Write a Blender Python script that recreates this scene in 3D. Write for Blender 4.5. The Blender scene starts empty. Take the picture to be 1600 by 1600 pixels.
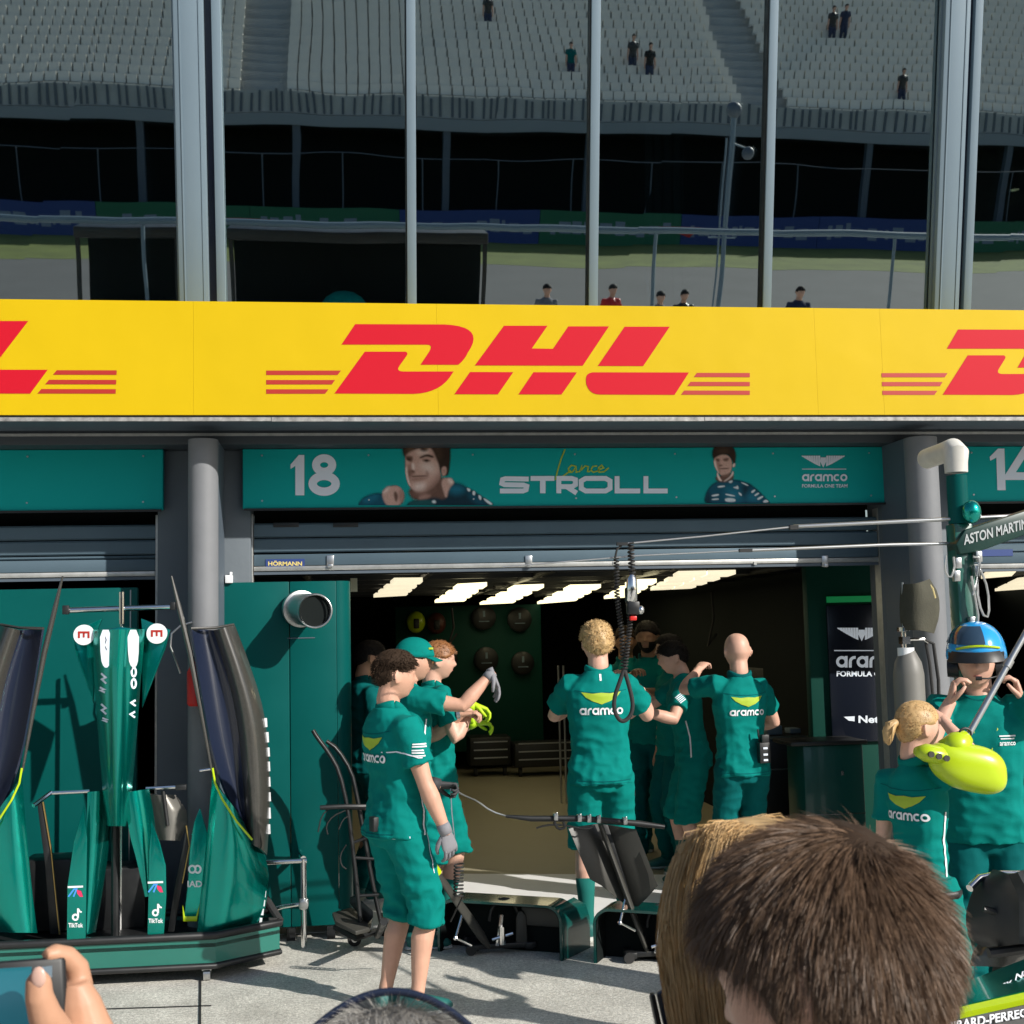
import bpy, bmesh, math, random
import numpy as np
from mathutils import Vector as V, Matrix, noise
from mathutils.bvhtree import BVHTree
random.seed(7); np.random.seed(7)
S = bpy.context.scene
COL = S.collection
# ---------------------------------------------------------------- camera
F = 2000.0
PSI = math.atan(.13); PIT = math.atan(185/2000); ROL = .022
CAM = V((0, -8.25, 1.85))
fh = V((math.sin(PSI), math.cos(PSI), 0)); r0 = V((math.cos(PSI), -math.sin(PSI), 0)); zz = V((0, 0, 1))
FW = fh*math.cos(PIT)+zz*math.sin(PIT); u0 = -fh*math.sin(PIT)+zz*math.cos(PIT)
RT = r0*math.cos(ROL)-u0*math.sin(ROL); UP = u0*math.cos(ROL)+r0*math.sin(ROL)
cd = bpy.data.cameras.new('camera'); cam = bpy.data.objects.new('camera', cd); COL.objects.link(cam)
cd.sensor_width = 36; cd.lens = 36*F/1600; cd.clip_start = .05; cd.clip_end = 2000
m3 = Matrix((RT, UP, -FW)).transposed()
cam.matrix_world = Matrix.Translation(CAM) @ m3.to_4x4()
S.camera = cam
cd.dof.use_dof = True; cd.dof.focus_distance = 7.2; cd.dof.aperture_fstop = 20
# ---------------------------------------------------------------- world and sun
SUN_EL = math.radians(29); SUN_AZ = math.radians(46)      # azimuth measured to the right of the line facade -> camera
w = bpy.data.worlds.new("World"); S.world = w; w.use_nodes = True
nt = w.node_tree; bg = nt.nodes['Background']
sky = nt.nodes.new('ShaderNodeTexSky'); sky.sky_type = 'NISHITA'; sky.sun_disc = False
sun_from = V((math.sin(SUN_AZ)*math.cos(SUN_EL), -math.cos(SUN_AZ)*math.cos(SUN_EL), math.sin(SUN_EL)))
sky.sun_elevation = SUN_EL; sky.sun_rotation = math.atan2(sun_from.x, sun_from.y)
sky.altitude = 0; sky.air_density = 1; sky.dust_density = 1; sky.ozone_density = 1
nt.links.new(sky.outputs[0], bg.inputs[0]); bg.inputs[1].default_value = .085
sl = bpy.data.lights.new('sun', 'SUN'); sl.energy = 4.5; sl.angle = math.radians(.53); sl.color = (1, .955, .88)
so = bpy.data.objects.new('sun', sl); COL.objects.link(so); so.rotation_euler = sun_from.to_track_quat('Z', 'Y').to_euler()
so.location = sun_from*30
S.view_settings.view_transform = 'Standard'; S.view_settings.look = 'None'; S.view_settings.gamma = 1
S.view_settings.exposure = 0.25
S.render.engine = 'CYCLES'; S.render.resolution_x = 1024; S.render.resolution_y = 1024
S.cycles.max_bounces = 7; S.cycles.glossy_bounces = 4; S.cycles.transparent_max_bounces = 8

# ---------------------------------------------------------------- pixel -> place
def ray(px, py): return FW+RT*((px-800)/F)+UP*((800-py)/F)
def W(px, py, y):                                   # the point of the vertical plane Y = y
    d = ray(px, py); return CAM+d*((y-CAM.y)/d.y)
def G(px, py, z=0.0):                               # the point of the level plane Z = z
    d = ray(px, py); return CAM+d*((z-CAM.z)/d.z)
def ppm(px, py, y):
    return F/((W(px, py, y)-CAM).dot(FW))

# ---------------------------------------------------------------- materials
MATS = {}
def mat(name, col, rough=.5, metal=0., coat=0., var=0., vs=4., bump=0., bs=60., spec=.5, emit=None, es=1., sheen=0., bdet=3., rvar=0., bdist=.01):
    if name in MATS: return MATS[name]
    m = bpy.data.materials.new(name); m.use_nodes = True; t = m.node_tree; b = t.nodes['Principled BSDF']
    b.inputs['Base Color'].default_value = (*col, 1); b.inputs['Roughness'].default_value = rough
    b.inputs['Metallic'].default_value = metal; b.inputs['Coat Weight'].default_value = coat
    b.inputs['Coat Roughness'].default_value = .06
    b.inputs['Specular IOR Level'].default_value = spec
    if sheen: b.inputs['Sheen Weight'].default_value = sheen
    if emit: b.inputs['Emission Color'].default_value = (*emit, 1); b.inputs['Emission Strength'].default_value = es
    tc = t.nodes.new('ShaderNodeTexCoord')
    if var or rvar:
        n = t.nodes.new('ShaderNodeTexNoise'); n.inputs['Scale'].default_value = vs; n.inputs['Detail'].default_value = 5; n.inputs['Roughness'].default_value = .6
        t.links.new(tc.outputs['Object'], n.inputs['Vector'])
        if var:
            r = t.nodes.new('ShaderNodeMapRange'); r.inputs['From Min'].default_value = .25; r.inputs['From Max'].default_value = .75
            r.inputs['To Min'].default_value = 1-var; r.inputs['To Max'].default_value = 1+var
            x = t.nodes.new('ShaderNodeVectorMath'); x.operation = 'SCALE'; x.inputs[0].default_value = col
            t.links.new(n.outputs['Fac'], r.inputs['Value']); t.links.new(r.outputs[0], x.inputs['Scale']); t.links.new(x.outputs[0], b.inputs['Base Color'])
        if rvar:
            r = t.nodes.new('ShaderNodeMapRange'); r.inputs['From Min'].default_value = .3; r.inputs['From Max'].default_value = .7
            r.inputs['To Min'].default_value = max(.02, rough-rvar); r.inputs['To Max'].default_value = min(1, rough+rvar)
            t.links.new(n.outputs['Fac'], r.inputs['Value']); t.links.new(r.outputs[0], b.inputs['Roughness'])
    if bump:
        n2 = t.nodes.new('ShaderNodeTexNoise'); n2.inputs['Scale'].default_value = bs; n2.inputs['Detail'].default_value = bdet
        t.links.new(tc.outputs['Object'], n2.inputs['Vector'])
        bn = t.nodes.new('ShaderNodeBump'); bn.inputs['Strength'].default_value = bump; bn.inputs['Distance'].default_value = bdist
        t.links.new(n2.outputs['Fac'], bn.inputs['Height']); t.links.new(bn.outputs[0], b.inputs['Normal'])
    MATS[name] = m; return m

def mat_ground():
    m = bpy.data.materials.new('pit_lane_concrete'); m.use_nodes = True; t = m.node_tree; b = t.nodes['Principled BSDF']
    tc = t.nodes.new('ShaderNodeTexCoord'); L = t.links.new
    def nz(s, d=6, r=.6):
        n = t.nodes.new('ShaderNodeTexNoise'); n.inputs['Scale'].default_value = s; n.inputs['Detail'].default_value = d; n.inputs['Roughness'].default_value = r
        L(tc.outputs['Object'], n.inputs['Vector']); return n
    n1 = nz(.9); n2 = nz(48, 4, .75); n3 = nz(7, 6, .7)
    cr = t.nodes.new('ShaderNodeValToRGB'); cr.color_ramp.elements[0].color = (.54, .52, .46, 1); cr.color_ramp.elements[1].color = (.86, .835, .755, 1)
    cr.color_ramp.elements[0].position = .32; cr.color_ramp.elements[1].position = .68
    mx = t.nodes.new('ShaderNodeMix'); mx.data_type = 'FLOAT'; mx.inputs[0].default_value = .5
    L(n1.outputs[0], mx.inputs[2]); L(n3.outputs[0], mx.inputs[3]); 
    mx2 = t.nodes.new('ShaderNodeMix'); mx2.data_type = 'FLOAT'; mx2.inputs[0].default_value = .5
    L(mx.outputs[0], mx2.inputs[2]); L(n2.outputs[0], mx2.inputs[3]); L(mx2.outputs[0], cr.inputs[0]); 
    mr = t.nodes.new('ShaderNodeMapRange'); mr.inputs['From Min'].default_value = .33; mr.inputs['From Max'].default_value = .67; mr.inputs['To Min'].default_value = .5; mr.inputs['To Max'].default_value = 1.3
    n4 = nz(120, 2, .5); n5 = nz(2.6, 8, .72); av = t.nodes.new('ShaderNodeMix'); av.data_type = 'FLOAT'; av.inputs[0].default_value = .5; L(n2.outputs[0], av.inputs[2]); L(n4.outputs[0], av.inputs[3]); L(av.outputs[0], mr.inputs['Value'])
    m5 = t.nodes.new('ShaderNodeMapRange'); m5.inputs['From Min'].default_value = .42; m5.inputs['From Max'].default_value = .62; m5.inputs['To Min'].default_value = .80; m5.inputs['To Max'].default_value = 1.04; L(n5.outputs[0], m5.inputs['Value'])
    mu = t.nodes.new('ShaderNodeMath'); mu.operation = 'MULTIPLY'; L(mr.outputs[0], mu.inputs[0]); L(m5.outputs[0], mu.inputs[1])
    sc = t.nodes.new('ShaderNodeVectorMath'); sc.operation = 'SCALE'; L(cr.outputs[0], sc.inputs[0]); L(mu.outputs[0], sc.inputs['Scale']); L(sc.outputs[0], b.inputs['Base Color'])
    b.inputs['Roughness'].default_value = .85
    bn = t.nodes.new('ShaderNodeBump'); bn.inputs['Strength'].default_value = .45; bn.inputs['Distance'].default_value = .01
    L(n2.outputs[0], bn.inputs['Height']); L(bn.outputs[0], b.inputs['Normal']); return m

def mat_glass():
    m = bpy.data.materials.new('coated_window_glass'); m.use_nodes = True; t = m.node_tree; L = t.links.new
    for n in list(t.nodes):
        if n.type != 'OUTPUT_MATERIAL': t.nodes.remove(n)
    out = [n for n in t.nodes if n.type == 'OUTPUT_MATERIAL'][0]
    g = t.nodes.new('ShaderNodeBsdfGlossy'); g.inputs['Roughness'].default_value = .012; g.inputs['Color'].default_value = (.84, .93, .92, 1)
    tr = t.nodes.new('ShaderNodeBsdfTransparent'); tr.inputs['Color'].default_value = (.42, .5, .52, 1)
    mx = t.nodes.new('ShaderNodeMixShader'); mx.inputs[0].default_value = .66
    tc = t.nodes.new('ShaderNodeTexCoord'); n = t.nodes.new('ShaderNodeTexNoise'); n.inputs['Scale'].default_value = 1.3; n.inputs['Detail'].default_value = 1
    bn = t.nodes.new('ShaderNodeBump'); bn.inputs['Strength'].default_value = .085; bn.inputs['Distance'].default_value = .012
    L(tc.outputs['Object'], n.inputs['Vector']); L(n.outputs[0], bn.inputs['Height']); L(bn.outputs[0], g.inputs['Normal'])
    L(tr.outputs[0], mx.inputs[1]); L(g.outputs[0], mx.inputs[2]); L(mx.outputs[0], out.inputs[0]); return m

M = dict(
 teal_cloth=mat('teal_cloth', (.0, .19, .166), .85, var=.10, vs=9, bump=.35, bs=240, spec=.12, bdist=.003),
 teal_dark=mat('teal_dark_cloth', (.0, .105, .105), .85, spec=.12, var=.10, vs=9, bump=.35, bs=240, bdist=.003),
 teal_paint=mat('teal_metallic_paint', (.0, .36, .30), .25, metal=.92, coat=.6, var=.04),
 teal_panel=mat('teal_partition', (.002, .082, .076), .36, var=.12, vs=1.5, rvar=.06, spec=.10),
 teal_sign=mat('teal_sign_print', (.0, .35, .34), .6, var=.02, vs=.8, spec=.2),
 yellow=mat('yellow_vinyl', (.62, .42, .001), .55, spec=.2, var=.045, vs=.9, bump=.25, bs=2.2, bdet=2, bdist=.03),
 red=mat('red_vinyl', (.55, .006, .02), .55, spec=.2), redstripe=mat('dark_red_vinyl', (.42, .022, .012), .5),
 gold=mat('orange_outline_vinyl', (.95, .5, .06), .5),
 white=mat('white_vinyl', (.8, .82, .84), .5), pale=mat('pale_lilac_vinyl', (.74, .80, .90), .55, spec=.2),
 lime_print=mat('lime_print', (.38, .52, .03), .6), lime=mat('lime_plastic', (.48, .64, .010), .32, coat=.3, var=.03),
 lime_glove=mat('lime_glove', (.5, .75, .01), .6, bump=.3, bs=200, bdist=.002),
 grey_frame=mat('grey_aluminium', (.165, .225, .275), .55, metal=.0, spec=.25, var=.04, vs=2),
 grey_dark=mat('dark_grey_cladding', (.085, .11, .14), .55, var=.10, vs=2.0, rvar=.1),
 grey_pier=mat('grey_pier_paint', (.10, .122, .142), .6, var=.09, vs=2.5, bump=.1, bs=30),
 grey_col=mat('pale_grey_column_paint', (.18, .187, .20), .6, var=.07, vs=5, bump=.15, bs=14),
 shutter=mat('shutter_slat_paint', (.085, .130, .165), .55, spec=.25, var=.07, vs=3, metal=.1),
 steel=mat('brushed_steel', (.55, .56, .56), .3, metal=.9, var=.05), chrome=mat('bright_chrome', (.8, .8, .8), .14, metal=1),
 alu=mat('pale_aluminium_trim', (.5, .5, .48), .4, metal=.6, var=.2, vs=14),
 black=mat('satin_black', (.012, .013, .014), .45, rvar=.12, vs=8), rubber=mat('black_rubber', (.02, .02, .02), .75),
 carbon=mat('carbon_fibre', (.05, .048, .042), .3, coat=.6, var=.25, vs=120), navy=mat('navy_gloss', (.012, .018, .04), .28, coat=.6),
 darkgrey=mat('grey_carbon_sheet', (.045, .044, .038), .45, var=.1, vs=6),
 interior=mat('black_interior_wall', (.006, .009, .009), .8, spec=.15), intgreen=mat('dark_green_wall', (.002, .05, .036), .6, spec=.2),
 olive_floor=mat('olive_floor_tile', (.31, .28, .195), .5, var=.08, vs=1.2, rvar=.08),
 pale_floor=mat('pale_floor_paint', (.82, .82, .82), .6, var=.05, vs=3),
 lamp=mat('ceiling_lamp', (.8, .75, .6), .5, emit=(1, .88, .52), es=1.7), lamp2=mat('ceiling_lamp_dim', (.8, .75, .6), .5, emit=(1, .88, .62), es=.8),
 greenglow=mat('green_strip_lamp', (.0, .3, .1), .5, emit=(.01, .35, .09), es=.14),
 seat=mat('pale_seat_plastic', (.72, .69, .62), .6, var=.05, vs=.7), concrete=mat('stand_concrete', (.42, .43, .42), .9, var=.12, vs=1),
 asphalt=mat('track_asphalt', (.11, .11, .11), .9, var=.12, vs=.5), grass=mat('verge_grass', (.12, .15, .03), .9, var=.3, vs=.8),
 blue=mat('blue_board', (.02, .05, .20), .6), green=mat('green_board', (.01, .13, .06), .6), redpl=mat('red_plastic', (.6, .02, .015), .4),
 eyew=mat('eye_white', (.7, .68, .65), .2), iris=mat('eye_dark', (.02, .014, .01), .1), lips=mat('lips', (.42, .16, .13), .5),
 glove=mat('grey_glove', (.22, .22, .24), .75, bump=.3, bs=220, bdist=.002), bglove=mat('black_glove', (.035, .036, .04), .7, bump=.3, bs=220, bdist=.002),
 sock=mat('teal_sock', (.0, .13, .11), .9, bump=.3, bs=160, bdist=.002), shoe=mat('teal_shoe', (.01, .12, .11), .6), sole=mat('white_sole', (.6, .62, .6), .6), paleshoe=mat('pale_teal_shoe', (.12, .36, .33), .6),
 h_brown=mat('hair_dark_brown', (.04, .025, .016), .8, spec=.15), h_black=mat('hair_black', (.014, .011, .010), .7, spec=.2), h_blond=mat('hair_blond', (.50, .33, .15), .5, var=.3, vs=40),
 h_red=mat('hair_ginger', (.28, .12, .045), .5), h_grey=mat('hair_grey', (.43, .41, .38), .6, var=.5, vs=60, spec=.25), h_greybase=mat('hair_grey_base', (.16, .15, .135), .9, spec=.1), h_dblond=mat('hair_dark_blond', (.52, .335, .15), .5, var=.25, vs=30),
 h_chest=mat('hair_chestnut', (.165, .10, .06), .5, var=.3, vs=30),
 skin=mat('skin_fair', (.60, .335, .235), .5, var=.09, vs=14, bump=.12, bs=120, bdist=.002), skin2=mat('skin_tanned', (.54, .29, .18), .5, var=.09, vs=14, bump=.12, bs=120, bdist=.002),
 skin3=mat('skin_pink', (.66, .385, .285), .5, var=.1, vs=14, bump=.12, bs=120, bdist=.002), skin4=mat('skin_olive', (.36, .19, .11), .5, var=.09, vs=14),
 helmet=mat('blue_helmet_gloss', (.02, .33, .75), .18, coat=.8, var=.08, vs=6), drab=mat('drab_canvas', (.06, .058, .04), .85, var=.2, vs=8, bump=.3, bs=90),
 cylgrey=mat('grey_cylinder_paint', (.17, .165, .15), .5, var=.08, vs=6), glassblue=mat('phone_screen', (.01, .08, .10), .1, coat=.6, emit=(.02, .12, .16), es=.6),
 tshirt=mat('grey_tshirt', (.2, .2, .22), .9), navyshirt=mat('navy_shirt', (.02, .03, .07), .9), cream=mat('cream_card', (.7, .66, .5), .7),
)
M['ground'] = mat_ground(); M['glass'] = mat_glass()

# ---------------------------------------------------------------- objects
def tag(o, label=None, cat=None, group=None, kind=None):
    if label: o['label'] = label
    if cat: o['category'] = cat
    if group: o['group'] = group
    if kind: o['kind'] = kind
    return o
def thing(name, label, cat, loc=(0, 0, 0), rotz=0, group=None):
    o = bpy.data.objects.new(name, None); COL.objects.link(o); o.location = loc; o.rotation_euler = (0, 0, rotz)
    o.empty_display_size = .1
    return tag(o, label, cat, group)
def attach(o, parent, local=False):
    if parent is None: return o
    o.parent = parent
    if not local and parent.type == 'EMPTY':
        o.matrix_parent_inverse = (Matrix.Translation(parent.location) @ parent.rotation_euler.to_matrix().to_4x4()).inverted()
    return o
def mesh_obj(name, v, f, m, parent=None, local=False, smooth=35, bevel=0, seg=2, fixn=True):
    me = bpy.data.meshes.new(name); me.from_pydata([tuple(p) for p in v], [], f)
    if fixn or bevel:
        bm = bmesh.new(); bm.from_mesh(me)
        if fixn: bmesh.ops.recalc_face_normals(bm, faces=bm.faces)
        if bevel:
            es = [e for e in bm.edges if len(e.link_faces) == 2 and e.calc_face_angle(0) > .5]
            bmesh.ops.bevel(bm, geom=es, offset=bevel, segments=seg, affect='EDGES', profile=.5, clamp_overlap=True)
        bm.to_mesh(me); bm.free()
    if smooth:
        me.polygons.foreach_set('use_smooth', [True]*len(me.polygons))
        if smooth < 180: me.set_sharp_from_angle(angle=math.radians(smooth))
    for mm in (m if isinstance(m, (list, tuple)) else [m]): me.materials.append(mm)
    o = bpy.data.objects.new(name, me); COL.objects.link(o)
    return attach(o, parent, local)

def frames(pts, ref=None):
    n = len(pts); T = []
    for i in range(n):
        a = pts[max(i-1, 0)]; b = pts[min(i+1, n-1)]; d = (b-a)
        T.append(d.normalized() if d.length > 1e-9 else V((0, 0, 1)))
    r = V(ref) if ref is not None else (V((0, 0, 1)) if abs(T[0].z) < .9 else V((1, 0, 0)))
    out = []
    for t in T:
        x = r-t*r.dot(t)
        if x.length < 1e-6: x = t.orthogonal()
        x.normalize(); y = t.cross(x); out.append((x, y)); 
        if ref is None: r = x
    return out
class MB:
    def __init__(s): s.v = []; s.f = []
    def add(s, v, f):
        k = len(s.v); s.v += [V(p) for p in v]; s.f += [tuple(i+k for i in q) for q in f]; return s
    def box(s, c, size, R=None):
        c = V(c); h = V(size)/2; vs = []
        for x in (-1, 1):
            for y in (-1, 1):
                for z in (-1, 1):
                    p = V((x*h.x, y*h.y, z*h.z)); vs.append(c+(R @ p if R else p))
        return s.add(vs, [(0, 1, 3, 2), (4, 6, 7, 5), (0, 4, 5, 1), (2, 3, 7, 6), (0, 2, 6, 4), (1, 5, 7, 3)])
    def bx(s, x0, x1, y0, y1, z0, z1): return s.box(((x0+x1)/2, (y0+y1)/2, (z0+z1)/2), (x1-x0, y1-y0, z1-z0))
    def tube(s, pts, r, n=10, ref=None, caps=True):
        pts = [V(p) for p in pts]; fr = frames(pts, ref); vs = []; N = len(pts)
        for i, p in enumerate(pts):
            rr = r[i] if isinstance(r, list) else r
            rx, ry = rr if isinstance(rr, tuple) else (rr, rr)
            x, y = fr[i]
            for k in range(n):
                a = 2*math.pi*k/n; vs.append(p+x*(rx*math.cos(a))+y*(ry*math.sin(a)))
        fs = [(i*n+k, i*n+(k+1) % n, (i+1)*n+(k+1) % n, (i+1)*n+k) for i in range(N-1) for k in range(n)]
        if caps: fs += [tuple(range(n))[::-1], tuple((N-1)*n+k for k in range(n))]
        return s.add(vs, fs)
    def ball(s, c, r, n=12):
        c = V(c); r = r if isinstance(r, (list, tuple)) else (r, r, r); vs = []; m = n//2
        for i in range(1, m):
            a = math.pi*i/m
            for k in range(n):
                b = 2*math.pi*k/n; vs.append(c+V((r[0]*math.sin(a)*math.cos(b), r[1]*math.sin(a)*math.sin(b), r[2]*math.cos(a))))
        t = len(vs); vs += [c+V((0, 0, r[2])), c-V((0, 0, r[2]))]
        fs = [(i*n+k, (i+1)*n+k, (i+1)*n+(k+1) % n, i*n+(k+1) % n) for i in range(m-2) for k in range(n)]
        fs += [(t, k, (k+1) % n) for k in range(n)]+[(t+1, (m-2)*n+(k+1) % n, (m-2)*n+k) for k in range(n)]
        return s.add(vs, fs)
    def prism(s, poly, off):
        off = V(off); n = len(poly); p = [V(q) for q in poly]
        return s.add(p+[q+off for q in p], [tuple(range(n))[::-1], tuple(range(n, 2*n))]+[(i, (i+1) % n, n+(i+1) % n, n+i) for i in range(n)])
    def build(s, name, m, parent=None, **k): return mesh_obj(name, s.v, s.f, m, parent, **k)

def sheet(rows, th):
    """rows: list of equally long point rows -> closed sheet of thickness th (offset along normals)."""
    a = len(rows); b = len(rows[0]); P = [[V(p) for p in r] for r in rows]; N = []
    for i in range(a):
        rr = []
        for j in range(b):
            du = P[min(i+1, a-1)][j]-P[max(i-1, 0)][j]; dv = P[i][min(j+1, b-1)]-P[i][max(j-1, 0)]
            n = du.cross(dv); rr.append(n.normalized() if n.length > 1e-9 else V((0, -1, 0)))
        N.append(rr)
    vs = [P[i][j] for i in range(a) for j in range(b)]+[P[i][j]+N[i][j]*th for i in range(a) for j in range(b)]
    o = a*b; q = lambda i, j: i*b+j; fs = []
    for i in range(a-1):
        for j in range(b-1):
            fs.append((q(i, j), q(i, j+1), q(i+1, j+1), q(i+1, j))); fs.append((o+q(i, j), o+q(i+1, j), o+q(i+1, j+1), o+q(i, j+1)))
    for i in range(a-1):
        fs.append((q(i, 0), q(i+1, 0), o+q(i+1, 0), o+q(i, 0))); fs.append((q(i, b-1), o+q(i, b-1), o+q(i+1, b-1), q(i+1, b-1)))
    for j in range(b-1):
        fs.append((q(0, j), o+q(0, j), o+q(0, j+1), q(0, j+1))); fs.append((q(a-1, j), q(a-1, j+1), o+q(a-1, j+1), o+q(a-1, j)))
    return vs, fs

# ---------------------------------------------------------------- lettering
_tx = {}
def text2d(s, bold=0.0):
    k = (s, bold)
    if k not in _tx:
        c = bpy.data.curves.new('lettering', 'FONT'); c.body = s; c.size = 1; c.offset = bold; c.resolution_u = 4
        o = bpy.data.objects.new('lettering', c); COL.objects.link(o)
        dg = bpy.context.evaluated_depsgraph_get(); me = bpy.data.meshes.new_from_object(o.evaluated_get(dg))
        v = [(p.co.x, p.co.y) for p in me.vertices]; f = [tuple(p.vertices) for p in me.polygons]
        bpy.data.objects.remove(o); bpy.data.curves.remove(c); bpy.data.meshes.remove(me)
        x0 = min(p[0] for p in v); x1 = max(p[0] for p in v); y0 = min(p[1] for p in v); y1 = max(p[1] for p in v)
        _tx[k] = ([((p[0]-x0)/(x1-x0), (p[1]-y0)/(y1-y0)) for p in v], f, (x1-x0)/(y1-y0))
    return _tx[k]
class Ink:
    """flat marks in a u,v plane; k = which layer"""
    def __init__(s): s.v = []; s.f = []; s.n = 0
    def poly(s, pts, k=None):
        from mathutils.geometry import tessellate_polygon
        k = s.n if k is None else k; s.n += 1; b = len(s.v)
        s.v += [(p[0], p[1], k) for p in pts]
        s.f += [tuple(b+i for i in t) for t in tessellate_polygon([[V((p[0], p[1], 0)) for p in pts]])]; return s
    def stroke(s, pts, wd, closed=False):
        P = [V((p[0], p[1])) for p in pts]; n = len(P); b = len(s.v); k = s.n; s.n += 1
        for i in range(n):
            if closed: a = P[i-1]; c = P[(i+1) % n]
            else: a = P[max(i-1, 0)]; c = P[min(i+1, n-1)]
            d1 = (P[i]-a); d2 = (c-P[i]); d1 = d1.normalized() if d1.length > 1e-9 else d2.normalized(); d2 = d2.normalized() if d2.length > 1e-9 else d1
            t = (d1+d2); t = t.normalized() if t.length > 1e-6 else d1; nn = V((-t.y, t.x)); co = max(.45, nn.dot(V((-d1.y, d1.x))))
            o = nn*(wd/2/co); s.v += [(P[i].x+o.x, P[i].y+o.y, k), (P[i].x-o.x, P[i].y-o.y, k)]
        for i in range(n if closed else n-1):
            j = (i+1) % n; s.f.append((b+2*i, b+2*i+1, b+2*j+1, b+2*j))
        return s
    def text(s, st, x, y, w=None, h=1., bold=0.):
        v, f, asp = text2d(st, bold); w = w or h*asp; b = len(s.v); k = s.n; s.n += 1
        s.v += [(x+p[0]*w, y+p[1]*h, k) for p in v]; s.f += [tuple(b+i for i in q) for q in f]; return s
    def ring(s, cx, cy, rx, ry, wd, a0=0, a1=360, n=20):
        cl = abs(a1-a0) >= 360; m = n if cl else n+1
        return s.stroke([(cx+rx*math.cos(math.radians(a0+(a1-a0)*i/n)), cy+ry*math.sin(math.radians(a0+(a1-a0)*i/n))) for i in range(m)], wd, cl)
    def put(s, name, m, parent, fn, local=False):
        return mesh_obj(name, [fn(*p) for p in s.v], s.f, m, parent, local=local, smooth=0, fixn=False)
def plane_map(o, du, dv, nrm, eps=.003, lay=.0004):
    o = V(o); du = V(du); dv = V(dv); nrm = V(nrm)
    return lambda u, v, k=0: o+du*u+dv*v+nrm*(eps+lay*k)
def px_map(y, eps=.004, lay=.0005):                       # marks measured on the photograph, laid on the plane Y = y
    return lambda u, v, k=0: W(u, v, y)+V((0, -(eps+lay*k), 0))
def aramco(ink, x, y, h, gap=.0):
    wd = .25*h; r = h*.375
    def a(x):
        ink.ring(x+.5*h, y+.5*h, r, r, wd); ink.stroke([(x+.875*h, y+h), (x+.875*h, y)], wd)
    def rr(x): ink.stroke([(x+.13*h, y), (x+.13*h, y+.5*h)]+[(x+.5*h-.37*h*math.cos(t), y+.5*h+.375*h*math.sin(t)) for t in (.3, .6, .9, 1.2, 1.57)]+[(x+.6*h, y+.875*h)], wd)
    a(x); x += 1.1*h; rr(x); x += .68*h; a(x); x += 1.1*h
    arch = lambda x0, x1: [(x0, y)]+[((x0+x1)/2-(x1-x0)/2*math.cos(t), y+.55*h+.325*h*math.sin(t)) for t in [math.pi*i/8 for i in range(9)]]+[(x1, y)]
    ink.stroke(arch(x+.13*h, x+.72*h), wd); ink.stroke(arch(x+.72*h, x+1.31*h), wd); x += 1.5*h
    ink.ring(x+.48*h, y+.5*h, r, r, wd, 48, 312, 16); x += .93*h
    ink.ring(x+.5*h, y+.5*h, r, r, wd); return x+h
ARAMCO_W = 6.3
def wings(ink, cx, cy, w, line=True):
    """winged badge of width w, its top edge at cy+.13w"""
    top = cy+.13*w
    for sg in (-1, 1):
        n = 8
        for i in range(n):
            a = .07+.43*i/n; b = .07+.43*(i+.86)/n
            dep = lambda t: .02*w+.235*w*(1-((t-.07)/.43)**1.15)*.95
            ink.poly([(cx+sg*a*w, top), (cx+sg*b*w, top), (cx+sg*b*w*.97, top-dep(b)), (cx+sg*a*w*.93, top-dep(a))], k=i % 2)
    ink.poly([(cx-.06*w, top-.04*w), (cx+.06*w, top-.04*w), (cx+.07*w, top-.13*w), (cx, top-.27*w), (cx-.07*w, top-.13*w)], k=2)
# ================================================================ people
def smoothstep(x): x = max(0., min(1., x)); return x*x*(3-2*x)
def remeshed(mb, voxel, it=2, fac=.5):
    me = bpy.data.meshes.new('tmp'); me.from_pydata([tuple(p) for p in mb.v], [], mb.f)
    bm = bmesh.new(); bm.from_mesh(me)
    o = bpy.data.objects.new('tmp', me); COL.objects.link(o)
    # normals per island outwards
    bmesh.ops.recalc_face_normals(bm, faces=bm.faces); bm.to_mesh(me); bm.free()
    r = o.modifiers.new('r', 'REMESH'); r.mode = 'VOXEL'; r.voxel_size = voxel; r.adaptivity = 0
    if it:
        s = o.modifiers.new('s', 'SMOOTH'); s.factor = fac; s.iterations = it
    dg = bpy.context.evaluated_depsgraph_get(); m2 = bpy.data.meshes.new_from_object(o.evaluated_get(dg))
    v = np.empty(len(m2.vertices)*3); m2.vertices.foreach_get('co', v); nn = np.empty(len(m2.vertices)*3); m2.vertices.foreach_get('normal', nn)
    f = [tuple(p.vertices) for p in m2.polygons]
    bpy.data.objects.remove(o); bpy.data.meshes.remove(me); bpy.data.meshes.remove(m2)
    return v.reshape(-1, 3), f, nn.reshape(-1, 3)

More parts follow.
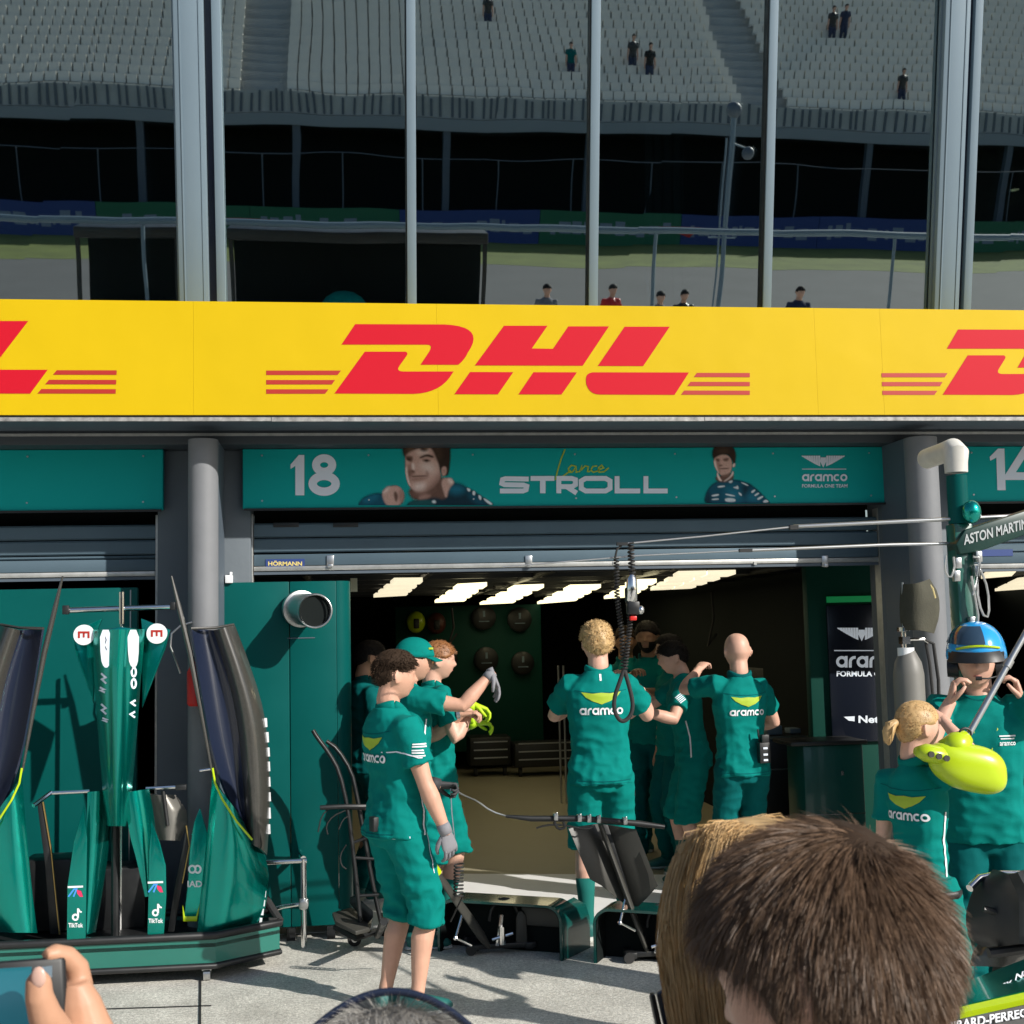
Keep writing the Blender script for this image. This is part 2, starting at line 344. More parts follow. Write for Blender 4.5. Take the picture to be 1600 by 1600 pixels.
def head_pt(n, face=1.0):
    """unit direction -> point of a head (y forwards), metres for a 1.8 m figure"""
    x, y, z = n
    px, py, pz = x*.0815, y*.104, z*.122
    if z > 0:
        q = (1-z**2.7)**.46/max(1e-3, (1-z*z)**.5); q = min(q, 1.6); px *= q; py *= q
    if z < 0:
        px *= 1-.30*(-z)**1.3
        if y < 0: py *= 1-.42*(-z)
        else: py *= 1+.02*(-z)
    if z > .3 and y > 0: py *= 1-.06*(z-.3)
    if z < -.72 and y > -.1: pz += .006*(-z-.72)/.28
    if y > .2 and face:
        e = lambda a, c, s: math.exp(-((a-c)/s)**2)
        ax = abs(x)
        py += .024*e(x, 0, .17)*smoothstep((.22-z)/.42)*(1-smoothstep((-.13-z)/.12))      # nose
        py += .006*e(x, 0, .30)*e(z, -.16, .10)                                           # nostrils
        py -= .009*e(ax, .40, .17)*e(z, .06, .11)                                         # eye sockets
        py += .005*e(ax, .36, .26)*e(z, .23, .08)                                         # brow
        py += .006*e(x, 0, .26)*e(z, -.46, .075)-.004*e(x, 0, .24)*e(z, -.425, .022)       # lips
        py -= .004*e(x, 0, .3)*e(z, -.60, .06)
        py += .009*e(x, 0, .28)*e(z, -.80, .13)                                           # chin
        px += math.copysign(.004*e(ax, .62, .2)*e(z, -.12, .2), x)
    return V((px, py, pz))
def sphere_dirs(n, m):
    vs = [V((0, 0, 1))]
    for i in range(1, m):
        a = math.pi*i/m
        for k in range(n):
            b = 2*math.pi*k/n; vs.append(V((math.sin(a)*math.cos(b), math.sin(a)*math.sin(b), math.cos(a))))
    vs.append(V((0, 0, -1))); L = len(vs)-1
    fs = [(0, 1+k, 1+(k+1) % n) for k in range(n)]+[(L, 1+(m-2)*n+(k+1) % n, 1+(m-2)*n+k) for k in range(n)]
    fs += [(1+i*n+k, 1+(i+1)*n+k, 1+(i+1)*n+(k+1) % n, 1+i*n+(k+1) % n) for i in range(m-2) for k in range(n)]
    return vs, fs
def ik(a, c, l1, l2, pole):
    d = c-a; L = min(d.length, .998*(l1+l2)); dn = d.normalized(); c = a+dn*L
    x = (l1*l1-l2*l2+L*L)/(2*L); h = math.sqrt(max(l1*l1-x*x, 0)); p = V(pole); p = p-dn*p.dot(dn)
    p = p.normalized() if p.length > 1e-6 else dn.orthogonal().normalized()
    return a+dn*x+p*h, c
def hand(mb, wrist, dirn, pn, side, curl=.5, s=1.0, spread=1.0, thumb=.5, n=8):
    """palm normal pn points out of the palm; side=+1 for a hand whose thumb lies towards pn x dirn"""
    d = V(dirn).normalized(); p = V(pn); p = (p-d*p.dot(d)).normalized(); t = p.cross(d)*side          # t: towards the thumb
    w0 = V(wrist)
    q = lambda a, b, c: w0+d*(a*s)+t*(b*s)+p*(c*s)
    mb.tube([q(-.03, 0, 0), q(0, 0, 0), q(.03, .003, .002), q(.065, .003, .003), q(.09, 0, .004), q(.098, 0, .005)],
            [(.021*s, .028*s), (.019*s, .029*s), (.0165*s, .039*s), (.0145*s, .043*s), (.0125*s, .041*s), (.006*s, .036*s)], 12, ref=p)
    L = (.072, .081, .076, .060)
    for i in range(4):
        off = .031-.0205*i; a = 0.12*curl; fan = (.10-.07*i)*spread
        pos = q(.088-.004*(i == 3)-.002*(i == 0), off, .004); pts = [pos-d*.02*s]; rad = [.0095*s]
        for j, fr in enumerate((.44, .31, .25)):
            pts.append(pos); rad.append((.0098, .0088, .0080)[j]*s*(.9 if i == 3 else 1))
            a += curl*(.75, .95, .6)[j]*(1+.08*i)
            dd = (d*math.cos(a)+p*math.sin(a)+t*fan*math.cos(a)).normalized(); pos = pos+dd*(L[i]*fr*s)
        pts.append(pos); rad.append(.0066*s); pts.append(pos+dd*.004*s); rad.append(.003*s)
        mb.tube(pts, rad, n)
    a = thumb
    b0 = q(.018, .024, .006); d1 = (d*.62+t*.72+p*.35*(.4+a)).normalized(); b1 = b0+d1*.038*s
    d2 = (d*(.85)+t*(.35-.5*a)+p*(.25+.6*a)).normalized(); b2 = b1+d2*.032*s; d3 = (d*.9+t*(.12-.6*a)+p*(.2+.5*a)).normalized(); b3 = b2+d3*.024*s
    mb.tube([b0-d1*.01*s, b0, b1, b2, b3, b3+d3*.004*s], [.013*s, .0145*s, .0115*s, .0098*s, .007*s, .003*s], n)

TORSO = [(.84, .118, .098, -.006), (.90, .160, .116, -.010), (.97, .166, .118, -.006), (1.06, .148, .102, .004), (1.15, .146, .100, .004), (1.25, .160, .110, .002), (1.34, .176, .117, .000), (1.41, .172, .108, -.004), (1.455, .135, .086, -.012), (1.49, .085, .070, -.016)]
def hairline(y, x): return .04+.52*max(y, 0)**1.6-.56*max(-y, 0)

def strands(name, m, parent, roots, n_seg, width, local=True):
    """roots: list of point lists -> thin double ribbons crossed at right angles"""
    v = []; f = []
    for pts in roots:
        b = len(v); N = len(pts); ax = V((random.gauss(0, 1), random.gauss(0, 1), random.gauss(0, 1)))
        for i, p in enumerate(pts):
            t = pts[min(i+1, N-1)]-pts[max(i-1, 0)]; sd = t.cross(ax)
            sd = sd.normalized() if sd.length > 1e-9 else V((1, 0, 0)); wd = width*(1-.8*(i/(N-1))**2)/2
            v += [p+sd*wd, p-sd*wd]
        f += [(b+2*i, b+2*i+1, b+2*i+3, b+2*i+2) for i in range(N-1)]
    return mesh_obj(name, v, f, m, parent, local=local, smooth=180, fixn=False)

def person(label, loc, heading, h=1.8, group='mechanics in teal team kit', skin='skin', shirt='teal_cloth', bottom='shorts', bcol='teal_cloth',
           hair='short', hcol='h_brown', head=(0, 0, 0), lean=0., side_lean=0., twist=0., armR=None, armL=None, gloveR=None, gloveL=None, cap=None,
           feet=((.11, .02), (-.11, -.02)), socks='sock', shoes='shoe', build=1.0, face=True, vox=.0085, wr=1.0, seed=1, back=None, piping=True, hstr=900, low=False, beard=None, cat='person', hips=0., hem=0., extra=None):
    """heading in degrees clockwise from 'away from the camera'. Arms: (wrist xyz, elbow pole, palm normal, curl, hand direction or None)"""
    k = h/1.8; rnd = random.Random(seed)
    root = thing('person', label, cat, (loc[0], loc[1], loc[2] if len(loc) > 2 else 0), -math.radians(heading), group)
    if low: vox = .02
    LN = math.radians(lean); TW = math.radians(twist); SL = math.radians(side_lean)
    def bend(p):
        p = V(p); f = smoothstep((p.z-.92)/.34); q = p-V((0, 0, .95))
        q = Matrix.Rotation(-TW*f, 3, 'Z') @ q; q = Matrix.Rotation(-LN*f, 3, 'X') @ q; q = Matrix.Rotation(SL*f, 3, 'Y') @ q
        return q+V((0, 0, .95))
    body = MB(); top = MB(); bot = MB(); shoe = MB(); sole = MB(); sk = MB()
    def torso(mb, rows, g, n=20):
        P = [bend((0, yo, z)) for z, a, b, yo in rows]
        fr = []
        vs = []; N = len(rows)
        for (z, a, b, yo) in rows:
            for i in range(n):
                t = 2*math.pi*i/n; c, s_ = math.cos(t), math.sin(t)
                e = 2.4; rr = (abs(c)**e+abs(s_)**e)**(-1/e)
                vs.append(bend((c*rr*(a+g)*build, yo+s_*rr*(b+g)*(.5+.5*build), z)))
        fs = [(i*n+j, i*n+(j+1) % n, (i+1)*n+(j+1) % n, (i+1)*n+j) for i in range(N-1) for j in range(n)]
        fs += [tuple(range(n))[::-1], tuple((N-1)*n+j for j in range(n))]
        mb.add(vs, fs)
    torso(body, TORSO, -.016)
    # ---- neck and head
    nb = bend((0, -.016, 1.46)); hc0 = bend((0, .022, 1.674)); 
    hy, hp, hr = [math.radians(a) for a in head]
    Rh = Matrix.Rotation(-LN*.6, 3, 'X') @ Matrix.Rotation(-hy-TW*.8, 3, 'Z') @ Matrix.Rotation(hp, 3, 'X') @ Matrix.Rotation(hr, 3, 'Y')
    piv = bend((0, -.005, 1.560)); hc = piv+Rh @ V((0, .022, .116))
    H = lambda p: hc+Rh @ V(p)
    body.tube([nb, nb.lerp(piv, .5), piv+Rh @ V((0, -.012, 0)), H((0, -.02, -.04))], [.078, .064, .060, .058], 14)
    dirs, dfs = sphere_dirs(56 if not low else 20, 40 if not low else 14)
    body.add([H(head_pt(n, face)) for n in dirs], dfs)
    for sx in (-1, 1):                                                                    # ears
        ev, ef = sphere_dirs(10, 8)
        body.add([H((sx*(.083+.007*n.x*sx+.014*max(0, -n.y)), -.012+.021*n.y+.008*n.z*-.4, -.002+.037*n.z)) for n in ev], ef)
    # ---- arms
    hands = {}
    for sd, arm in ((1, armR), (-1, armL)):
        Sh = bend((sd*.178*(.4+.6*build), -.012, 1.425))
        if arm is None: arm = ((sd*.24, .04, .86), (sd*.3, -1, 0), (-sd, 0, 0), .55, None)
        wpos = V(arm[0])
        if wpos.z > 1.35: Sh = Sh+V((-sd*.012, .02, .035))
        elif (wpos-Sh).y > .3: Sh = Sh+V((-sd*.015, .03, .01))
        E_, Wr = ik(Sh, wpos, .285, .262, arm[1])
        up = (E_-Sh); fo = (Wr-E_)
        body.tube([Sh-up*.12, Sh, Sh+up*.25, Sh+up*.55, Sh+up*.85, E_, E_+fo*.12, E_+fo*.3, E_+fo*.6, E_+fo*.88, Wr, Wr+fo*.06],
                  [r*(.55+.45*build) for r in (.045, .055, .051, .049, .042, .040, .043, .045, .037, .029, .027, .026)], 14)
        sl = MB(); gr = .017
        top.tube([Sh+V((-sd*.06, 0, .0)), Sh-up*.02, Sh+up*.22, Sh+up*.45, Sh+up*.66], [r*(.5+.5*build) for r in (.066, .074, .073, .0735, .077)], 16)
        hd = V(arm[4]) if len(arm) > 4 and arm[4] is not None else fo
        hands[sd] = (Wr, hd, V(arm[2]), arm[3], E_, Sh)
    torso(top, [(z, a, b, yo) for z, a, b, yo in [(.875+hips, .172, .128, -.008)]+[r for r in TORSO if .9+hips < r[0] < 1.47]+[(1.475, .112, .084, -.014), (1.50, .082, .072, -.014), (1.525, .060, .062, -.014)]], .014)
    # ---- legs
    hipz = .92
    for sd, ft in zip((1, -1), feet):
        Hp = V((sd*.088, -.004, hipz)); An = V((ft[0], ft[1], .085+(ft[2] if len(ft) > 2 else 0)))
        Kn, An = ik(Hp, An, .43, .43, (ft[0]*.4, 1, 0)); th = Kn-Hp; sh = An-Kn
        body.tube([Hp+V((-sd*.01, 0, .04)), Hp, Hp+th*.3, Hp+th*.6, Hp+th*.88, Kn, Kn+sh*.15, Kn+sh*.33+V((0, -.012, 0)), Kn+sh*.6+V((0, -.006, 0)), Kn+sh*.85, An, An-V((0, 0, .05))],
                  [.085, .090, .084, .072, .058, .055, .052, .058, .047, .036, .036, .036], 16)
        if bottom == 'shorts':
            bot.tube([Hp+V((-sd*.02, 0, .06)), Hp+V((0, 0, -.02)), Hp+th*.35, Hp+th*.7, Hp+th*.98, Kn+sh*(.04+hem)], [.105, .112, .106, .100, .097, .097], 18)
        else:
            bot.tube([Hp+V((-sd*.02, 0, .06)), Hp+V((0, 0, -.02)), Hp+th*.35, Hp+th*.7, Kn, Kn+sh*.3, Kn+sh*.6, Kn+sh*.9, An-V((0, 0, .02))], [.102, .108, .098, .088, .078, .074, .068, .066, .068], 18)
        sk.tube([Kn+sh*.42+V((0, -.01, 0)), Kn+sh*.6+V((0, -.006, 0)), Kn+sh*.85, An, An-V((0, 0, .04))], [.057, .051, .042, .042, .044], 14)
        fy = V((sd*.16, 1, 0)).normalized(); b0 = V((An.x, An.y, An.z-.085))
        shoe.tube([b0+fy*a+V((0, 0, c)) for a, c in ((-.075, .05), (-.06, .052), (0, .058), (.06, .05), (.12, .04), (.165, .033), (.185, .03))],
                  [(.03, .022), (.046, .036), (.052, .040), (.042, .043), (.034, .047), (.025, .040), (.010, .02)], 14, ref=(0, 0, 1))
        sole.tube([b0+fy*a+V((0, 0, .011)) for a in (-.082, -.07, 0, .06, .12, .17, .192)], [(.011, .02), (.011, .036), (.011, .037), (.011, .043), (.011, .049), (.011, .038), (.011, .016)], 14, ref=(0, 0, 1))
    torso(bot, [(.83, .10, .10, -.006)]+[r for r in TORSO if .84 < r[0] < 1.03]+[(1.03, .152, .106, .0)], .010)
    sc = lambda vs: [V(p)*k for p in vs]
    # ---- build meshes
    bv, bf, _ = remeshed(body, vox, 2); bv = [V(p) for p in bv]
    gl = {1: gloveR, -1: gloveL}
    hb = MB(); hb.v = bv; hb.f = list(bf)
    for sd in (1, -1):
        Wr, hd, pn, curl, E_, Sh = hands[sd]
        if gl[sd] == 'none': continue
        if not gl[sd]: hand(hb, Wr, hd, pn, sd, curl, n=8)
        else:
            g = MB(); hand(g, Wr, hd, pn, sd, curl, s=1.06); g.tube([Wr-(Wr-E_).normalized()*.045, Wr-(Wr-E_).normalized()*.02, Wr+(Wr-E_).normalized()*.01], [.034, .035, .033], 14)
            g.v = sc(g.v); g.build('glove', M[gl[sd]], root, local=True, smooth=180)
    if extra:
        ex = MB(); extra(ex, lambda p: (Matrix.Rotation(math.radians(heading), 3, 'Z') @ (V(p)-V((loc[0], loc[1], loc[2] if len(loc) > 2 else 0))))/k); v_, f_, _n = remeshed(ex, .0022, 3); hb.add([V(q) for q in v_], f_)
    bo = mesh_obj('body', sc(hb.v), hb.f, M[skin], root, local=True, smooth=180, fixn=False)
    def cloth(mb, name, m, vx, amp, zw, par):
        v, f, nr = remeshed(mb, vx, 4); out = []
        for p, n in zip(v, nr):
            p = V(p); n = V(n); q = p*1.0+V((seed*3.1, 0, 0))
            a = noise.noise((q.x*7, q.y*7, q.z*15)); b_ = noise.noise((q.x*13+5, q.y*13, q.z*9)); c = noise.noise((q.x*26, q.y*26+3, q.z*34))
            wgt = zw(p); e_ = noise.noise((q.x*3.4+q.z*2.2, q.y*3.4, q.z*4.6-q.x*2.5+9)); g_ = noise.noise((q.x*9-q.z*7, q.y*9, q.z*11+q.x*6+2))
            d = amp*wgt*((.55-abs(a)*2.1)+.55*(.4-abs(b_)*1.8)+.22*c+.8*(.28-abs(e_)*1.5)+.9*(.3-abs(g_)*1.9))
            out.append((p+n*d)*k)
        return mesh_obj(name, out, f, m, par, local=True, smooth=180, fixn=False)
    sh_o = cloth(top, 'shirt', M[shirt], vox*1.15, .0085*wr, lambda p: .45+.75*smoothstep((1.30-p.z)/.3)+.35*smoothstep((abs(p.x)-.16)/.06), root)
    bo_o = cloth(bot, bottom, M[bcol], vox*1.25, .0095*wr, lambda p: .55+.6*smoothstep((.8-p.z)/.25), root)
    if not low:
        if bottom == 'shorts' and socks: s2 = sk; s2.v = sc(s2.v); s2.build('sock', M[socks], root, local=True, smooth=180)
        shoe.v = sc(shoe.v); so_ = shoe.build('shoe', M[shoes], root, local=True, smooth=180); sole.v = sc(sole.v); sole.build('sole', M['sole'], so_, local=True)
        c = MB(); c.tube([nb+V((0, .0, .0))+Rh @ V((.074*math.cos(a), .068*math.sin(a)+.004, .066+.012*math.cos(a*2)-.018*max(0, math.sin(a)))) for a in [2*math.pi*i/24 for i in range(25)]], (.022, .0085), 8)
        c.v = sc(c.v); c.build('collar', M[bcol if bcol.startswith('teal') else shirt], sh_o, local=True, smooth=180)
    if face and not low:
        e = MB(); ir = MB(); br = MB()
        for sx in (-1, 1):
            e.ball(H((sx*.031, .0745, .006))*k, .0125*k, 12); ir.ball(H((sx*.031, .0835, .006))*k, (.0052*k), 10)
            br.tube([H(V((sx*a, b_, c))) * k for a, b_, c in ((.014, .0905, .0265), (.030, .0895, .031), (.047, .079, .026))], [.0028*k, .004*k, .002*k], 6)
        eo = e.build('eyes', M['eyew'], root, local=True, smooth=180); ir.build('iris', M['iris'], eo, local=True, smooth=180); br.build('eyebrows', M[hcol], root, local=True, smooth=180)
        lp = MB(); lp.tube([H((a, b_, c))*k for a, b_, c in ((-.024, .083, -.0515), (-.010, .0955, -.050), (0, .0975, -.051), (.010, .0955, -.050), (.024, .083, -.0515))], [.0015*k, .0042*k, .0046*k, .0042*k, .0015*k], 8)
        lp.build('lips', M['lips'], root, local=True, smooth=180)
    # ---- hair
    if hair and hair != 'bald':
        thick = dict(short=.012, fade=.017, curly=.017, long=.014, pony=.011, crop=.008)[hair]
        hd_, hf = sphere_dirs(64 if not low else 18, 44 if not low else 12); hv = []
        for n in hd_:
            p = head_pt(n, 0); lim = hairline(n.y, n.x)
            if hair in ('pony', 'long'): lim = .02+.6*max(n.y, 0)**1.4-.62*max(-n.y, 0)
            t = smoothstep((n.z-lim)/.10+.5)
            if abs(n.x) > .80 and -.3 < n.y < .35 and n.z < .16: t *= .0
            th = thick*(1+.25*noise.noise(n*5))
            if hair == 'fade': th = thick*(.22+.95*smoothstep((n.z-.30)/.35))+.003*noise.noise(n*14)
            if hair == 'curly': th += .009*noise.noise(n*10)+.006*noise.noise(n*19)
            if hair in ('short', 'crop'): th += .003*noise.noise(n*16)
            hv.append(H(p*(1+0)+n*(th*t-.012*(1-t)))*k)
        ho = mesh_obj('hair', hv, hf, M[hcol], root, local=True, smooth=180, fixn=False)
        if hstr and not low:
            rs = []
            while len(rs) < hstr:
                n = V((rnd.gauss(0, 1), rnd.gauss(0, 1), rnd.gauss(0, 1))).normalized(); lim = hairline(n.y, n.x) if hair not in ('pony', 'long') else .02+.6*max(n.y, 0)**1.4-.62*max(-n.y, 0)
                if n.z < lim+.04 or (abs(n.x) > .8 and -.3 < n.y < .35 and n.z < .2): continue
                if hair == 'fade' and n.z < .32 and rnd.random() < .7: continue
                base = head_pt(n, 0)+n*thick*(.6 if hair != 'pony' else 1.1)
                if hair == 'pony': tgt = V((0, -.115, .03))-base; fl = tgt.normalized()
                else: fl = (V((n.x*1.2, n.y*1.2, 0))+V((rnd.gauss(0, .35 if hair != 'fade' else .14), .45+rnd.gauss(0, .35 if hair != 'fade' else .14), -.15))); fl = fl-n*fl.dot(n)*.9
                fl = fl.normalized(); L = dict(short=.026, fade=.024, curly=.022, long=.05, pony=.05, crop=.014)[hair]*rnd.uniform(.6, 1.2)
                pts = []; cur = base; dd = (n*(.55 if hair != 'pony' else .1)+fl).normalized()
                for i in range(4):
                    pts.append(H(cur)*k); 
                    if hair == 'curly': dd = (dd+V((rnd.gauss(0, .7), rnd.gauss(0, .7), rnd.gauss(0, .7)))).normalized()
                    elif hair == 'pony':
                        q = cur+dd*L/3; dd = (dd-n*.25).normalized()
                    cur = cur+dd*L/3
                rs.append(pts)
            strands('hair_strands', M[hcol], ho, rs, 4, .0032*k)
        if hair == 'pony':
            pt = MB(); c0 = V((0, -.112, .03))
            pt.tube([H(c0+V(q))*k for q in ((0, .02, .0), (0, -.012, .003), (0, -.035, -.010), (-.004, -.05, -.04), (-.008, -.05, -.075), (-.012, -.045, -.10))], [.014*k, .019*k, .026*k, .029*k, .022*k, .006*k], 12)
            for i in range(16):
                a = rnd.uniform(0, 6.28); pt.tube([H(c0+V((math.cos(a)*.012, -.02, math.sin(a)*.012)))*k, H(c0+V((math.cos(a)*.035, -.05, math.sin(a)*.028-.02)))*k, H(c0+V((math.cos(a)*.03, -.06, math.sin(a)*.02-.08)))*k], [.006*k, .005*k, .001*k], 5)
            pt.build('ponytail', M[hcol], ho, local=True, smooth=180)
    if beard:
        vs = []
        for n in dirs:
            p = head_pt(n, 1); t = 1. if (n.z < -.18 and n.y > .05 and not (abs(n.x) < .3 and -.55 < n.z < -.36 and n.y > .5) and n.z < -.18-.25*(abs(n.x) < .35)) else 0.
            vs.append(H(p+n*(.004*t-.006*(1-t)))*k)
        mesh_obj('beard', vs, dfs, M[beard], root, local=True, smooth=180, fixn=False)
    if cap:
        cv = []
        for n in hd_ if hair and hair != 'bald' else dirs:
            p = head_pt(n, 0); t = smoothstep((n.z-.18-.06*n.y)/.06+.5); cv.append(H(p+n*(.022*t-.012*(1-t))+V((0, 0, .006*t)))*k)
        co = mesh_obj('cap', cv, hf if hair and hair != 'bald' else dfs, M[cap], root, local=True, smooth=180, fixn=False)
        pk = MB(); rows = []
        for i in range(7):
            a = math.radians(-62+124*i/6); rows.append([H((math.sin(a)*(.074+.02*j/4), .055*math.cos(a)+.036+(.085*math.cos(a*.75))*j/4, .040-.020*(j/4)**1.4-.014*math.sin(a)**2))*k for j in range(5)])
        v, f = sheet(rows, .005*k); mesh_obj('cap_peak', v, f, M[cap], co, local=True, smooth=60)
    root['_k'] = k
    ctx = dict(root=root, k=k, H=H, Rh=Rh, hands=hands, shirt=sh_o, bottom=bo_o, bend=bend, hc=hc, hcol=hcol, head_t=(hc, Rh))
    return ctx

def local_bvh(o):
    me = o.data; return BVHTree.FromPolygons([v.co.copy() for v in me.vertices], [tuple(p.vertices) for p in me.polygons])
def drape(ctx, ink, name, m, origin, du, dv, dn, which='shirt', eps=.004, sub=.012):
    """lay marks on the garment: u,v plane at origin, projected along -dn on to the cloth"""
    o = ctx[which]; bvh = local_bvh(o); origin = V(origin); du = V(du); dv = V(dv); dn = V(dn).normalized()
    bm = bmesh.new(); vs = [bm.verts.new((p[0], p[1], p[2]*.0003)) for p in ink.v]
    for f in ink.f:
        try: bm.faces.new([vs[i] for i in f])
        except ValueError: pass
    for _ in range(3):
        es = [e for e in bm.edges if ((e.verts[0].co-e.verts[1].co).xy.x*du+(e.verts[0].co-e.verts[1].co).xy.y*dv).length > sub]
        if not es: break
        bmesh.ops.subdivide_edges(bm, edges=es, cuts=1, use_grid_fill=False); bmesh.ops.triangulate(bm, faces=bm.faces)
    bm.verts.index_update(); V3 = []; ok = []
    for q in bm.verts:
        p = origin+du*q.co.x+dv*q.co.y+dn*.4
        hit, nn, ix, ds = bvh.ray_cast(p, -dn, .9); ok.append(hit is not None); V3.append(hit+dn*(eps+q.co.z) if hit else p)
    fs = [tuple(v.index for v in f.verts) for f in bm.faces if all(ok[v.index] for v in f.verts)]
    bm.free()
    # wind so that the marks face outwards
    out = []
    for f in fs:
        a, b, c = V3[f[0]], V3[f[1]], V3[f[2]]
        out.append(f if (b-a).cross(c-a).dot(dn) > 0 else f[::-1])
    if out: mesh_obj(name, V3, out, m, o, local=True, smooth=180, fixn=False)
def back_print(ctx, z=1.325, scale=1.0):
    k = ctx['k']; b = ctx['bend']; o = b((0, -.14, z))*k
    du = (b((.1, -.14, z))-b((-.1, -.14, z))).normalized(); dv = (b((0, -.14, z+.05))-b((0, -.14, z-.05))).normalized(); dn = du.cross(dv)
    i = Ink(); wings(i, 0, .035, .22*scale); 
    # a plainer, fuller emblem in lime
    j = Ink(); j.poly([(-.115, .075), (-.05, .066), (0, .07), (.05, .066), (.115, .075), (.09, .045), (.05, .022), (.02, .012), (0, .004), (-.02, .012), (-.05, .022), (-.09, .045)])
    drape(ctx, j, 'emblem', M['lime_print'], o, du*k*scale, dv*k*scale, dn)
    t = Ink(); hh = .040*scale; aramco(t, -ARAMCO_W*hh/2, -.055*scale, hh); drape(ctx, t, 'lettering', M['white'], o, du*k, dv*k, dn, eps=.0045)
def pipe_line(ctx, pts, name='piping', m='white', wd=.008, dn=(1, 0, 0), which='shirt'):
    """thin coloured piping on the cloth; pts in the figure's own metres (1.8 m figure)"""
    dn = V(dn).normalized(); k = ctx['k']
    u = V((0, 1, 0)) if abs(dn.y) < .8 else V((1, 0, 0)); u = (u-dn*u.dot(dn)).normalized(); v = dn.cross(u)
    P = [ctx['bend'](p)*k if which == 'shirt' else V(p)*k for p in pts]; o = P[0]
    i = Ink(); i.stroke([((p-o).dot(u), (p-o).dot(v)) for p in P], wd*k); drape(ctx, i, name, M[m], o, u, v, dn, which, sub=.02)

def seams(ctx):
    """stitched lines across the back of the shirt"""
    k = ctx['k']; B = ctx['bend']
    for pts, w_ in (([(-.15, 1.415), (-.08, 1.402), (0, 1.398), (.08, 1.402), (.15, 1.415)], .0045), ([(-.16, .905), (0, .900), (.16, .905)], .005), ([(-.15, .89), (0, .885), (.15, .89)], .003)):
        o = B((0, -.14, pts[2 if len(pts) > 3 else 1][1]))*k; dv = (B((0, -.14, 1.35))-B((0, -.14, 1.25))).normalized() if pts[0][1] > 1 else V((0, 0, 1)); du = (B((.1, -.14, pts[0][1]))-B((-.1, -.14, pts[0][1]))).normalized()
        z0 = pts[2 if len(pts) > 3 else 1][1]; q = Ink(); q.stroke([(a, b-z0) for a, b in pts], w_); drape(ctx, q, 'seam', M['teal_dark'], o, du*k, dv*k, du.cross(dv), eps=.002, sub=.02)
# ================================================================ setting
def slab(name, x0, x1, y0, y1, z, m, th=.02):
    return tag(MB().bx(x0, x1, y0, y1, z-th, z).build(name, m, smooth=0), kind='structure')
slab('pit_lane', -120, 140, -24, 0.02, 0, M['ground'], .3)
slab('track', -120, 140, -35.5, -24, -.004, M['asphalt'], .3)
slab('verge', -120, 140, -60, -35.5, .002, M['grass'], .3)
tag(MB().bx(-600, 600, -600, 600, -.5, -.31).build('ground', M['grass'], smooth=0), kind='structure')
slab('garage_floor', -8, 12, .02, 14, .0, M['olive_floor'], .3)
# painted pale apron just inside the garage mouth (its inner edge runs slightly askew, as in the photograph)
tag(MB().prism([(-.70, .02, .002), (3.7, .02, .002), (3.7, .95, .002), (-.70, 2.15, .002)], (0, 0, .004)).build('floor_marking', M['pale_floor'], smooth=0), kind='structure')
XL0 = W(246, 850, -.1).x; XL1 = W(392, 850, -.1).x; XR0 = W(1381, 850, -.1).x; XR1 = W(1512, 850, -.1).x
pb = thing('pit_building', 'long grey pit building with tilted mirrored windows above open team garages', 'building', (1.5, 0, 0))
TT = math.radians(11.5)
Z0 = 3.62; ZT = 6.7
def tilt(x, s, d=0):                                          # a point of the leaning window wall, s up the glass, d in front of it
    return V((x, -.32-s*math.sin(TT)-d*math.cos(TT), Z0+s*math.cos(TT)-d*math.sin(TT)))
def tbox(mb, x0, x1, s0, s1, d0, d1):
    vs = [tilt(x, s, d) for x in (x0, x1) for d in (d1, d0) for s in (s0, s1)]
    mb.add(vs, [(0, 1, 3, 2), (4, 6, 7, 5), (0, 4, 5, 1), (2, 3, 7, 6), (0, 2, 6, 4), (1, 5, 7, 3)])
SL = (ZT-Z0)/math.cos(TT)
mx = lambda p: W(p, 475, -.36).x
MUL = [(mx(636), mx(650)), (mx(917), mx(931)), (mx(1187), mx(1200))]
post = [(mx(283), mx(329)), (mx(1450), mx(1488))]
dx = post[1][0]-post[0][0]
posts = [(post[0][0]-dx, post[0][1]-dx), post[0], post[1], (post[1][0]+dx, post[1][1]+dx)]
for (a, b) in posts:
    m = MB(); tbox(m, a, b, 0, SL, .01, .07); o = m.build('window_post', M['grey_frame'], pb, bevel=.006)
    m = MB(); tbox(m, a-.012, a, 0, SL, 0, .03); tbox(m, a+.035, a+.043, 0, SL, .07, .076); tbox(m, b-.03, b-.024, 0, SL, .07, .074); m.build('post_rib', M['grey_frame'], o)
    m = MB(); tbox(m, b+.002, b+.042, 0, SL, -.05, .005); m.build('dark_joint', M['navy'], pb)
    m = MB(); tbox(m, b+.044, b+.098, 0, SL, .0, .045); m.build('mullion', M['grey_frame'], pb, bevel=.004)
for k in (-1, 0, 1):
    for (a, b) in MUL:
        m = MB(); tbox(m, a+dx*k, b+dx*k, 0, SL, 0, .045); m.build('mullion', M['grey_frame'], pb, bevel=.004)
        m = MB(); tbox(m, a+dx*k-.006, a+dx*k-.001, 0, SL, -.02, .03); m.build('gasket', M['black'], pb)
edges = []
for k in (-1, 0, 1):
    e = [post[0][1]+.098]+[q for ab in MUL for q in ab]+[post[1][0]]
    e = [x+dx*k for x in e]; edges += [(e[2*i], e[2*i+1]) for i in range(4)]
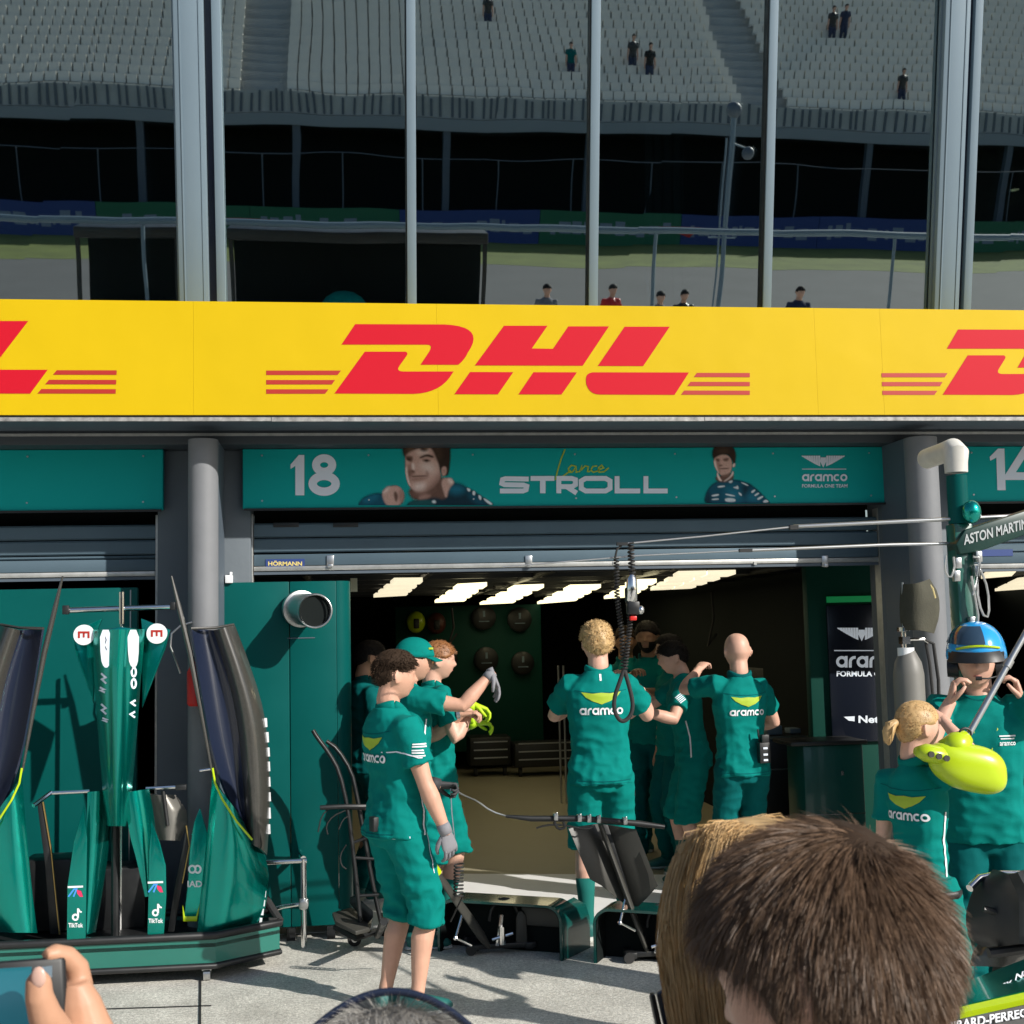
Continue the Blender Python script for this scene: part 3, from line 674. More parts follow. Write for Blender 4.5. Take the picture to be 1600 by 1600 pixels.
for (a, b) in edges:
    m = MB(); j = random.uniform(-.0012, .0012)
    vs = [tilt(a, 0, -.012), tilt(b, 0, -.012+j), tilt(b, SL, -.012-j), tilt(a, SL, -.012)]
    m.add(vs+[q+V((0, .008, 0)) for q in vs], [(0, 1, 2, 3), (7, 6, 5, 4), (0, 4, 5, 1), (1, 5, 6, 2), (2, 6, 7, 3), (3, 7, 4, 0)]); m.build('window_pane', M['glass'], pb, smooth=0)
XA, XB = -7.0, 11.5
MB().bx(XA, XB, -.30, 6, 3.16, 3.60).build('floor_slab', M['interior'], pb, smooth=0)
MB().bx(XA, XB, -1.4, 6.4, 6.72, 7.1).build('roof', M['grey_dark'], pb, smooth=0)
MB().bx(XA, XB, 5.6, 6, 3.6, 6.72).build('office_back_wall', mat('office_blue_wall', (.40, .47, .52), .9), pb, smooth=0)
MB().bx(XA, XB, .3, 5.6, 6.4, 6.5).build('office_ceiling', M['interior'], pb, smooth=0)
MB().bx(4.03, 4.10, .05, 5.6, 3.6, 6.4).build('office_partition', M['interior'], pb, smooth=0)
MB().bx(4.10, XB, 3.0, 3.1, 3.6, 6.4).build('office_inner_wall', mat('office_pale_wall', (.34, .36, .33), .9), pb, smooth=0)
hr = MB(); hr.tube([W(0, 343, .35), W(1600, 373, .35)], .022, 10); hr.build('handrail', M['grey_frame'], pb)
# inner blind hanging behind one pane
rows = []
for i in range(12):
    y = 90+i*34; rows.append([W(1008+j*7.5+(4 if j % 2 else 0), y, .12+.02*(j % 2)) for j in range(9)])
v, f = sheet(rows, .004); mesh_obj('hanging_blind', v, f, mat('blue_grey_blind', (.16, .22, .30), .8), pb, smooth=0)
sp = MB(); c = W(1586, 287, 1.6); sp.tube([c+V((0, 0, .08)), c-V((0, 0, .05))], .045, 14); sp.build('spot_lamp', M['black'], pb)
sp = MB(); sp.tube([c-V((0, 0, .05)), c-V((0, 0, .056))], .03, 14); sp.build('lamp_lens', M['lamp'], pb)
# beam zone under the advertising board
MB().bx(XA, XB, -.34, .6, 3.02, 3.158).build('beam', mat('beam_paint', (.035, .045, .055), .55, var=.1, vs=2), pb, bevel=.006)
m = MB(); m.bx(XA, XB, -.352, -.341, 3.072, 3.088); m.build('beam_trim', M['alu'], pb)
MB().bx(XA, XB, -.85, -.345, 3.105, 3.111).build('soffit', M['grey_dark'], pb)
al = MB(); 
x = XA
while x < XB:
    l = random.uniform(.9, 2.6); al.bx(x, x+l-.004, -.868, -.850, 3.078+random.uniform(-.003, .003), 3.099); x += l
al.build('edge_trim', mat('worn_trim', (.33, .32, .31), .6, metal=.3, var=.55, vs=22), pb)
for (a, b) in ((XL0, XL1), (XR0, XR1)):
    MB().bx(a, b, -.10, .16, 0, 3.02).build('pier', M['grey_pier'], pb, bevel=.01)
for px, r in ((317, .088), (1448, .104)):
    c = W(px, 850, -.54)
    t = MB(); t.tube([(c.x, -.52, 0), (c.x, -.52, 3.02)], r, 40); o = t.build('round_column', M['grey_col'], pb)
    t = MB(); t.bx(c.x-r*.96, c.x+r*.96, -.505, -.103, 0, 3.02); t.build('column_web', M['grey_dark'], pb)
    t = MB(); t.tube([(c.x, -.52, .0), (c.x, -.52, .06)], r+.03, 32); t.build('column_foot', M['grey_dark'], o)
# garage shells
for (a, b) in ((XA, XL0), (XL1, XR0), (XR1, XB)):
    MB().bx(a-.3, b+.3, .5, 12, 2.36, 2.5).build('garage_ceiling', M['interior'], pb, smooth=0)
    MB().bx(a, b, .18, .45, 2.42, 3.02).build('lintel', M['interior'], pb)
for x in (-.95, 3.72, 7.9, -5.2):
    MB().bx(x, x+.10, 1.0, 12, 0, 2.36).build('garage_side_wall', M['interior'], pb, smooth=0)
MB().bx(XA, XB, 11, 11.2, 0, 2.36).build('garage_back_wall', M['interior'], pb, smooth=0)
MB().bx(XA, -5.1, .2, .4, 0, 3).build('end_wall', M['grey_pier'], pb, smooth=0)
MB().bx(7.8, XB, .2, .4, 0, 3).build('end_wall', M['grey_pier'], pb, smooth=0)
tk = MB()
for i in range(7):
    y = 1.0+i*.9; tk.bx(-.8, 3.7, y, y+.05, 2.27, 2.33)
for i in range(5): tk.tube([(-.3+i*.9, .9, 2.29), (-.3+i*.9, 8, 2.29)], .03, 8)
tk.build('ceiling_truss', M['black'], pb)

# ---------------------------------------------------------------- advertising board
ab = thing('advertising_board', 'long bright yellow courier advertising board with red lettering along the building front', 'advertising board', (1.5, -.875, 3.11))
AY = -.875
seam = [XA+.3, W(-420, 600, AY).x, W(302, 560, AY).x, W(683.5, 560, AY).x, W(1275, 560, AY).x, W(1378, 560, AY).x, W(2050, 560, AY).x, XB-.5]
for i, (a, b) in enumerate(zip(seam[:-1], seam[1:])):
    o = (0, .0004, 0, .0003, .0003, 0, .0004)[i]
    MB().bx(a+.0004, b-.0004, AY+o, AY+.06, 3.112, 3.772).build('panel', M['yellow'], ab, smooth=0)
MB().bx(seam[0], seam[-1], AY+.061, AY+.50, 3.13, 3.75).build('backing_frame', M['yellow'], ab)
def logo(shift):
    fn0 = px_map(AY, .0016, .0); fn = lambda u, v, k=0: fn0(u, v, k)+V((shift, 0, 0))
    i = Ink()
    cv = lambda a, c, b, n=6: [((1-t)**2*a[0]+2*t*(1-t)*c[0]+t*t*b[0], (1-t)**2*a[1]+2*t*(1-t)*c[1]+t*t*b[1]) for t in [q/n for q in range(n+1)]]
    i.poly([(533.5, 538.5), (555, 506.5)]+cv((695, 507), (760, 510), (731, 551), 10)+cv((728, 557), (722, 566), (716, 570), 4)+[(657, 570), (671, 549)]+cv((673, 545), (675, 539), (668, 538.6), 4))
    i.poly([(522.5, 615), (570, 549.5), (632, 549.5)]+cv((634, 549.5), (638, 551), (636, 555), 3)+cv((624, 572), (618, 580), (630, 580.5), 5)+[(709, 580.5)]+cv((707, 583), (690, 614), (646, 615.5), 8))
    i.poly([(742, 571), (787.5, 509), (855.5, 509), (831, 544.5), (864, 545), (888, 510), (951.5, 510), (910.5, 571.5)])
    i.poly([(710, 616), (734.5, 581.3), (802, 581.5), (778, 616.2)]); i.poly([(810, 616.3), (833.5, 581.6), (901.5, 581.8), (877.5, 616.4)])
    i.poly([(934, 571.8), (976, 510.5), (1046.5, 510.5), (1005, 572)])
    i.poly(cv((926, 581.8), (915, 583), (915.5, 593), 4)+cv((916, 600), (921, 616.5), (937, 616.5), 5)+[(1054, 617), (1076.5, 582)])
    i.put('lettering', M['red'], ab, fn)
    j = Ink()
    for a, b, c, d in ((579, 586, 533, 527.5), (593.8, 600.8, 523.5, 518.5), (608.3, 615.3, 513.5, 508)): j.poly([(416, a), (c, a), (d, b), (416, b)])
    j.put('stripes', M['redstripe'], ab, fn); j = Ink()
    for a, b, c, d in ((582.6, 589.2, 1089, 1084), (596.6, 603.2, 1079, 1074), (610.2, 616.8, 1069, 1064)): j.poly([(c, a), (1171.5, a+.2), (1171.5, b+.2), (d, b)])
    j.put('stripes', M['redstripe'], ab, fn)
PITCH = W(1378, 600, AY).x-W(416, 600, AY).x
for k in (-1, 0, 1): logo(PITCH*k)

# ---------------------------------------------------------------- garage name signs
SY = -.16
def sign(x0, x1, label):
    t = thing('garage_sign', label, 'sign', ((x0+x1)/2, SY, 2.86), group=None)
    MB().bx(x0, x1, SY, -.105, 2.642, 3.018).build('panel', M['teal_sign'], t, bevel=.004, seg=1)
    MB().bx(x0+.01, x1-.01, SY-.02, SY-.001, 2.628, 2.641).build('lower_lip', M['black'], t)
    s = MB()
    n = max(3, int((x1-x0)/.62))
    for i in range(n+1):
        for z in (2.69, 2.975): s.tube([(x0+.12+(x1-x0-.24)*i/n, SY-.001, z), (x0+.12+(x1-x0-.24)*i/n, SY-.006, z)], .006, 8)
    s.build('screws', M['steel'], t); return t
XS0 = W(379, 740, SY).x; XS1 = W(1386, 740, SY).x
sg = sign(XS0, XS1, 'green garage sign with number 18, two driver portraits and the name STROLL')
fn = px_map(SY, .003, .00012)
i = Ink(); i.poly([(454, 726), (467, 711), (475.5, 711), (475.5, 774), (461.5, 774), (461.5, 728), (454, 733)])
i.ring(506.5, 726.6, 12.6, 10.6, 12.5, n=28); i.ring(506.5, 756, 18, 12.3, 13, n=28); i.put('number', M['pale'], sg, fn)
def polyset(name, m, polys, par, fn): 
    for p in polys: q = Ink(); q.poly(p); q.put(name, m, par, fn)
pr_skin = mat('print_skin', (.66, .42, .35), .55); pr_shade = mat('print_skin_shade', (.22, .12, .09), .55); pr_hair = mat('print_hair', (.035, .020, .014), .55); pr_hair2 = mat('print_hair_light', (.11, .06, .035), .55)
pr_jack = mat('print_jacket', (.006, .07, .11), .55); pr_jack2 = mat('print_jacket_dark', (.004, .025, .04), .55); pr_line = mat('print_line', (.07, .03, .02), .55); pr_white = mat('print_white', (.5, .55, .6), .55)
def lay(k): return lambda u, v, kk=0: fn(u, v, kk)+V((0, -.0009*k, 0))
L = lay
def smoothp(p, it=2):
    for _ in range(it):
        q = []
        for a, b in zip(p, p[1:]+p[:1]): q += [(a[0]*.75+b[0]*.25, a[1]*.75+b[1]*.25), (a[0]*.25+b[0]*.75, a[1]*.25+b[1]*.75)]
        p = q
    return p
sm = smoothp
def pr_material():
    m = bpy.data.materials.new('printed_portrait'); m.use_nodes = True; t = m.node_tree; b = t.nodes['Principled BSDF']
    at = t.nodes.new('ShaderNodeAttribute'); at.attribute_name = 'print'; t.links.new(at.outputs['Color'], b.inputs['Base Color']); t.links.new(at.outputs['Alpha'], b.inputs['Alpha'])
    b.inputs['Roughness'].default_value = .6; b.inputs['Specular IOR Level'].default_value = .2; return m
PRM = pr_material()
def printed(name, x0, y0, sc, wpx, hpx, layers, par, n=150):
    """a printed photograph on the sign: soft edged colour fields laid over one another, kept as colours of a fine flat grid"""
    nx = n; ny = max(2, int(n*hpx/wpx)); gx, gy = np.meshgrid(np.linspace(0, wpx, nx), np.linspace(0, hpx, ny)); C_ = np.zeros((ny, nx, 3)); A_ = np.zeros((ny, nx))
    rs = np.random.RandomState(4)
    for poly, col, soft in layers:
        P = np.array(smoothp(list(poly), 2)); Q = np.roll(P, -1, 0); ins = np.zeros(gx.shape, bool); dist = np.full(gx.shape, 1e9)
        for (ax, ay), (bx, by) in zip(P, Q):
            c = ((ay > gy) != (by > gy)) & (gx < (bx-ax)*(gy-ay)/(by-ay+1e-9)+ax); ins ^= c
            l2 = (bx-ax)**2+(by-ay)**2+1e-9; tt = np.clip(((gx-ax)*(bx-ax)+(gy-ay)*(by-ay))/l2, 0, 1); dist = np.minimum(dist, np.hypot(gx-ax-tt*(bx-ax), gy-ay-tt*(by-ay)))
        sd = np.where(ins, dist, -dist); al = np.clip(sd/soft*.5+.5, 0, 1); al = al*al*(3-2*al)
        col = np.array(col); nz_ = 1+.06*rs.randn(*gx.shape)
        C_ = C_*(1-al[..., None])+(col*nz_[..., None])*al[..., None]; A_ = A_+(1-A_)*al
    vs = [W(x0+u/sc, y0+v/sc, SY)+V((0, -.003, 0)) for u, v in zip(gx.ravel(), gy.ravel())]
    am = A_; fs = []
    for i in range(ny-1):
        for j in range(nx-1):
            if am[i:i+2, j:j+2].max() > .02: fs.append((i*nx+j, i*nx+j+1, (i+1)*nx+j+1, (i+1)*nx+j))
    o = mesh_obj(name, vs, fs, PRM, par, smooth=0, fixn=False); ca = o.data.color_attributes.new('print', 'FLOAT_COLOR', 'POINT')
    Cn = C_/np.maximum(A_, 1e-3)[..., None]; buf = np.concatenate([np.clip(Cn, 0, 1), A_[..., None]], 2).astype(np.float32).ravel(); ca.data.foreach_set('color', buf); return o
sk_, skl, skm, skd = (.62, .39, .33), (.84, .68, .63), (.40, .23, .19), (.16, .085, .065); ha, hl, hm_ = (.035, .02, .014), (.15, .085, .05), (.07, .04, .026); ja, jl, jd = (.004, .085, .14), (.01, .16, .25), (.004, .03, .05); wh = (.7, .78, .82)
printed('portrait', 560, 680, 7.27, 1580, 795, [
 ([(-60, 860), (50, 720), (130, 685), (260, 650), (320, 740), (420, 800), (440, 860)], ja, 25), ([(40, 740), (140, 690), (220, 680), (200, 730), (90, 780)], jl, 50),
 ([(540, 880), (620, 760), (800, 720), (950, 560), (1100, 540), (1240, 600), (1390, 690), (1580, 830), (1580, 880)], jd, 25), ([(1010, 620), (1060, 560), (1180, 570), (1220, 640), (1100, 680)], jl, 60), ([(1240, 640), (1340, 690), (1480, 800), (1380, 800), (1260, 720)], ja, 50),
 ([(560, 600), (860, 560), (1000, 500), (1010, 740), (850, 700), (700, 740), (600, 720)], skd, 30), ([(680, 690), (800, 660), (830, 700), (690, 750)], skm, 25), ([(560, 760), (700, 730), (850, 740), (880, 860), (540, 860)], (.01, .09, .10), 20),
 ([(500, 80), (560, 40), (700, 30), (1000, 30), (1045, 130), (1040, 320), (1020, 470), (950, 440), (900, 330), (860, 240), (800, 150), (640, 170), (530, 260), (505, 200)], ha, 20),
 ([(530, 250), (560, 180), (700, 150), (830, 140), (880, 240), (920, 360), (930, 470), (890, 570), (800, 630), (690, 648), (610, 620), (570, 560), (540, 440)], sk_, 16),
 ([(940, 370), (990, 350), (1005, 400), (990, 455), (950, 465)], sk_, 14), ([(955, 400), (985, 385), (980, 440)], skm, 18),
 ([(840, 520), (930, 430), (935, 500), (880, 590), (790, 650), (680, 660), (640, 630), (770, 600)], skm, 55), ([(880, 560), (950, 480), (960, 560), (850, 660), (760, 660)], skd, 45),
 ([(548, 330), (615, 320), (600, 400), (650, 440), (600, 470), (590, 570), (562, 500)], skm, 30), ([(562, 400), (600, 400), (600, 450), (570, 470)], skd, 40),
 ([(533, 380), (552, 350), (560, 470), (596, 580), (572, 565), (545, 480)], skl, 14), ([(600, 330), (630, 310), (645, 380), (618, 400)], skl, 18), ([(650, 190), (760, 165), (800, 205), (700, 225)], skl, 50), ([(700, 330), (840, 320), (860, 420), (760, 400)], skl, 80), ([(640, 560), (760, 540), (740, 610), (650, 620)], skl, 50),
 ([(590, 478), (760, 472), (780, 500), (640, 530), (600, 520)], skm, 25), ([(600, 462), (700, 456), (790, 456), (785, 470), (700, 472), (610, 480)], skd, 10), ([(600, 392), (645, 410), (635, 430), (600, 425)], skd, 16), ([(770, 400), (805, 440), (785, 490), (765, 450)], skm, 24),
 ([(530, 235), (612, 235), (622, 275), (600, 315), (545, 280)], skd, 18), ([(690, 250), (780, 210), (860, 240), (850, 262), (770, 240), (705, 268)], ha, 14), ([(715, 280), (780, 268), (830, 290), (770, 310)], skd, 20), ([(745, 284), (780, 276), (800, 292), (770, 302)], ha, 10), ([(545, 262), (590, 262), (590, 285), (555, 285)], ha, 14),
 ([(530, 240), (520, 150), (600, 60), (690, 60), (650, 150), (580, 190)], hm_, 30), ([(560, 180), (600, 90), (650, 90), (610, 160)], hl, 40), ([(690, 160), (720, 70), (800, 80), (790, 150), (750, 190)], ha, 24), ([(740, 140), (770, 80), (800, 130), (770, 180)], hl, 30), ([(840, 110), (930, 80), (960, 250), (900, 300)], hm_, 50),
 ([(262, 680), (300, 610), (400, 568), (480, 590), (520, 680), (480, 790), (420, 810), (320, 810)], sk_, 16), ([(270, 660), (310, 605), (360, 580), (330, 640)], skl, 30), ([(400, 650), (430, 635), (455, 700), (430, 770), (405, 710)], skd, 16), ([(465, 600), (530, 680), (490, 790), (455, 720)], skm, 26),
 ([(940, 490), (1040, 485), (1092, 540), (1025, 610), (1000, 730), (955, 640)], sk_, 16), ([(1010, 500), (1050, 488), (1088, 540), (1040, 560)], skl, 24), ([(890, 540), (930, 560), (980, 690), (940, 690), (885, 620)], skd, 20),
 ([(1230, 595), (1278, 612), (1262, 645), (1238, 632)], wh, 8), ([(1300, 628), (1332, 640), (1322, 690), (1292, 672)], wh, 8), ([(1365, 672), (1402, 700), (1388, 745), (1362, 712)], wh, 8), ([(1420, 706), (1535, 782), (1500, 800), (1425, 738)], wh, 8), ([(830, 750), (870, 735), (885, 770), (850, 775)], wh, 12)], sg, 190)
printed('small_portrait', 1080, 680, 11.43, 1440, 1215, [
 ([(230, 1260), (270, 1000), (400, 850), (560, 820), (740, 790), (960, 830), (1140, 930), (1400, 1200), (1420, 1260)], ja, 30), ([(600, 950), (740, 900), (900, 1000), (900, 1200), (640, 1200)], jl, 120), ([(240, 1200), (300, 1000), (350, 1100), (340, 1230)], jd, 60), ([(900, 900), (1050, 900), (1000, 1050), (920, 1100)], jd, 80), ([(1000, 1060), (1100, 1000), (1250, 1180), (1010, 1200)], jl, 80),
 ([(440, 740), (740, 680), (760, 780), (640, 840), (520, 840), (440, 800)], skd, 30), ([(460, 640), (520, 780), (560, 820), (500, 820), (455, 740)], skl, 14), ([(740, 620), (765, 700), (640, 810), (560, 835), (700, 740)], skl, 18),
 ([(370, 330), (410, 200), (520, 130), (640, 130), (740, 200), (800, 320), (790, 480), (760, 520), (720, 440), (660, 350), (560, 330), (440, 400), (400, 450)], ha, 24),
 ([(400, 430), (460, 380), (560, 340), (660, 360), (720, 450), (730, 540), (710, 660), (640, 730), (570, 745), (500, 690), (440, 580), (405, 500)], sk_, 18), ([(400, 450), (440, 470), (470, 620), (500, 700), (455, 640), (410, 540)], skl, 16), ([(740, 510), (785, 500), (780, 560), (735, 580)], skl, 16),
 ([(450, 470), (520, 490), (510, 600), (520, 690), (470, 600)], skm, 30), ([(430, 410), (510, 425), (500, 480), (450, 470)], skd, 20), ([(570, 420), (660, 405), (670, 430), (640, 470), (570, 460)], skd, 22), ([(500, 590), (680, 582), (670, 604), (510, 612)], skd, 14), ([(500, 530), (560, 530), (540, 555), (500, 560)], skd, 20), ([(520, 720), (640, 700), (700, 660), (640, 740), (560, 752)], skd, 24), ([(440, 300), (560, 220), (680, 260), (640, 330), (540, 330)], hm_, 50),
 ([(470, 910), (600, 895), (600, 925), (470, 940)], wh, 10), ([(360, 1070), (490, 1045), (495, 1080), (370, 1100)], wh, 10), ([(360, 1140), (490, 1125), (490, 1155), (370, 1160)], wh, 10), ([(600, 1040), (780, 1075), (780, 1100), (620, 1075)], wh, 10), ([(600, 1120), (790, 1130), (790, 1195), (600, 1190)], wh, 12), ([(870, 840), (940, 850), (1030, 900), (990, 905)], wh, 10), ([(740, 930), (800, 920), (830, 890), (850, 970), (780, 950)], wh, 12), ([(840, 1010), (900, 1050), (900, 1090), (850, 1060)], wh, 10), ([(1060, 1010), (1130, 965), (1150, 985), (1090, 1040)], wh, 8), ([(1120, 1070), (1200, 1020), (1215, 1045), (1140, 1095)], wh, 8), ([(1170, 1130), (1270, 1080), (1290, 1105), (1190, 1165)], wh, 8), ([(1270, 1190), (1330, 1140), (1400, 1195), (1300, 1210)], wh, 8), ([(660, 830), (735, 800), (735, 840), (690, 860)], wh, 16)], sg, 120)
i = Ink(); sw = 7.6; yb, yt = 767.2, 747.6; ym = (yb+yt)/2
i.stroke([(826, yt+1), (790, yt+.4), (785, yt+2), (784, ym-2), (788, ym), (818, ym+.6), (823, ym+2.5), (822, yb-2), (817, yb), (781, yb)], sw)
i.stroke([(829, yt), (866, yt)], sw); i.stroke([(848, yt), (848, yb+3.6)], sw+1)
i.stroke([(873, yb+3.6), (873, yt), (893, yt), (899, yt+2), (899, ym), (894, ym+3), (876, ym+3)], sw); i.stroke([(885, ym+3), (901, yb+3.4)], sw)
i.stroke([(915, yt), (946, yt), (953, yt+4), (953, yb-4), (946, yb), (915, yb), (908, yb-4), (908, yt+4)], sw, True)
i.stroke([(964, yt-3.6), (964, yb), (1000, yb)], sw); i.stroke([(1009, yt-3.6), (1009, yb), (1043, yb)], sw)
i.put('surname', M['pale'], sg, fn)
i = Ink()
for st in ([(883, 702), (877, 716), (871, 736), (868, 749), (874, 748), (884, 741), (892, 735)], [(900, 729), (893, 727), (888, 732), (889, 738), (894, 738), (900, 730), (900, 738), (904, 737)], [(905, 738), (909, 728), (909, 734), (914, 728), (919, 729), (918, 737), (922, 737)], [(933, 728), (926, 729), (923, 735), (927, 738), (934, 736)], [(934, 735), (943, 731), (940, 727), (935, 731), (936, 738), (944, 737), (951, 731)]):
    i.stroke(st, 2.1)
i.put('first_name', M['lime_print'], sg, fn)
def px_badge(ink, cx, cy, w):
    q = Ink(); wings(q, 0, 0, w); b = len(ink.v)
    ink.v += [(cx+a, cy-c, k) for a, c, k in q.v]; ink.f += [tuple(b+i for i in f) for f in q.f]
def px_aramco(ink, x, y, h):
    q = Ink(); aramco(q, 0, 0, h); b = len(ink.v); ink.v += [(x+a, y-c, k) for a, c, k in q.v]; ink.f += [tuple(b+i for i in f) for f in q.f]
def px_text(ink, st, x, y, w, h, bold=.0):
    q = Ink(); q.text(st, 0, 0, w, h, bold); b = len(ink.v); ink.v += [(x+a, y-c, k) for a, c, k in q.v]; ink.f += [tuple(b+i for i in f) for f in q.f]
i = Ink(); px_badge(i, 1286, 721, 69); i.stroke([(1253, 733), (1322, 733)], 1.2); px_aramco(i, 1253, 752, 11.2); px_text(i, 'FORMULA ONE TEAM', 1253, 762, 71, 5.5, .02)
i.put('team_mark', M['pale'], sg, fn)
sign(W(-560, 740, SY).x, W(255, 740, SY).x, 'plain green garage sign without lettering, left of the round column')
sg2 = sign(W(1493, 740, SY).x, W(2300, 740, SY).x, 'green garage sign with number 14 behind the white pipe bend')
i = Ink(); i.poly([(1546, 714), (1559, 701), (1569, 701), (1571, 766), (1558, 766), (1556.5, 715), (1547, 720)]); i.stroke([(1604, 700), (1576, 744), (1632, 744)], 12); i.stroke([(1612, 716), (1613, 766)], 12.5)
i.put('number', M['pale'], sg2, fn)

# ---------------------------------------------------------------- roller shutters
def shutter(x0, x1, zb, label, slots=True, badge=None):
    t = thing('roller_shutter', label, 'shutter', ((x0+x1)/2, 0, zb))
    z = 2.565; k = 0; sl = MB()
    while z > zb+.14:
        h = min(.095, z-(zb+.13)); 
        sl.prism([(x0, 0, z-.003), (x0, -.010, z-.014), (x0, -.010, z-h+.010), (x0, 0, z-h+.002), (x0, .03, z-h+.002), (x0, .03, z-.003)], (x1-x0, 0, 0)); z -= .097
    sl.build('slats', M['shutter'], t, smooth=0)
    MB().bx(x0, x1, -.016, .03, zb+.055, zb+.128).build('bottom_panel', M['shutter'], t, bevel=.004)
    MB().bx(x0, x1, -.022, .03, zb+.022, zb+.052).build('bottom_rail', M['alu'], t, bevel=.004)
    MB().bx(x0, x1, -.012, .02, zb, zb+.020).build('rubber_seal', M['grey_dark'], t)
    for ga, gb_ in ((x0-.035, x0-.004), (x1+.004, x1+.035)): g = MB(); g.bx(ga, gb_, -.03, .06, 0, 2.62); g.build('guide_rail', M['alu'], t)
    if slots:
        for px in (447, 540):
            c = W(px, 820, -.014); MB().box(c, (.16, .008, .030)).build('vent_slot', M['black'], t, bevel=.003)
    return t
xs0 = W(397, 890, 0).x; xs1 = W(1372, 890, 0).x; ZB = 2.235
st = shutter(xs0, xs1, ZB, 'blue grey roller shutter raised above the open garage with people inside')
bd = MB(); a = W(415, 874, -.017); b = W(476, 886.5, -.017); bd.bx(a.x, b.x, -.021, -.0175, b.z, a.z); bo = bd.build('maker_badge', M['blue'], st)
i = Ink(); px_text(i, 'HÖRMANN', 419, 884, 53, 8, .03); i.put('lettering', mat('badge_yellow', (.75, .6, .2), .5), bo, px_map(-.021, .001, 0))
for px in (516, 826, 1289):
    c = W(px, 877, -.02); h = MB(); h.box(c, (.045, .012, .075)); h.box(c+V((0, -.012, -.03)), (.03, .018, .02)); h.build('lift_bracket', M['steel'], st, bevel=.003)
for a in (960, 1180):
    c = W(a, 880, -.024); MB().box(c, (.02, .006, .02)).build('rail_bolt', M['alu'], st)
xl1 = W(243, 880, 0).x
shutter(xl1-4.2, xl1, W(150, 907, 0).z, 'half closed blue grey roller shutter at the left above a green screen', slots=False)
xr0 = W(1516, 890, 0).x
s3 = shutter(xr0, xr0+3.9, W(1560, 893, 0).z, 'raised blue grey roller shutter at the right behind the gantry post', slots=False)
a = W(1530, 859, -.017); bd = MB(); bd.bx(a.x, a.x+.24, -.021, -.0175, a.z-.045, a.z); bd.build('maker_badge', M['blue'], s3)

# ---------------------------------------------------------------- grandstand across the track, seen mirrored in the windows
gs = thing('grandstand', 'pale concrete grandstand with rows of beige seats across the track, mirrored in the windows', 'grandstand', (5, -46, 0))
se = MB(); stp = MB(); rng = random.Random(3)
NR = 16
for r in range(NR):
    z = 5.45+.39*r; y = -47.2-.70*r
    stp.bx(-34, 62, y-.34, y+.34, z-.9, z-.41)
    x = -30
    while x < 58:
        c = x+rng.uniform(-.01, .01)
        aisle = abs((c-9.5)-.28*r*0) < .0
        q = (c+34) % 21
        if not (9 < q < 10.6):
            se.box((c, y, z), (.41, .40, .05)); se.box((c, y-.21, z+.24), (.41, .06, .38), Matrix.Rotation(.12, 3, 'X')); se.box((c, y+.0, z-.2), (.06, .25, .36))
        x += .475
se.build('seats', M['seat'], gs, smooth=0); tag(gs.children[-1], kind='stuff')
stp.build('terrace', M['concrete'], gs, smooth=0)
fb = MB(); fb.bx(-34, 62, -46.5, -46.3, 4.62, 5.42)
fb.build('front_wall', M['concrete'], gs, smooth=0)
pk = MB(); x = -33.5
while x < 61:
    pk.bx(x, x+.09, -46.29, -46.24, 4.66, 5.3+rng.uniform(0, .2)); x += rng.uniform(.22, .5)
pk.build('railing_uprights', M['grey_dark'], gs, smooth=0)
MB().bx(-34, 62, -46.6, -46.1, 4.15, 4.6).build('fascia', mat('grey_fascia', (.26, .29, .31), .8), gs, smooth=0)
MB().bx(-34, 62, -58, -47, 4.0, 4.15).build('soffit', M['interior'], gs, smooth=0)
MB().bx(-34, 62, -50.4, -50, 0, 4.0).build('concourse_wall', M['interior'], gs, smooth=0)
MB().bx(-34, 62, -59, -58, 0, 9.5).build('back_wall', M['concrete'], gs, smooth=0)
for x in range(-32, 62, 6): MB().bx(x, x+.28, -46.5, -46.2, 0, 4.15).build('support_post', M['grey_dark'], gs, smooth=0)
aw = thing('trackside_hoarding', 'low blue and green trackside advertising hoarding in front of the grandstand, mirrored in glass', 'hoarding', (5, -43, 0))
x = -26; cols = ['blue', 'green', 'blue', 'green', 'green', 'blue', 'green', 'blue']; k = 0
while x < 50:
    MB().bx(x, x+5.6, -43.1, -43, 0, 1.25).build('hoarding_panel', M[cols[k % 8]], aw, smooth=0)
    q = MB(); u_ = x+.4
    while u_ < x+5.0:
        l_ = rng.uniform(.1, .5); z_ = rng.uniform(.3, .5); q.bx(u_, u_+l_, -42.995, -42.985, z_, z_+rng.uniform(.2, .55)); u_ += l_+rng.uniform(.06, .2)
    q.build('hoarding_marks', mat('hoarding_pale', (.22, .26, .33), .7), aw, smooth=0)
    if k % 3 == 1: MB().prism([(x-.9, -42.97, .75), (x+.9, -42.97, .75), (x+.35, -42.97, .3), (x, -42.97, 1.2), (x-.35, -42.97, .3)][:3], (0, .01, 0)).build('red_emblem', M['redpl'], aw, smooth=0)
    x += 5.62; k += 1
fp = MB()
for x in range(-24, 50, 3): fp.tube([(x, -43.4, 0), (x, -43.4, 3.2)], .025, 6)
for z in (3.2,): fp.tube([(-26, -43.4, z), (50, -43.4, z)], .018, 5)
tag(fp.build('catch_fence', M['grey_dark'], None, smooth=0), 'grey wire catch fence on posts behind the trackside hoarding, mirrored in glass', 'fence')
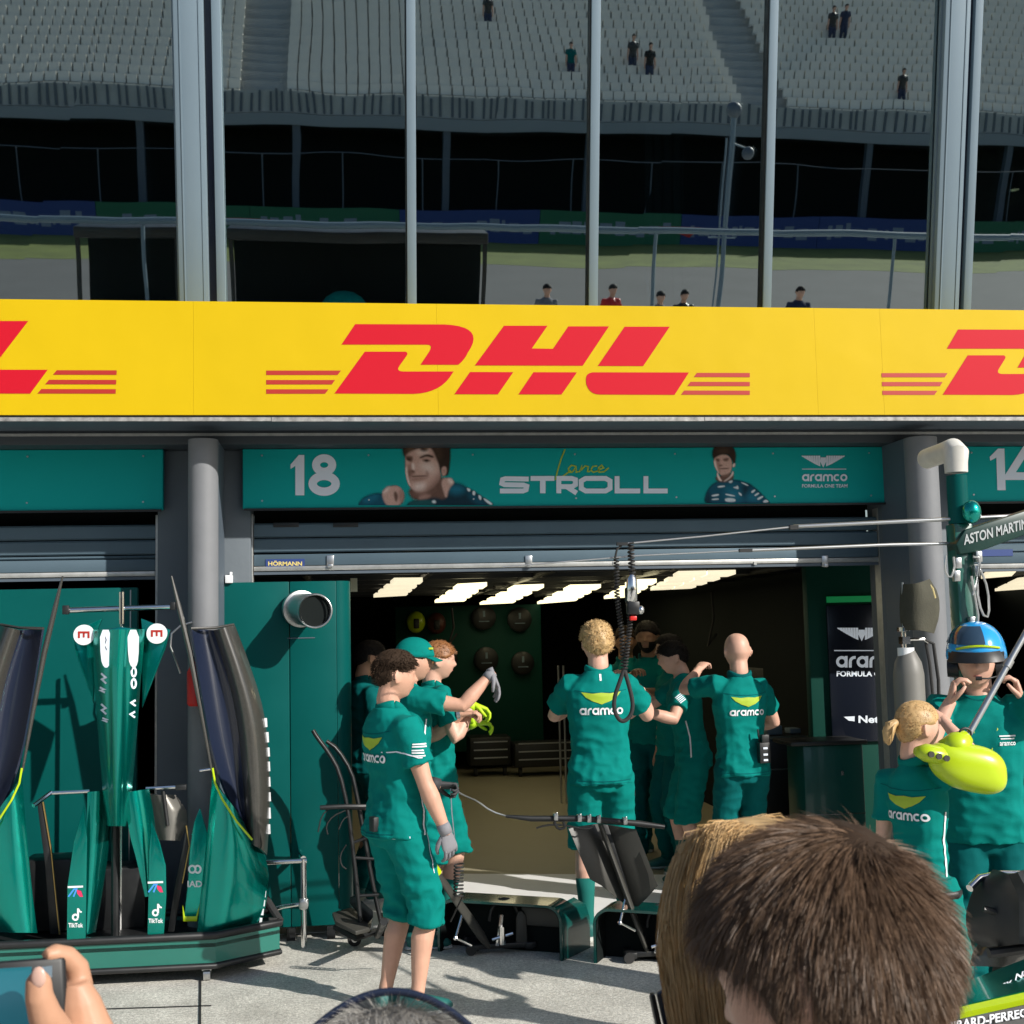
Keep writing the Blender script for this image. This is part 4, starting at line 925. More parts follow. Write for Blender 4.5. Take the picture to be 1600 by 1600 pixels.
for (xa, xb) in ((-4.1, -2.5), (-1.8, 2.3)):
    t = thing('pit_wall_stand', ('small dark team shelter by the track, narrower of two mirrored in the glass' if xb < -2 else 'wide dark team shelter by the track, mirrored in the glass'), 'shelter', ((xa+xb)/2, -13.5, 0))
    MB().bx(xa, xb, -14.2, -13, 2.98, 3.16).build('canopy', M['black'], t, bevel=.02)
    MB().bx(xa, xb, -14.2, -14.1, .9, 2.98).build('back_screen', M['interior'], t)
    MB().bx(xa, xb, -14.2, -13.0, .0, 1.7).build('desk', mat('shelter_desk_grey', (.07, .09, .08), .6), t, bevel=.02)
    for x in (xa+.05, xb-.05): MB().bx(x-.03, x+.03, -13.06, -13, 1.7, 2.98).build('post', M['black'], t)
    if xb > 0:
        c = MB(); rows = []
        c.ball((.0, -13.2, 1.85), (.42, .3, .35), 16); c.build('draped_cover', M['teal_cloth'], t, smooth=180)

slab_j = MB()
for p, q in ((G(313, 1532, 0), G(312, 1640, 0)), (G(-300, 1592, 0), G(330, 1572, 0))):
    d = (q-p).normalized(); n = V((-d.y, d.x, 0)); slab_j.prism([p+n*.006+V((0, 0, .001)), q+n*.006+V((0, 0, .001)), q-n*.006+V((0, 0, .001)), p-n*.006+V((0, 0, .001))], (0, 0, .003))
tag(slab_j.build('expansion_joint', M['rubber'], None, smooth=0), kind='structure')
# mirrored line of sight: where a photograph pixel on the glass looks to
def mirror_ray(px, py):
    d = ray(px, py); n = V((0, -math.cos(TT), -math.sin(TT))); p0 = tilt(0, 0); t = (p0-CAM).dot(n)/d.dot(n); return CAM+d*t, d-n*(2*d.dot(n))
t = thing('camera_mast', 'slim mast with two lamps across the pit lane, mirrored in the fourth window', 'mast', (0, 0, 0))
p, d = mirror_ray(1140, 300); k = (-19-p.y)/d.y; mxx = p.x+d.x*k
t.location = (mxx, -19, 0)
e = MB(); e.tube([(mxx, -19, 0), (mxx, -19, 5.0)], .05, 8); e.tube([(mxx-.12, -19, 0), (mxx-.12, -19, 4.6)], .02, 6); e.tube([(mxx-.35, -19, 2.6), (mxx+.25, -19, 2.6)], .02, 6); e.tube([(mxx, -19, 4.5), (mxx+.3, -19, 4.4)], .02, 6); e.build('pole', M['grey_frame'], t)
e = MB(); e.ball((mxx, -19, 5.15), .16, 12); e.build('lamp_head', M['grey_dark'], t); e = MB(); e.ball((mxx+.36, -19, 4.3), .14, 12); e.build('lamp_head', M['grey_dark'], t)

e = MB(); e.tube([(-20, -12.8, 3.28), (34, -12.8, 3.28)], .055, 8)
for x in range(-19, 34, 4): e.tube([(x, -12.8, 0), (x, -12.8, 3.28)], .03, 6)
tag(e.build('overhead_rail', M['grey_frame'], None, smooth=40), 'long pale overhead rail on thin posts across the pit lane, mirrored in the windows', 'rail')
# ================================================================ objects
def hdl(name, label, cat, px, py, y, z=None, group=None):
    p = W(px, py, y); 
    if z is not None: p.z = z
    return thing(name, label, cat, p, 0, group)
def plate(name, pts, y, th, m, par, bevel=.003, dy=None):
    """flat plate whose outline was measured on the photograph: stands at Y = y, th thick; dy gives each corner its own depth"""
    P = [W(a, b, y+(dy[i] if dy else 0)) for i, (a, b) in enumerate(pts)]
    return MB().prism(P, (0, th, 0)).build(name, m, par, bevel=bevel)
def lerp(a, b, t): return a+(b-a)*t
def interp(prof, y):
    for (a, b) in zip(prof[:-1], prof[1:]):
        if a[1] <= y <= b[1]: return lerp(a[0], b[0], (y-a[1])/max(1e-6, b[1]-a[1]))
    return prof[0][0] if y < prof[0][1] else prof[-1][0]
def smooth_prof(p):
    q = [p[0]]
    for a, b in zip(p[:-1], p[1:]): q += [(a[0]*.75+b[0]*.25, a[1]*.75+b[1]*.25), (a[0]*.25+b[0]*.75, a[1]*.25+b[1]*.75)]
    return q+[p[-1]]
def shell(name, left, right, y, bulge, m, par, th=.012, n=26, c=12, yl=0, yr=0, ridge=0, mirror=None, skew=0., lean=0.):
    """curved skin between two edge profiles (px lists from top to bottom), standing about Y = y, bowed towards the camera by bulge"""
    left = smooth_prof(left); right = smooth_prof(right); y0 = max(left[0][1], right[0][1])-0; 
    rows = []
    for i in range(n+1):
        t = i/n; a0 = left[0][1]+(left[-1][1]-left[0][1])*t; b0 = right[0][1]+(right[-1][1]-right[0][1])*t
        xa = interp(left, a0); xb = interp(right, b0); row = []
        for j in range(c+1):
            s = j/c; px = lerp(xa, xb, s); py = lerp(a0, b0, s)
            if mirror is not None: px = 2*mirror-px
            q = abs(2*s-1+skew*(1-abs(2*s-1))); dep = bulge*(1-q**2)+ridge*max(0, 1-abs(2*s-1)*3)
            row.append(W(px, py, y+lerp(yl, yr, s)+lean*t-dep))
        rows.append(row)
    v, f = sheet(rows, th if mirror is None else -th); return mesh_obj(name, v, f, m, par, smooth=50)

# ---------------------------------------------------------------- partitions
def partition(x0, x1, label, z0=.075, z1=2.19):
    t = thing('partition_panel', label, 'partition', ((x0+x1)/2, -.05, 0)); return t
PY = -.12
x0 = W(335, 1100, PY).x; x1 = W(527, 1100, PY).x; xe = W(549, 1100, PY).x
tp = partition(x0, xe, 'glossy green partition panel with a silver exhaust pipe end, left of the open garage')
xm = W(452, 930, PY).x
for a, b in ((x0, xm-.002), (xm+.002, x1)): MB().bx(a, b, PY, PY+.06, .075, 2.185).build('panel', M['teal_panel'], tp, bevel=.006)
cr = MB(); r = xe-x1; pts = [(x1+.001, PY)]+[(x1+r*math.sin(a), PY+r*1.3*(1-math.cos(a))) for a in [math.pi/2*i/8 for i in range(1, 9)]]+[(xe, .5), (xe-.05, .5), (xe-.05, PY+.09), (x1+.001, PY+.06)]
cr.prism([(a, b, .075) for a, b in pts], (0, 0, 2.11)).build('rounded_corner', M['teal_panel'], tp, smooth=30)
ft = MB()
for a in (x0+.06, xm, x1-.05): ft.box((a, PY+.03, .037), (.05, .12, .074))
ft.build('foot', M['black'], tp)
c0 = W(468, 951, PY); c1 = W(492, 954.5, PY-.30)
pp = MB(); pp.tube([c0, c0.lerp(c1, .12), c0.lerp(c1, .13), c1], [.115, .115, .100, .100], 36, caps=False); pp.tube([c1, c1.lerp(c0, .9)], [.094, .094], 36, caps=False)
pp.tube([c1.lerp(c0, .012), c1-(c1-c0)*.0], [.104, .104], 36, caps=False)
rim = [c1+V((math.cos(a)*.1, 0, math.sin(a)*.1)) for a in [2*math.pi*i/36 for i in range(37)]]
pp.tube(rim, .0065, 8); pp.build('exhaust_pipe', M['steel'], tp, smooth=60)
ip = MB(); ip.tube([c1.lerp(c0, .05), c1.lerp(c0, .07)], .0955, 36); ip.build('pipe_shade_disc', M['interior'], tp)  # black disc near the mouth stands in for the shade inside the pipe
c = W(358, 905, PY); b = MB(); b.box(c+V((0, -.004, .0)), (.045, .05, .05)); b.box(c+V((.012, -.004, .035)), (.016, .02, .02)); b.build('white_latch', M['white'], tp, bevel=.004)
c = W(463, 997, PY); MB().box(c+V((.03, -.001, 0)), (.17, .004, .006)).build('seam_line', M['grey_dark'], tp)
c = W(553, 915, PY); tag(MB().box(W(553, 914, .3), (.045, .004, .09)).build('paper_notice', M['cream'], tp))
xa = W(-900, 1100, PY).x; xb = W(214, 1100, PY).x
tp2 = partition(xa, xb, 'green partition panel behind the bodywork trolley at the left')
for a, b in ((xa, xa+2.2), (xa+2.204, xb)): MB().bx(a, b, PY, PY+.06, .075, 2.165).build('panel', M['teal_panel'], tp2, bevel=.006)
g = MB(); 
for q in ((.05,), ): g.bx(xb-.045, xb-.038, PY-.003, PY, .1, 2.15)
for z in (2.02, 1.3, .6): g.tube([(xb-.10, PY, z), (xb-.10, PY-.006, z)], .008, 8)
g.build('edge_screws', M['steel'], tp2)

# ---------------------------------------------------------------- bodywork trolley and the car body parts that stand on it
zb_ = .085; zr = .245
A = G(-210, 1536, zb_); B = G(337, 1509, zb_); Cc = G(437, 1487, zb_); D_ = Cc+V((-.06, .34, 0)); E_ = A+V((0, .75, 0))
tr = thing('bodywork_trolley', 'low green skirted trolley with black rim carrying racing car body parts', 'trolley', (B.x-.5, B.y+.3, 0))
ring = [A, B, Cc, D_, E_]
sk = MB()
for p, q in zip(ring, ring[1:]+ring[:1]):
    d = (q-p).normalized(); nrm = V((-d.y, d.x, 0)); sk.prism([p+V((0, 0, 0)), q+V((0, 0, 0)), q+V((0, 0, zr-zb_)), p+V((0, 0, zr-zb_))], nrm*.012)
sk.build('skirt', mat('skirt_green', (.02, .16, .125), .3, coat=.4, var=.08, vs=3), tr)
MB().prism([p+V((0, 0, .10)) for p in ring], (0, 0, .02)).build('tray_floor', M['black'], tr)
for z, r, nm in ((zr, .022, 'rim_tube'), (zb_, .017, 'lower_tube')):
    t = MB(); t.tube([p+V((0, 0, z-zb_)) for p in ring+[ring[0]]], r, 10, ref=(0, 0, 1)); t.build(nm, M['black'], tr, smooth=50)
t = MB(); t.tube([Cc+V((-.06, -.02, zr-zb_+.01)), Cc+V((-.0, .0, zr-zb_+.01)), Cc+V((-.10, .10, .30))], .024, 10); t.build('corner_handle', M['rubber'], tr)
for p in (V((B.x-.05, B.y+.05, 0)), V((B.x-.95, B.y+.02, 0)), V((B.x-.1, B.y+.5, 0))):
    c = MB(); c.tube([p+V((-.018, 0, .035)), p+V((.018, 0, .035))], .035, 16); c.box(p+V((0, .0, .07)), (.05, .05, .03)); c.build('castor', M['steel'], tr)
RY_ = -.80
up = MB()
up.tube([W(188, 1462, RY_+.25), W(190, 970, RY_+.25)], .010, 8)
up.tube([W(100, 954, RY_), W(272, 948, RY_)], .016, 12); up.tube([W(190, 975, RY_-.02), W(190, 925, RY_-.02)], .016, 12)
up.tube([W(78, 1239, RY_), W(140, 1236, RY_)], .011, 8); up.tube([W(228, 1232, RY_), W(284, 1229, RY_)], .011, 8); up.tube([W(80, 1238, RY_), W(52, 1259, RY_-.1)], .012, 8)
up.tube([W(312, 1204, RY_), W(332, 1201, RY_)], .008, 8)
up.build('support_tubes', M['chrome'], tr)
hub = MB(); hub.box(W(103, 953, RY_-.02), (.035, .03, .05)); hub.box(W(270, 947, RY_-.02), (.03, .03, .045)); hub.box(W(283, 1230, RY_), (.06, .04, .03)); hub.build('clamp', M['black'], tr, bevel=.004)
bx_ = MB(); bx_.bx(W(40, 1330, RY_+.3).x, W(120, 1330, RY_+.3).x, RY_+.2, RY_+.45, .22, .62); bx_.bx(W(150, 1370, RY_+.3).x, W(230, 1370, RY_+.3).x, RY_+.25, RY_+.5, .2, .55)
bx_.build('support_block', M['black'], tr, bevel=.02)

def cover(mir, label):
    t = thing('sidepod_cover', label, 'car body part', W(365 if mir is None else 2*mir-365, 1455, RY_-.05))
    k = dict(mirror=mir)
    inner_l = [(297, 984), (304, 1030), (317, 1110), (330, 1180), (352, 1246), (390, 1312)]; inner_r = [(336, 984), (360, 1060), (374, 1130), (381, 1200), (386, 1268), (393, 1314)]
    outer_r = [(364, 978), (384, 1030), (404, 1090), (414, 1140), (418, 1200), (419, 1262), (414, 1336)]
    shell('inner_duct', inner_l, inner_r, RY_, -.05, M['navy'], t, th=.012, yl=-.05, yr=.02, **k)
    shell('outer_shell', inner_r, outer_r, RY_, .10, M['carbon'], t, th=.012, yl=.02, yr=.10, **k)
    o = shell('teal_flank', [(334, 1214), (327, 1300), (317, 1400), (310, 1458)], [(393, 1312), (414, 1342), (418, 1384), (409, 1434), (391, 1453)], RY_-.03, .09, M['teal_paint'], t, th=.012, yl=-.04, yr=.08, skew=.25, **k)
    e = MB(); L = lambda a, b, d: W(a if mir is None else 2*mir-a, b, RY_+d)
    e.tube([L(332, 1200, -.10), L(336, 1224, -.11), L(348, 1250, -.13), L(370, 1284, -.14), L(394, 1312, -.10)], .006, 6); e.build('lime_edge', M['lime'], t)
    e = MB(); e.tube([L(268, 900, -.02), L(280, 950, -.02), L(297, 1020, -.03), L(314, 1110, -.04), L(331, 1205, -.05)], [.005, .014, .016, .012, .006], 8); e.build('carbon_strut', M['carbon'], t)
    e = MB(); e.tube([L(298, 982, -.05), L(336, 981, .0), L(365, 976, .10)], .008, 8); e.build('top_edge', M['carbon'], t)
    q = Ink()
    for i, (a, b, h) in enumerate(((415, 1122, 14), (417.5, 1144, 16), (419, 1168, 14), (419.5, 1190, 15), (420, 1214, 15), (420.5, 1238, 14), (420.5, 1262, 17), (420, 1288, 15))): q.stroke([(a, b), (a+.8, b+h)], 4.2)
    q.put('edge_lettering', M['white'], t, lambda u, v, k=0: W(u if mir is None else 2*mir-u, v, RY_+.085-.0))
    q = Ink()
    for (a, b, h) in ((414, 1392, 10), (412.5, 1406, 10), (410.5, 1420, 10), (408, 1434, 10)): q.stroke([(a, b), (a-1, b+h)], 4)
    q.put('edge_lettering', M['white'], t, lambda u, v, k=0: W(u if mir is None else 2*mir-u, v, RY_+.03))
    return t
cover(None, 'tall teal and carbon car sidepod cover at the right end of the trolley')
cover(183, 'teal and carbon car sidepod cover cut by the left edge of the photo')

nz = thing('nose_cone', 'upright teal racing car nose cone with two red E circles on its flared tips', 'nose cone', W(187, 1460, RY_-.05))
NY = RY_-.12
shell('nose_body', [(149, 984), (149, 1050), (157, 1150), (163, 1232), (170, 1290)], [(224, 983), (218, 1050), (212, 1130), (204, 1226), (196, 1291)], NY, .11, M['teal_paint'], nz, th=.012, ridge=.03, n=30, c=18)
nc = MB(); nc.prism([W(a, b, NY-.02) for a, b in ((152, 985), (188, 979), (222, 984), (214, 992), (186, 996), (158, 993))], (0, .10, 0)); nc.build('nose_tip', M['teal_paint'], nz, bevel=.01)
st_ = MB(); st_.tube([W(180, 1240, NY+.1), W(180, 1462, NY+.1)], .022, 10); st_.build('stand_pole', M['black'], nz)
for side, poly, cc in (('l', [(114, 986), (160, 966), (152, 986), (146, 1100), (117, 1018)], (131, 992)), ('r', [(220, 966), (266, 984), (259, 1012), (222, 1106), (222, 986)], (245, 990))):
    o = plate('wing_tip', poly, NY+.03, .02, M['teal_paint'], nz, .005, dy=([0, .03, .04, .03, 0] if side == 'l' else [.03, 0, 0, .03, .04]))
    d = MB(); c = W(cc[0], cc[1], NY-.004); d.tube([c, c+V((0, .012, 0))], .056, 28); do = d.build('round_sticker', M['white'], o)
    q = Ink(); a, b = cc; s = -1
    q.stroke([(a-7.5, b+5), (a-7.5, b-4), (a+7.5, b-4), (a+7.5, b+5)], 3.2); q.stroke([(a, b-3), (a, b+4)], 3)
    q.put('lettering', M['redstripe'], do, px_map(NY-.004, .002, 0))
for a in (166, 209):
    q = Ink(); q.poly(smoothp([(a-9.5, 984), (a+9, 984), (a+8, 1030), (a+4, 1043), (a-3, 1043), (a-8, 1030)], 1)); q.put('pale_patch', M['pale'] if a < 180 else M['white'], nz, px_map(NY-.098, .012, 0))
def lies(bvo, ink, name, m, par, y0, eps=.003):
    """print marks on to a curved skin by looking along +Y"""
    bvh = BVHTree.FromPolygons([v.co.copy() for v in bvo.data.vertices], [tuple(p.vertices) for p in bvo.data.polygons]); vs = []
    for a, b, k in ink.v:
        p = W(a, b, y0); d = (p-CAM).normalized(); h = bvh.ray_cast(p, d, 1.2); vs.append((h[0]-d*(eps+k*.0003)) if h[0] else p+d*.1)
    mesh_obj(name, vs, ink.f, m, par, smooth=0, fixn=False)
nb_ = [o for o in nz.children if o.name.startswith('nose_body')][0]
q = Ink()
for x, y, h in ((162, 1052, 16), (160, 1074, 8), (162, 1100, 16), (164, 1122, 6)): q.stroke([(x-4, y), (x+3, y+h*.4), (x-3, y+h*.6), (x+4, y+h)], 3)
for x, y in ((209, 1050), (209, 1068)): q.ring(x, y, 3.4, 7, 3, n=12)
for x, y in ((209, 1094), (208, 1112)): q.stroke([(x+3, y), (x-4, y+4), (x+3, y+9)], 3)
lies(nb_, q, 'lettering', M['pale'], nz, NY-.4)
q = Ink(); q.stroke([(206, 1020), (211, 1016), (214, 1004), (209, 1002), (207, 1008), (213, 1014)], 1.4); q.stroke([(163, 992), (166, 1000), (163, 1008), (167, 1016)], 1.4); lies(nb_, q, 'small_print', M['grey_dark'], nz, NY-.4, eps=.02)

def lower(label, twist_l, twist_r, plate_pts, cx, ty, dark, dyt):
    t = thing('wing_pillar', label, 'car body part', W(cx, 1465, NY))
    shell('twisted_blade', twist_l, twist_r, NY+.0, .035, M['teal_paint'], t, th=.012, yl=dyt[0], yr=dyt[1], n=18, c=8)
    o = plate('front_plate', plate_pts, NY-.08, .018, M['teal_paint'], t, .005)
    q = Ink(); a = cx; b = ty
    q.stroke([(a-13, b-9), (a+11, b-10)], 3)
    q.put('logo_bar', M['white'], o, px_map(NY-.08, .003))
    q = Ink(); q.stroke([(a-12, b+6), (a-3, b-6), (a+1, b-6), (a-4, b+6)], 2.6); q.put('logo_blue', mat('logo_blue', (.06, .3, .75), .5), o, px_map(NY-.08, .003))
    q = Ink(); q.poly([(a+1, b-5), (a+8, b-3), (a+11, b+6), (a+6, b+6), (a+2, b+1)]); q.put('logo_red', mat('logo_red', (.7, .03, .12), .5), o, px_map(NY-.08, .0036))
    q = Ink(); n0 = b+38
    q.ring(a-1, n0, 4, 4.2, 3, 20, 340, 14); q.stroke([(a+3, n0+1), (a+3.2, n0-14)], 3); q.stroke([(a+3.5, n0-13), (a+6, n0-9), (a+9, n0-8)], 2.6)
    px_text(q, 'TikTok', a-12, n0+16, 23, 7, .03); q.put('lettering', M['white'], o, px_map(NY-.08, .003))
lower('left teal wing pillar with small printed logos standing below the nose cone', [(138, 1237), (137, 1300), (135, 1380), (133, 1460)], [(173, 1234), (168, 1320), (156, 1400), (146, 1456)], [(131, 1258), (136, 1310), (134, 1472), (104, 1474), (105, 1385), (115, 1316)], 119, 1395, 1, (.0, .10))
lower('right brightly lit teal wing pillar with small printed logos below the nose cone', [(195, 1238), (203, 1300), (216, 1345), (229, 1400)], [(230, 1233), (238, 1275), (243, 1330), (236, 1402)], [(237, 1282), (250, 1318), (259, 1352), (260, 1400), (256, 1463), (230, 1463), (232, 1385), (233, 1330)], 244, 1388, 0, (-.02, .06))
fn_ = thing('bargeboard', 'teal bargeboard with white lettering beside the right sidepod cover', 'car body part', W(303, 1445, RY_))
o = plate('board', [(303, 1285), (312, 1262), (332, 1330), (319, 1392), (312, 1440), (286, 1440), (293, 1380), (296, 1330)], RY_-.06, .02, M['teal_paint'], fn_, .005)
q = Ink(); q.ring(300.5, 1358, 5, 5.5, 3, n=14); q.ring(309, 1358, 4.6, 5.5, 3, -150, 150, n=12); px_text(q, 'IAD', 293, 1386, 23, 10, .03); q.put('lettering', M['white'], o, px_map(RY_-.06, .003))
plate('lime_foot', [(285, 1414), (289, 1432), (306, 1432), (312, 1412), (308, 1440), (286, 1440)], RY_-.064, .02, M['lime'], fn_)
for lab, pts in (('thin dark turning vane with gilt edge at the left of the nose cone', [(58, 1256), (67, 1253), (80, 1330), (93, 1460), (78, 1460), (70, 1350)]), ('thin dark turning vane with gilt edge at the right of the nose cone', [(286, 1322), (291, 1290), (296, 1322), (285, 1380), (272, 1456), (262, 1456), (274, 1380)])):
    t = thing('turning_vane', lab, 'car body part', W(pts[4][0], 1460, RY_)); plate('vane', pts, RY_-.02, .03, M['black'], t)
    e = MB(); e.tube([W(a, b, RY_-.024) for a, b in pts[1:4]], .004, 6); e.build('gilt_edge', mat('gilt', (.5, .35, .12), .35, metal=.7), t)
t = thing('brake_duct', 'grey scoop shaped brake duct standing behind the right wing pillar', 'car body part', W(265, 1315, RY_+.1))
shell('scoop', [(233, 1240), (240, 1270), (250, 1312)], [(272, 1244), (294, 1275), (279, 1313)], RY_+.12, .09, mat('grey_scoop', (.22, .21, .19), .35, metal=.4), t)
e = MB(); e.tube([W(255, 1236, RY_+.02), W(262, 1290, RY_+.02)], .012, 8); e.build('stay', M['black'], t)
t = thing('fire_extinguisher', 'red fire extinguisher on the dark pier behind the trolley', 'fire extinguisher', W(306, 1105, -.68))
e = MB(); c = W(306, 1040, -.68); b = W(306, 1103, -.68); e.tube([b, b.lerp(c, .05), b.lerp(c, .85), c, c+V((0, 0, .03))], [.04, .05, .05, .03, .016], 20); e.build('bottle', M['redpl'], t, smooth=40)
e = MB(); q = W(278, 978, -.6); e.tube([W(300, 972, -.6), W(282, 978, -.6), W(268, 990, -.62), W(266, 1010, -.62), W(274, 1030, -.62), W(282, 1052, -.6)], .006, 8); e.build('hose', M['steel'], t)
e = MB(); e.tube([c, c+V((0, 0, .05))], .02, 10); e.build('valve', M['black'], t)

# ---------------------------------------------------------------- tubular stand and sack barrow
t = thing('tubular_stand', 'bright steel tubular stand between the trolley and the sack barrow', 'stand', G(475, 1482))
p0 = G(475, 1482); k0 = G(458, 1452)
e = MB(); tz = .52
e.tube([p0, V((p0.x, p0.y, tz))], .018, 14); e.tube([k0, V((k0.x, k0.y, tz-.02))], .016, 12); e.tube([V((p0.x, p0.y, tz)), V((k0.x, k0.y, tz)), V((k0.x-.28, k0.y+.02, tz))], .018, 12); e.tube([V((p0.x-.25, p0.y, tz-.01)), V((p0.x+.02, p0.y, tz-.01))], .016, 12)
e.tube([V((p0.x, p0.y, .26)), V((p0.x-.12, p0.y, .25)), V((p0.x-.3, p0.y+.1, .18))], .014, 10); e.build('frame', M['chrome'], t, smooth=50)
e = MB(); e.box((p0.x, p0.y-.01, .262), (.05, .05, .06)); e.tube([V((p0.x+.0, p0.y-.05, .26)), V((p0.x, p0.y+.05, .26))], .03, 14); e.build('clamp', M['steel'], t, bevel=.006)
BY = -.55
t = thing('sack_barrow', 'tall black jack trolley with bent handles leaning by the green panel', 'trolley', G(565, 1470))
for prof in ([(489, 1141), (494, 1150), (515, 1178), (530, 1205), (543, 1260), (553, 1340), (563, 1440)], [(510, 1158), (527, 1170), (549, 1205), (557, 1240), (568, 1300), (580, 1370), (596, 1445)]):
    e = MB(); e.tube([W(a, b, BY+(.05 if prof[0][0] > 500 else -.02)) for a, b in smooth_prof(prof)], [(.021, .013)]*(len(smooth_prof(prof))), 12, ref=(0, 1, 0)); e.build('handle_rail', M['black'], t, smooth=60)
e = MB()
for a, b in (((536, 1262), (575, 1264)), ((548, 1318), (580, 1306)), ((552, 1340), (584, 1342)), ((556, 1400), (592, 1398))): e.tube([W(*a, BY), W(*b, BY)], .009, 8)
e.tube([W(500, 1262, BY-.05), W(540, 1260, BY-.05), W(572, 1260, BY-.02)], .014, 8)
e.build('cross_bar', M['black'], t)
e = MB()
for pts in ([(538, 1262), (515, 1262), (502, 1275), (497, 1300)], [(540, 1266), (520, 1275), (509, 1290), (512, 1304)], [(545, 1275), (536, 1280), (529, 1296)], [(541, 1320), (531, 1336), (533, 1352), (541, 1358)]): e.tube([W(a, b, BY-.04) for a, b in smooth_prof(pts)], .004, 6)
e.build('cable', M['rubber'], t)
e = MB(); e.prism([G(519, 1432, .2), G(548, 1424, .2), G(582, 1440, .16), G(578, 1456, .14), G(556, 1462, .14), G(524, 1446, .18)], (0, 0, .025)); e.build('foot_plate', M['darkgrey'], t, bevel=.006)
e = MB(); e.prism([G(545, 1412, .26), G(556, 1408, .28), G(584, 1434, .22), G(574, 1446, .16)], (0.0, .05, .03)); e.build('cradle', M['black'], t, bevel=.01)
b0 = G(572, 1462, .06); e = MB(); e.tube([G(524, 1448, .12), G(556, 1466, .08), G(598, 1452, .08), G(596, 1430, .12)], .02, 8); e.tube([G(590, 1462, .05), G(600, 1440, .3)], .022, 8); e.build('base_frame', M['black'], t)
for p in (G(554, 1478), G(600, 1462)):
    w_ = MB(); c = p+V((0, 0, .042)); w_.tube([c+V((0, -.02, 0)), c+V((0, .02, 0))], .042, 24); wo = w_.build('wheel', M['rubber'], t, bevel=.005)
    h_ = MB(); h_.tube([c+V((0, -.024, 0)), c+V((0, -.021, 0))], .018, 16); h_.build('hub', M['steel'], wo)

# ---------------------------------------------------------------- low open fronted lockers with the two quick lift jacks
def locker(a, b, label, dep, hgt=.30):
    a = V((a.x, a.y, 0)); b = V((b.x, b.y, 0)); u = (b-a).normalized(); n = V((-u.y, u.x, 0)); w = (b-a).length
    t = thing('jack_locker', label, 'locker', (a+b)/2+n*dep/2)
    r = .09; q = lambda s, z, d: a+u*s+V((0, 0, z))+n*d
    arch = lambda e, rr: [(e, 0.0)]+[(e, hgt-e-rr)]+[(e+rr-rr*math.cos(x), hgt-e-rr+rr*math.sin(x)) for x in [math.pi/2*i/6 for i in range(1, 7)]]+[(w-e-rr+rr*math.sin(x), hgt-e-rr+rr*math.cos(x)) for x in [math.pi/2*i/6 for i in range(0, 7)]]+[(w-e, 0.0)]
    oa = arch(0, r); ia = arch(.014, r-.01); N = len(oa)
    vs = [q(s, z, 0) for s, z in oa]+[q(s, z, dep) for s, z in oa]+[q(s, z, 0) for s, z in ia]+[q(s, z, dep) for s, z in ia]; fs = []
    for i in range(N-1):
        fs += [(i, i+1, N+i+1, N+i), (2*N+i, 3*N+i, 3*N+i+1, 2*N+i+1), (i, 2*N+i, 2*N+i+1, i+1), (N+i, N+i+1, 3*N+i+1, 3*N+i)]
    fs += [(0, N, 3*N, 2*N), (N-1, 3*N-1, 4*N-1, 2*N-1)]
    o = mesh_obj('hood', vs, fs, mat('locker_green', (.003, .06, .052), .2, coat=.5, var=.08), t, smooth=40)
    m_ = MB(); m_.prism([q(s, z, dep-.05) for s, z in arch(.016, r-.012)], n*.02); m_.build('back_liner', M['interior'], t, smooth=0)
    vs = [q(s, z, .004) for s, z in arch(.0145, r-.0105)]+[q(s, z, dep-.05) for s, z in arch(.0145, r-.0105)]; N2 = len(vs)//2
    v2 = [q(s, z, .004) for s, z in arch(.018, r-.014)]+[q(s, z, dep-.05) for s, z in arch(.018, r-.014)]
    fs = [(i, i+1, N2+i+1, N2+i) for i in range(N2-1)]
    mesh_obj('liner', [p for p in v2], fs, M['interior'], t, smooth=40, fixn=False)
    s_ = MB(); A4 = [q(w+.002, .004, .01), q(w+.002, .205, .01), q(w-.012, .25, .01), q(w-.05, .285, .02)]; B4 = [q(w+.055, .004, dep+.10), q(w+.055, .18, dep+.10), q(w+.035, .245, dep+.10), q(w-.03, .285, dep+.08)]; v_, f_ = sheet([A4, B4], .006); mesh_obj('side_flare', v_, f_, MATS['locker_green'], t, smooth=60)
    d_ = MB(); d_.prism([q(.60*w, .15, dep*.6), q(.95*w, .15, dep*.6), q(.95*w, .26, dep*.6), q(.62*w, .26, dep*.6)], n*.02); d_.build('inner_box', M['darkgrey'], t, bevel=.02)
    return t
l1 = G(684, 1487); l2 = G(879, 1502); l3 = G(928, 1505); 
locker(l1, l2, 'left glossy green open fronted jack locker on the pit lane', .22)
d12 = (l2-l1); locker(l3, l3+d12*1.02, 'right glossy green open fronted jack locker behind the blond long haired woman', .22)

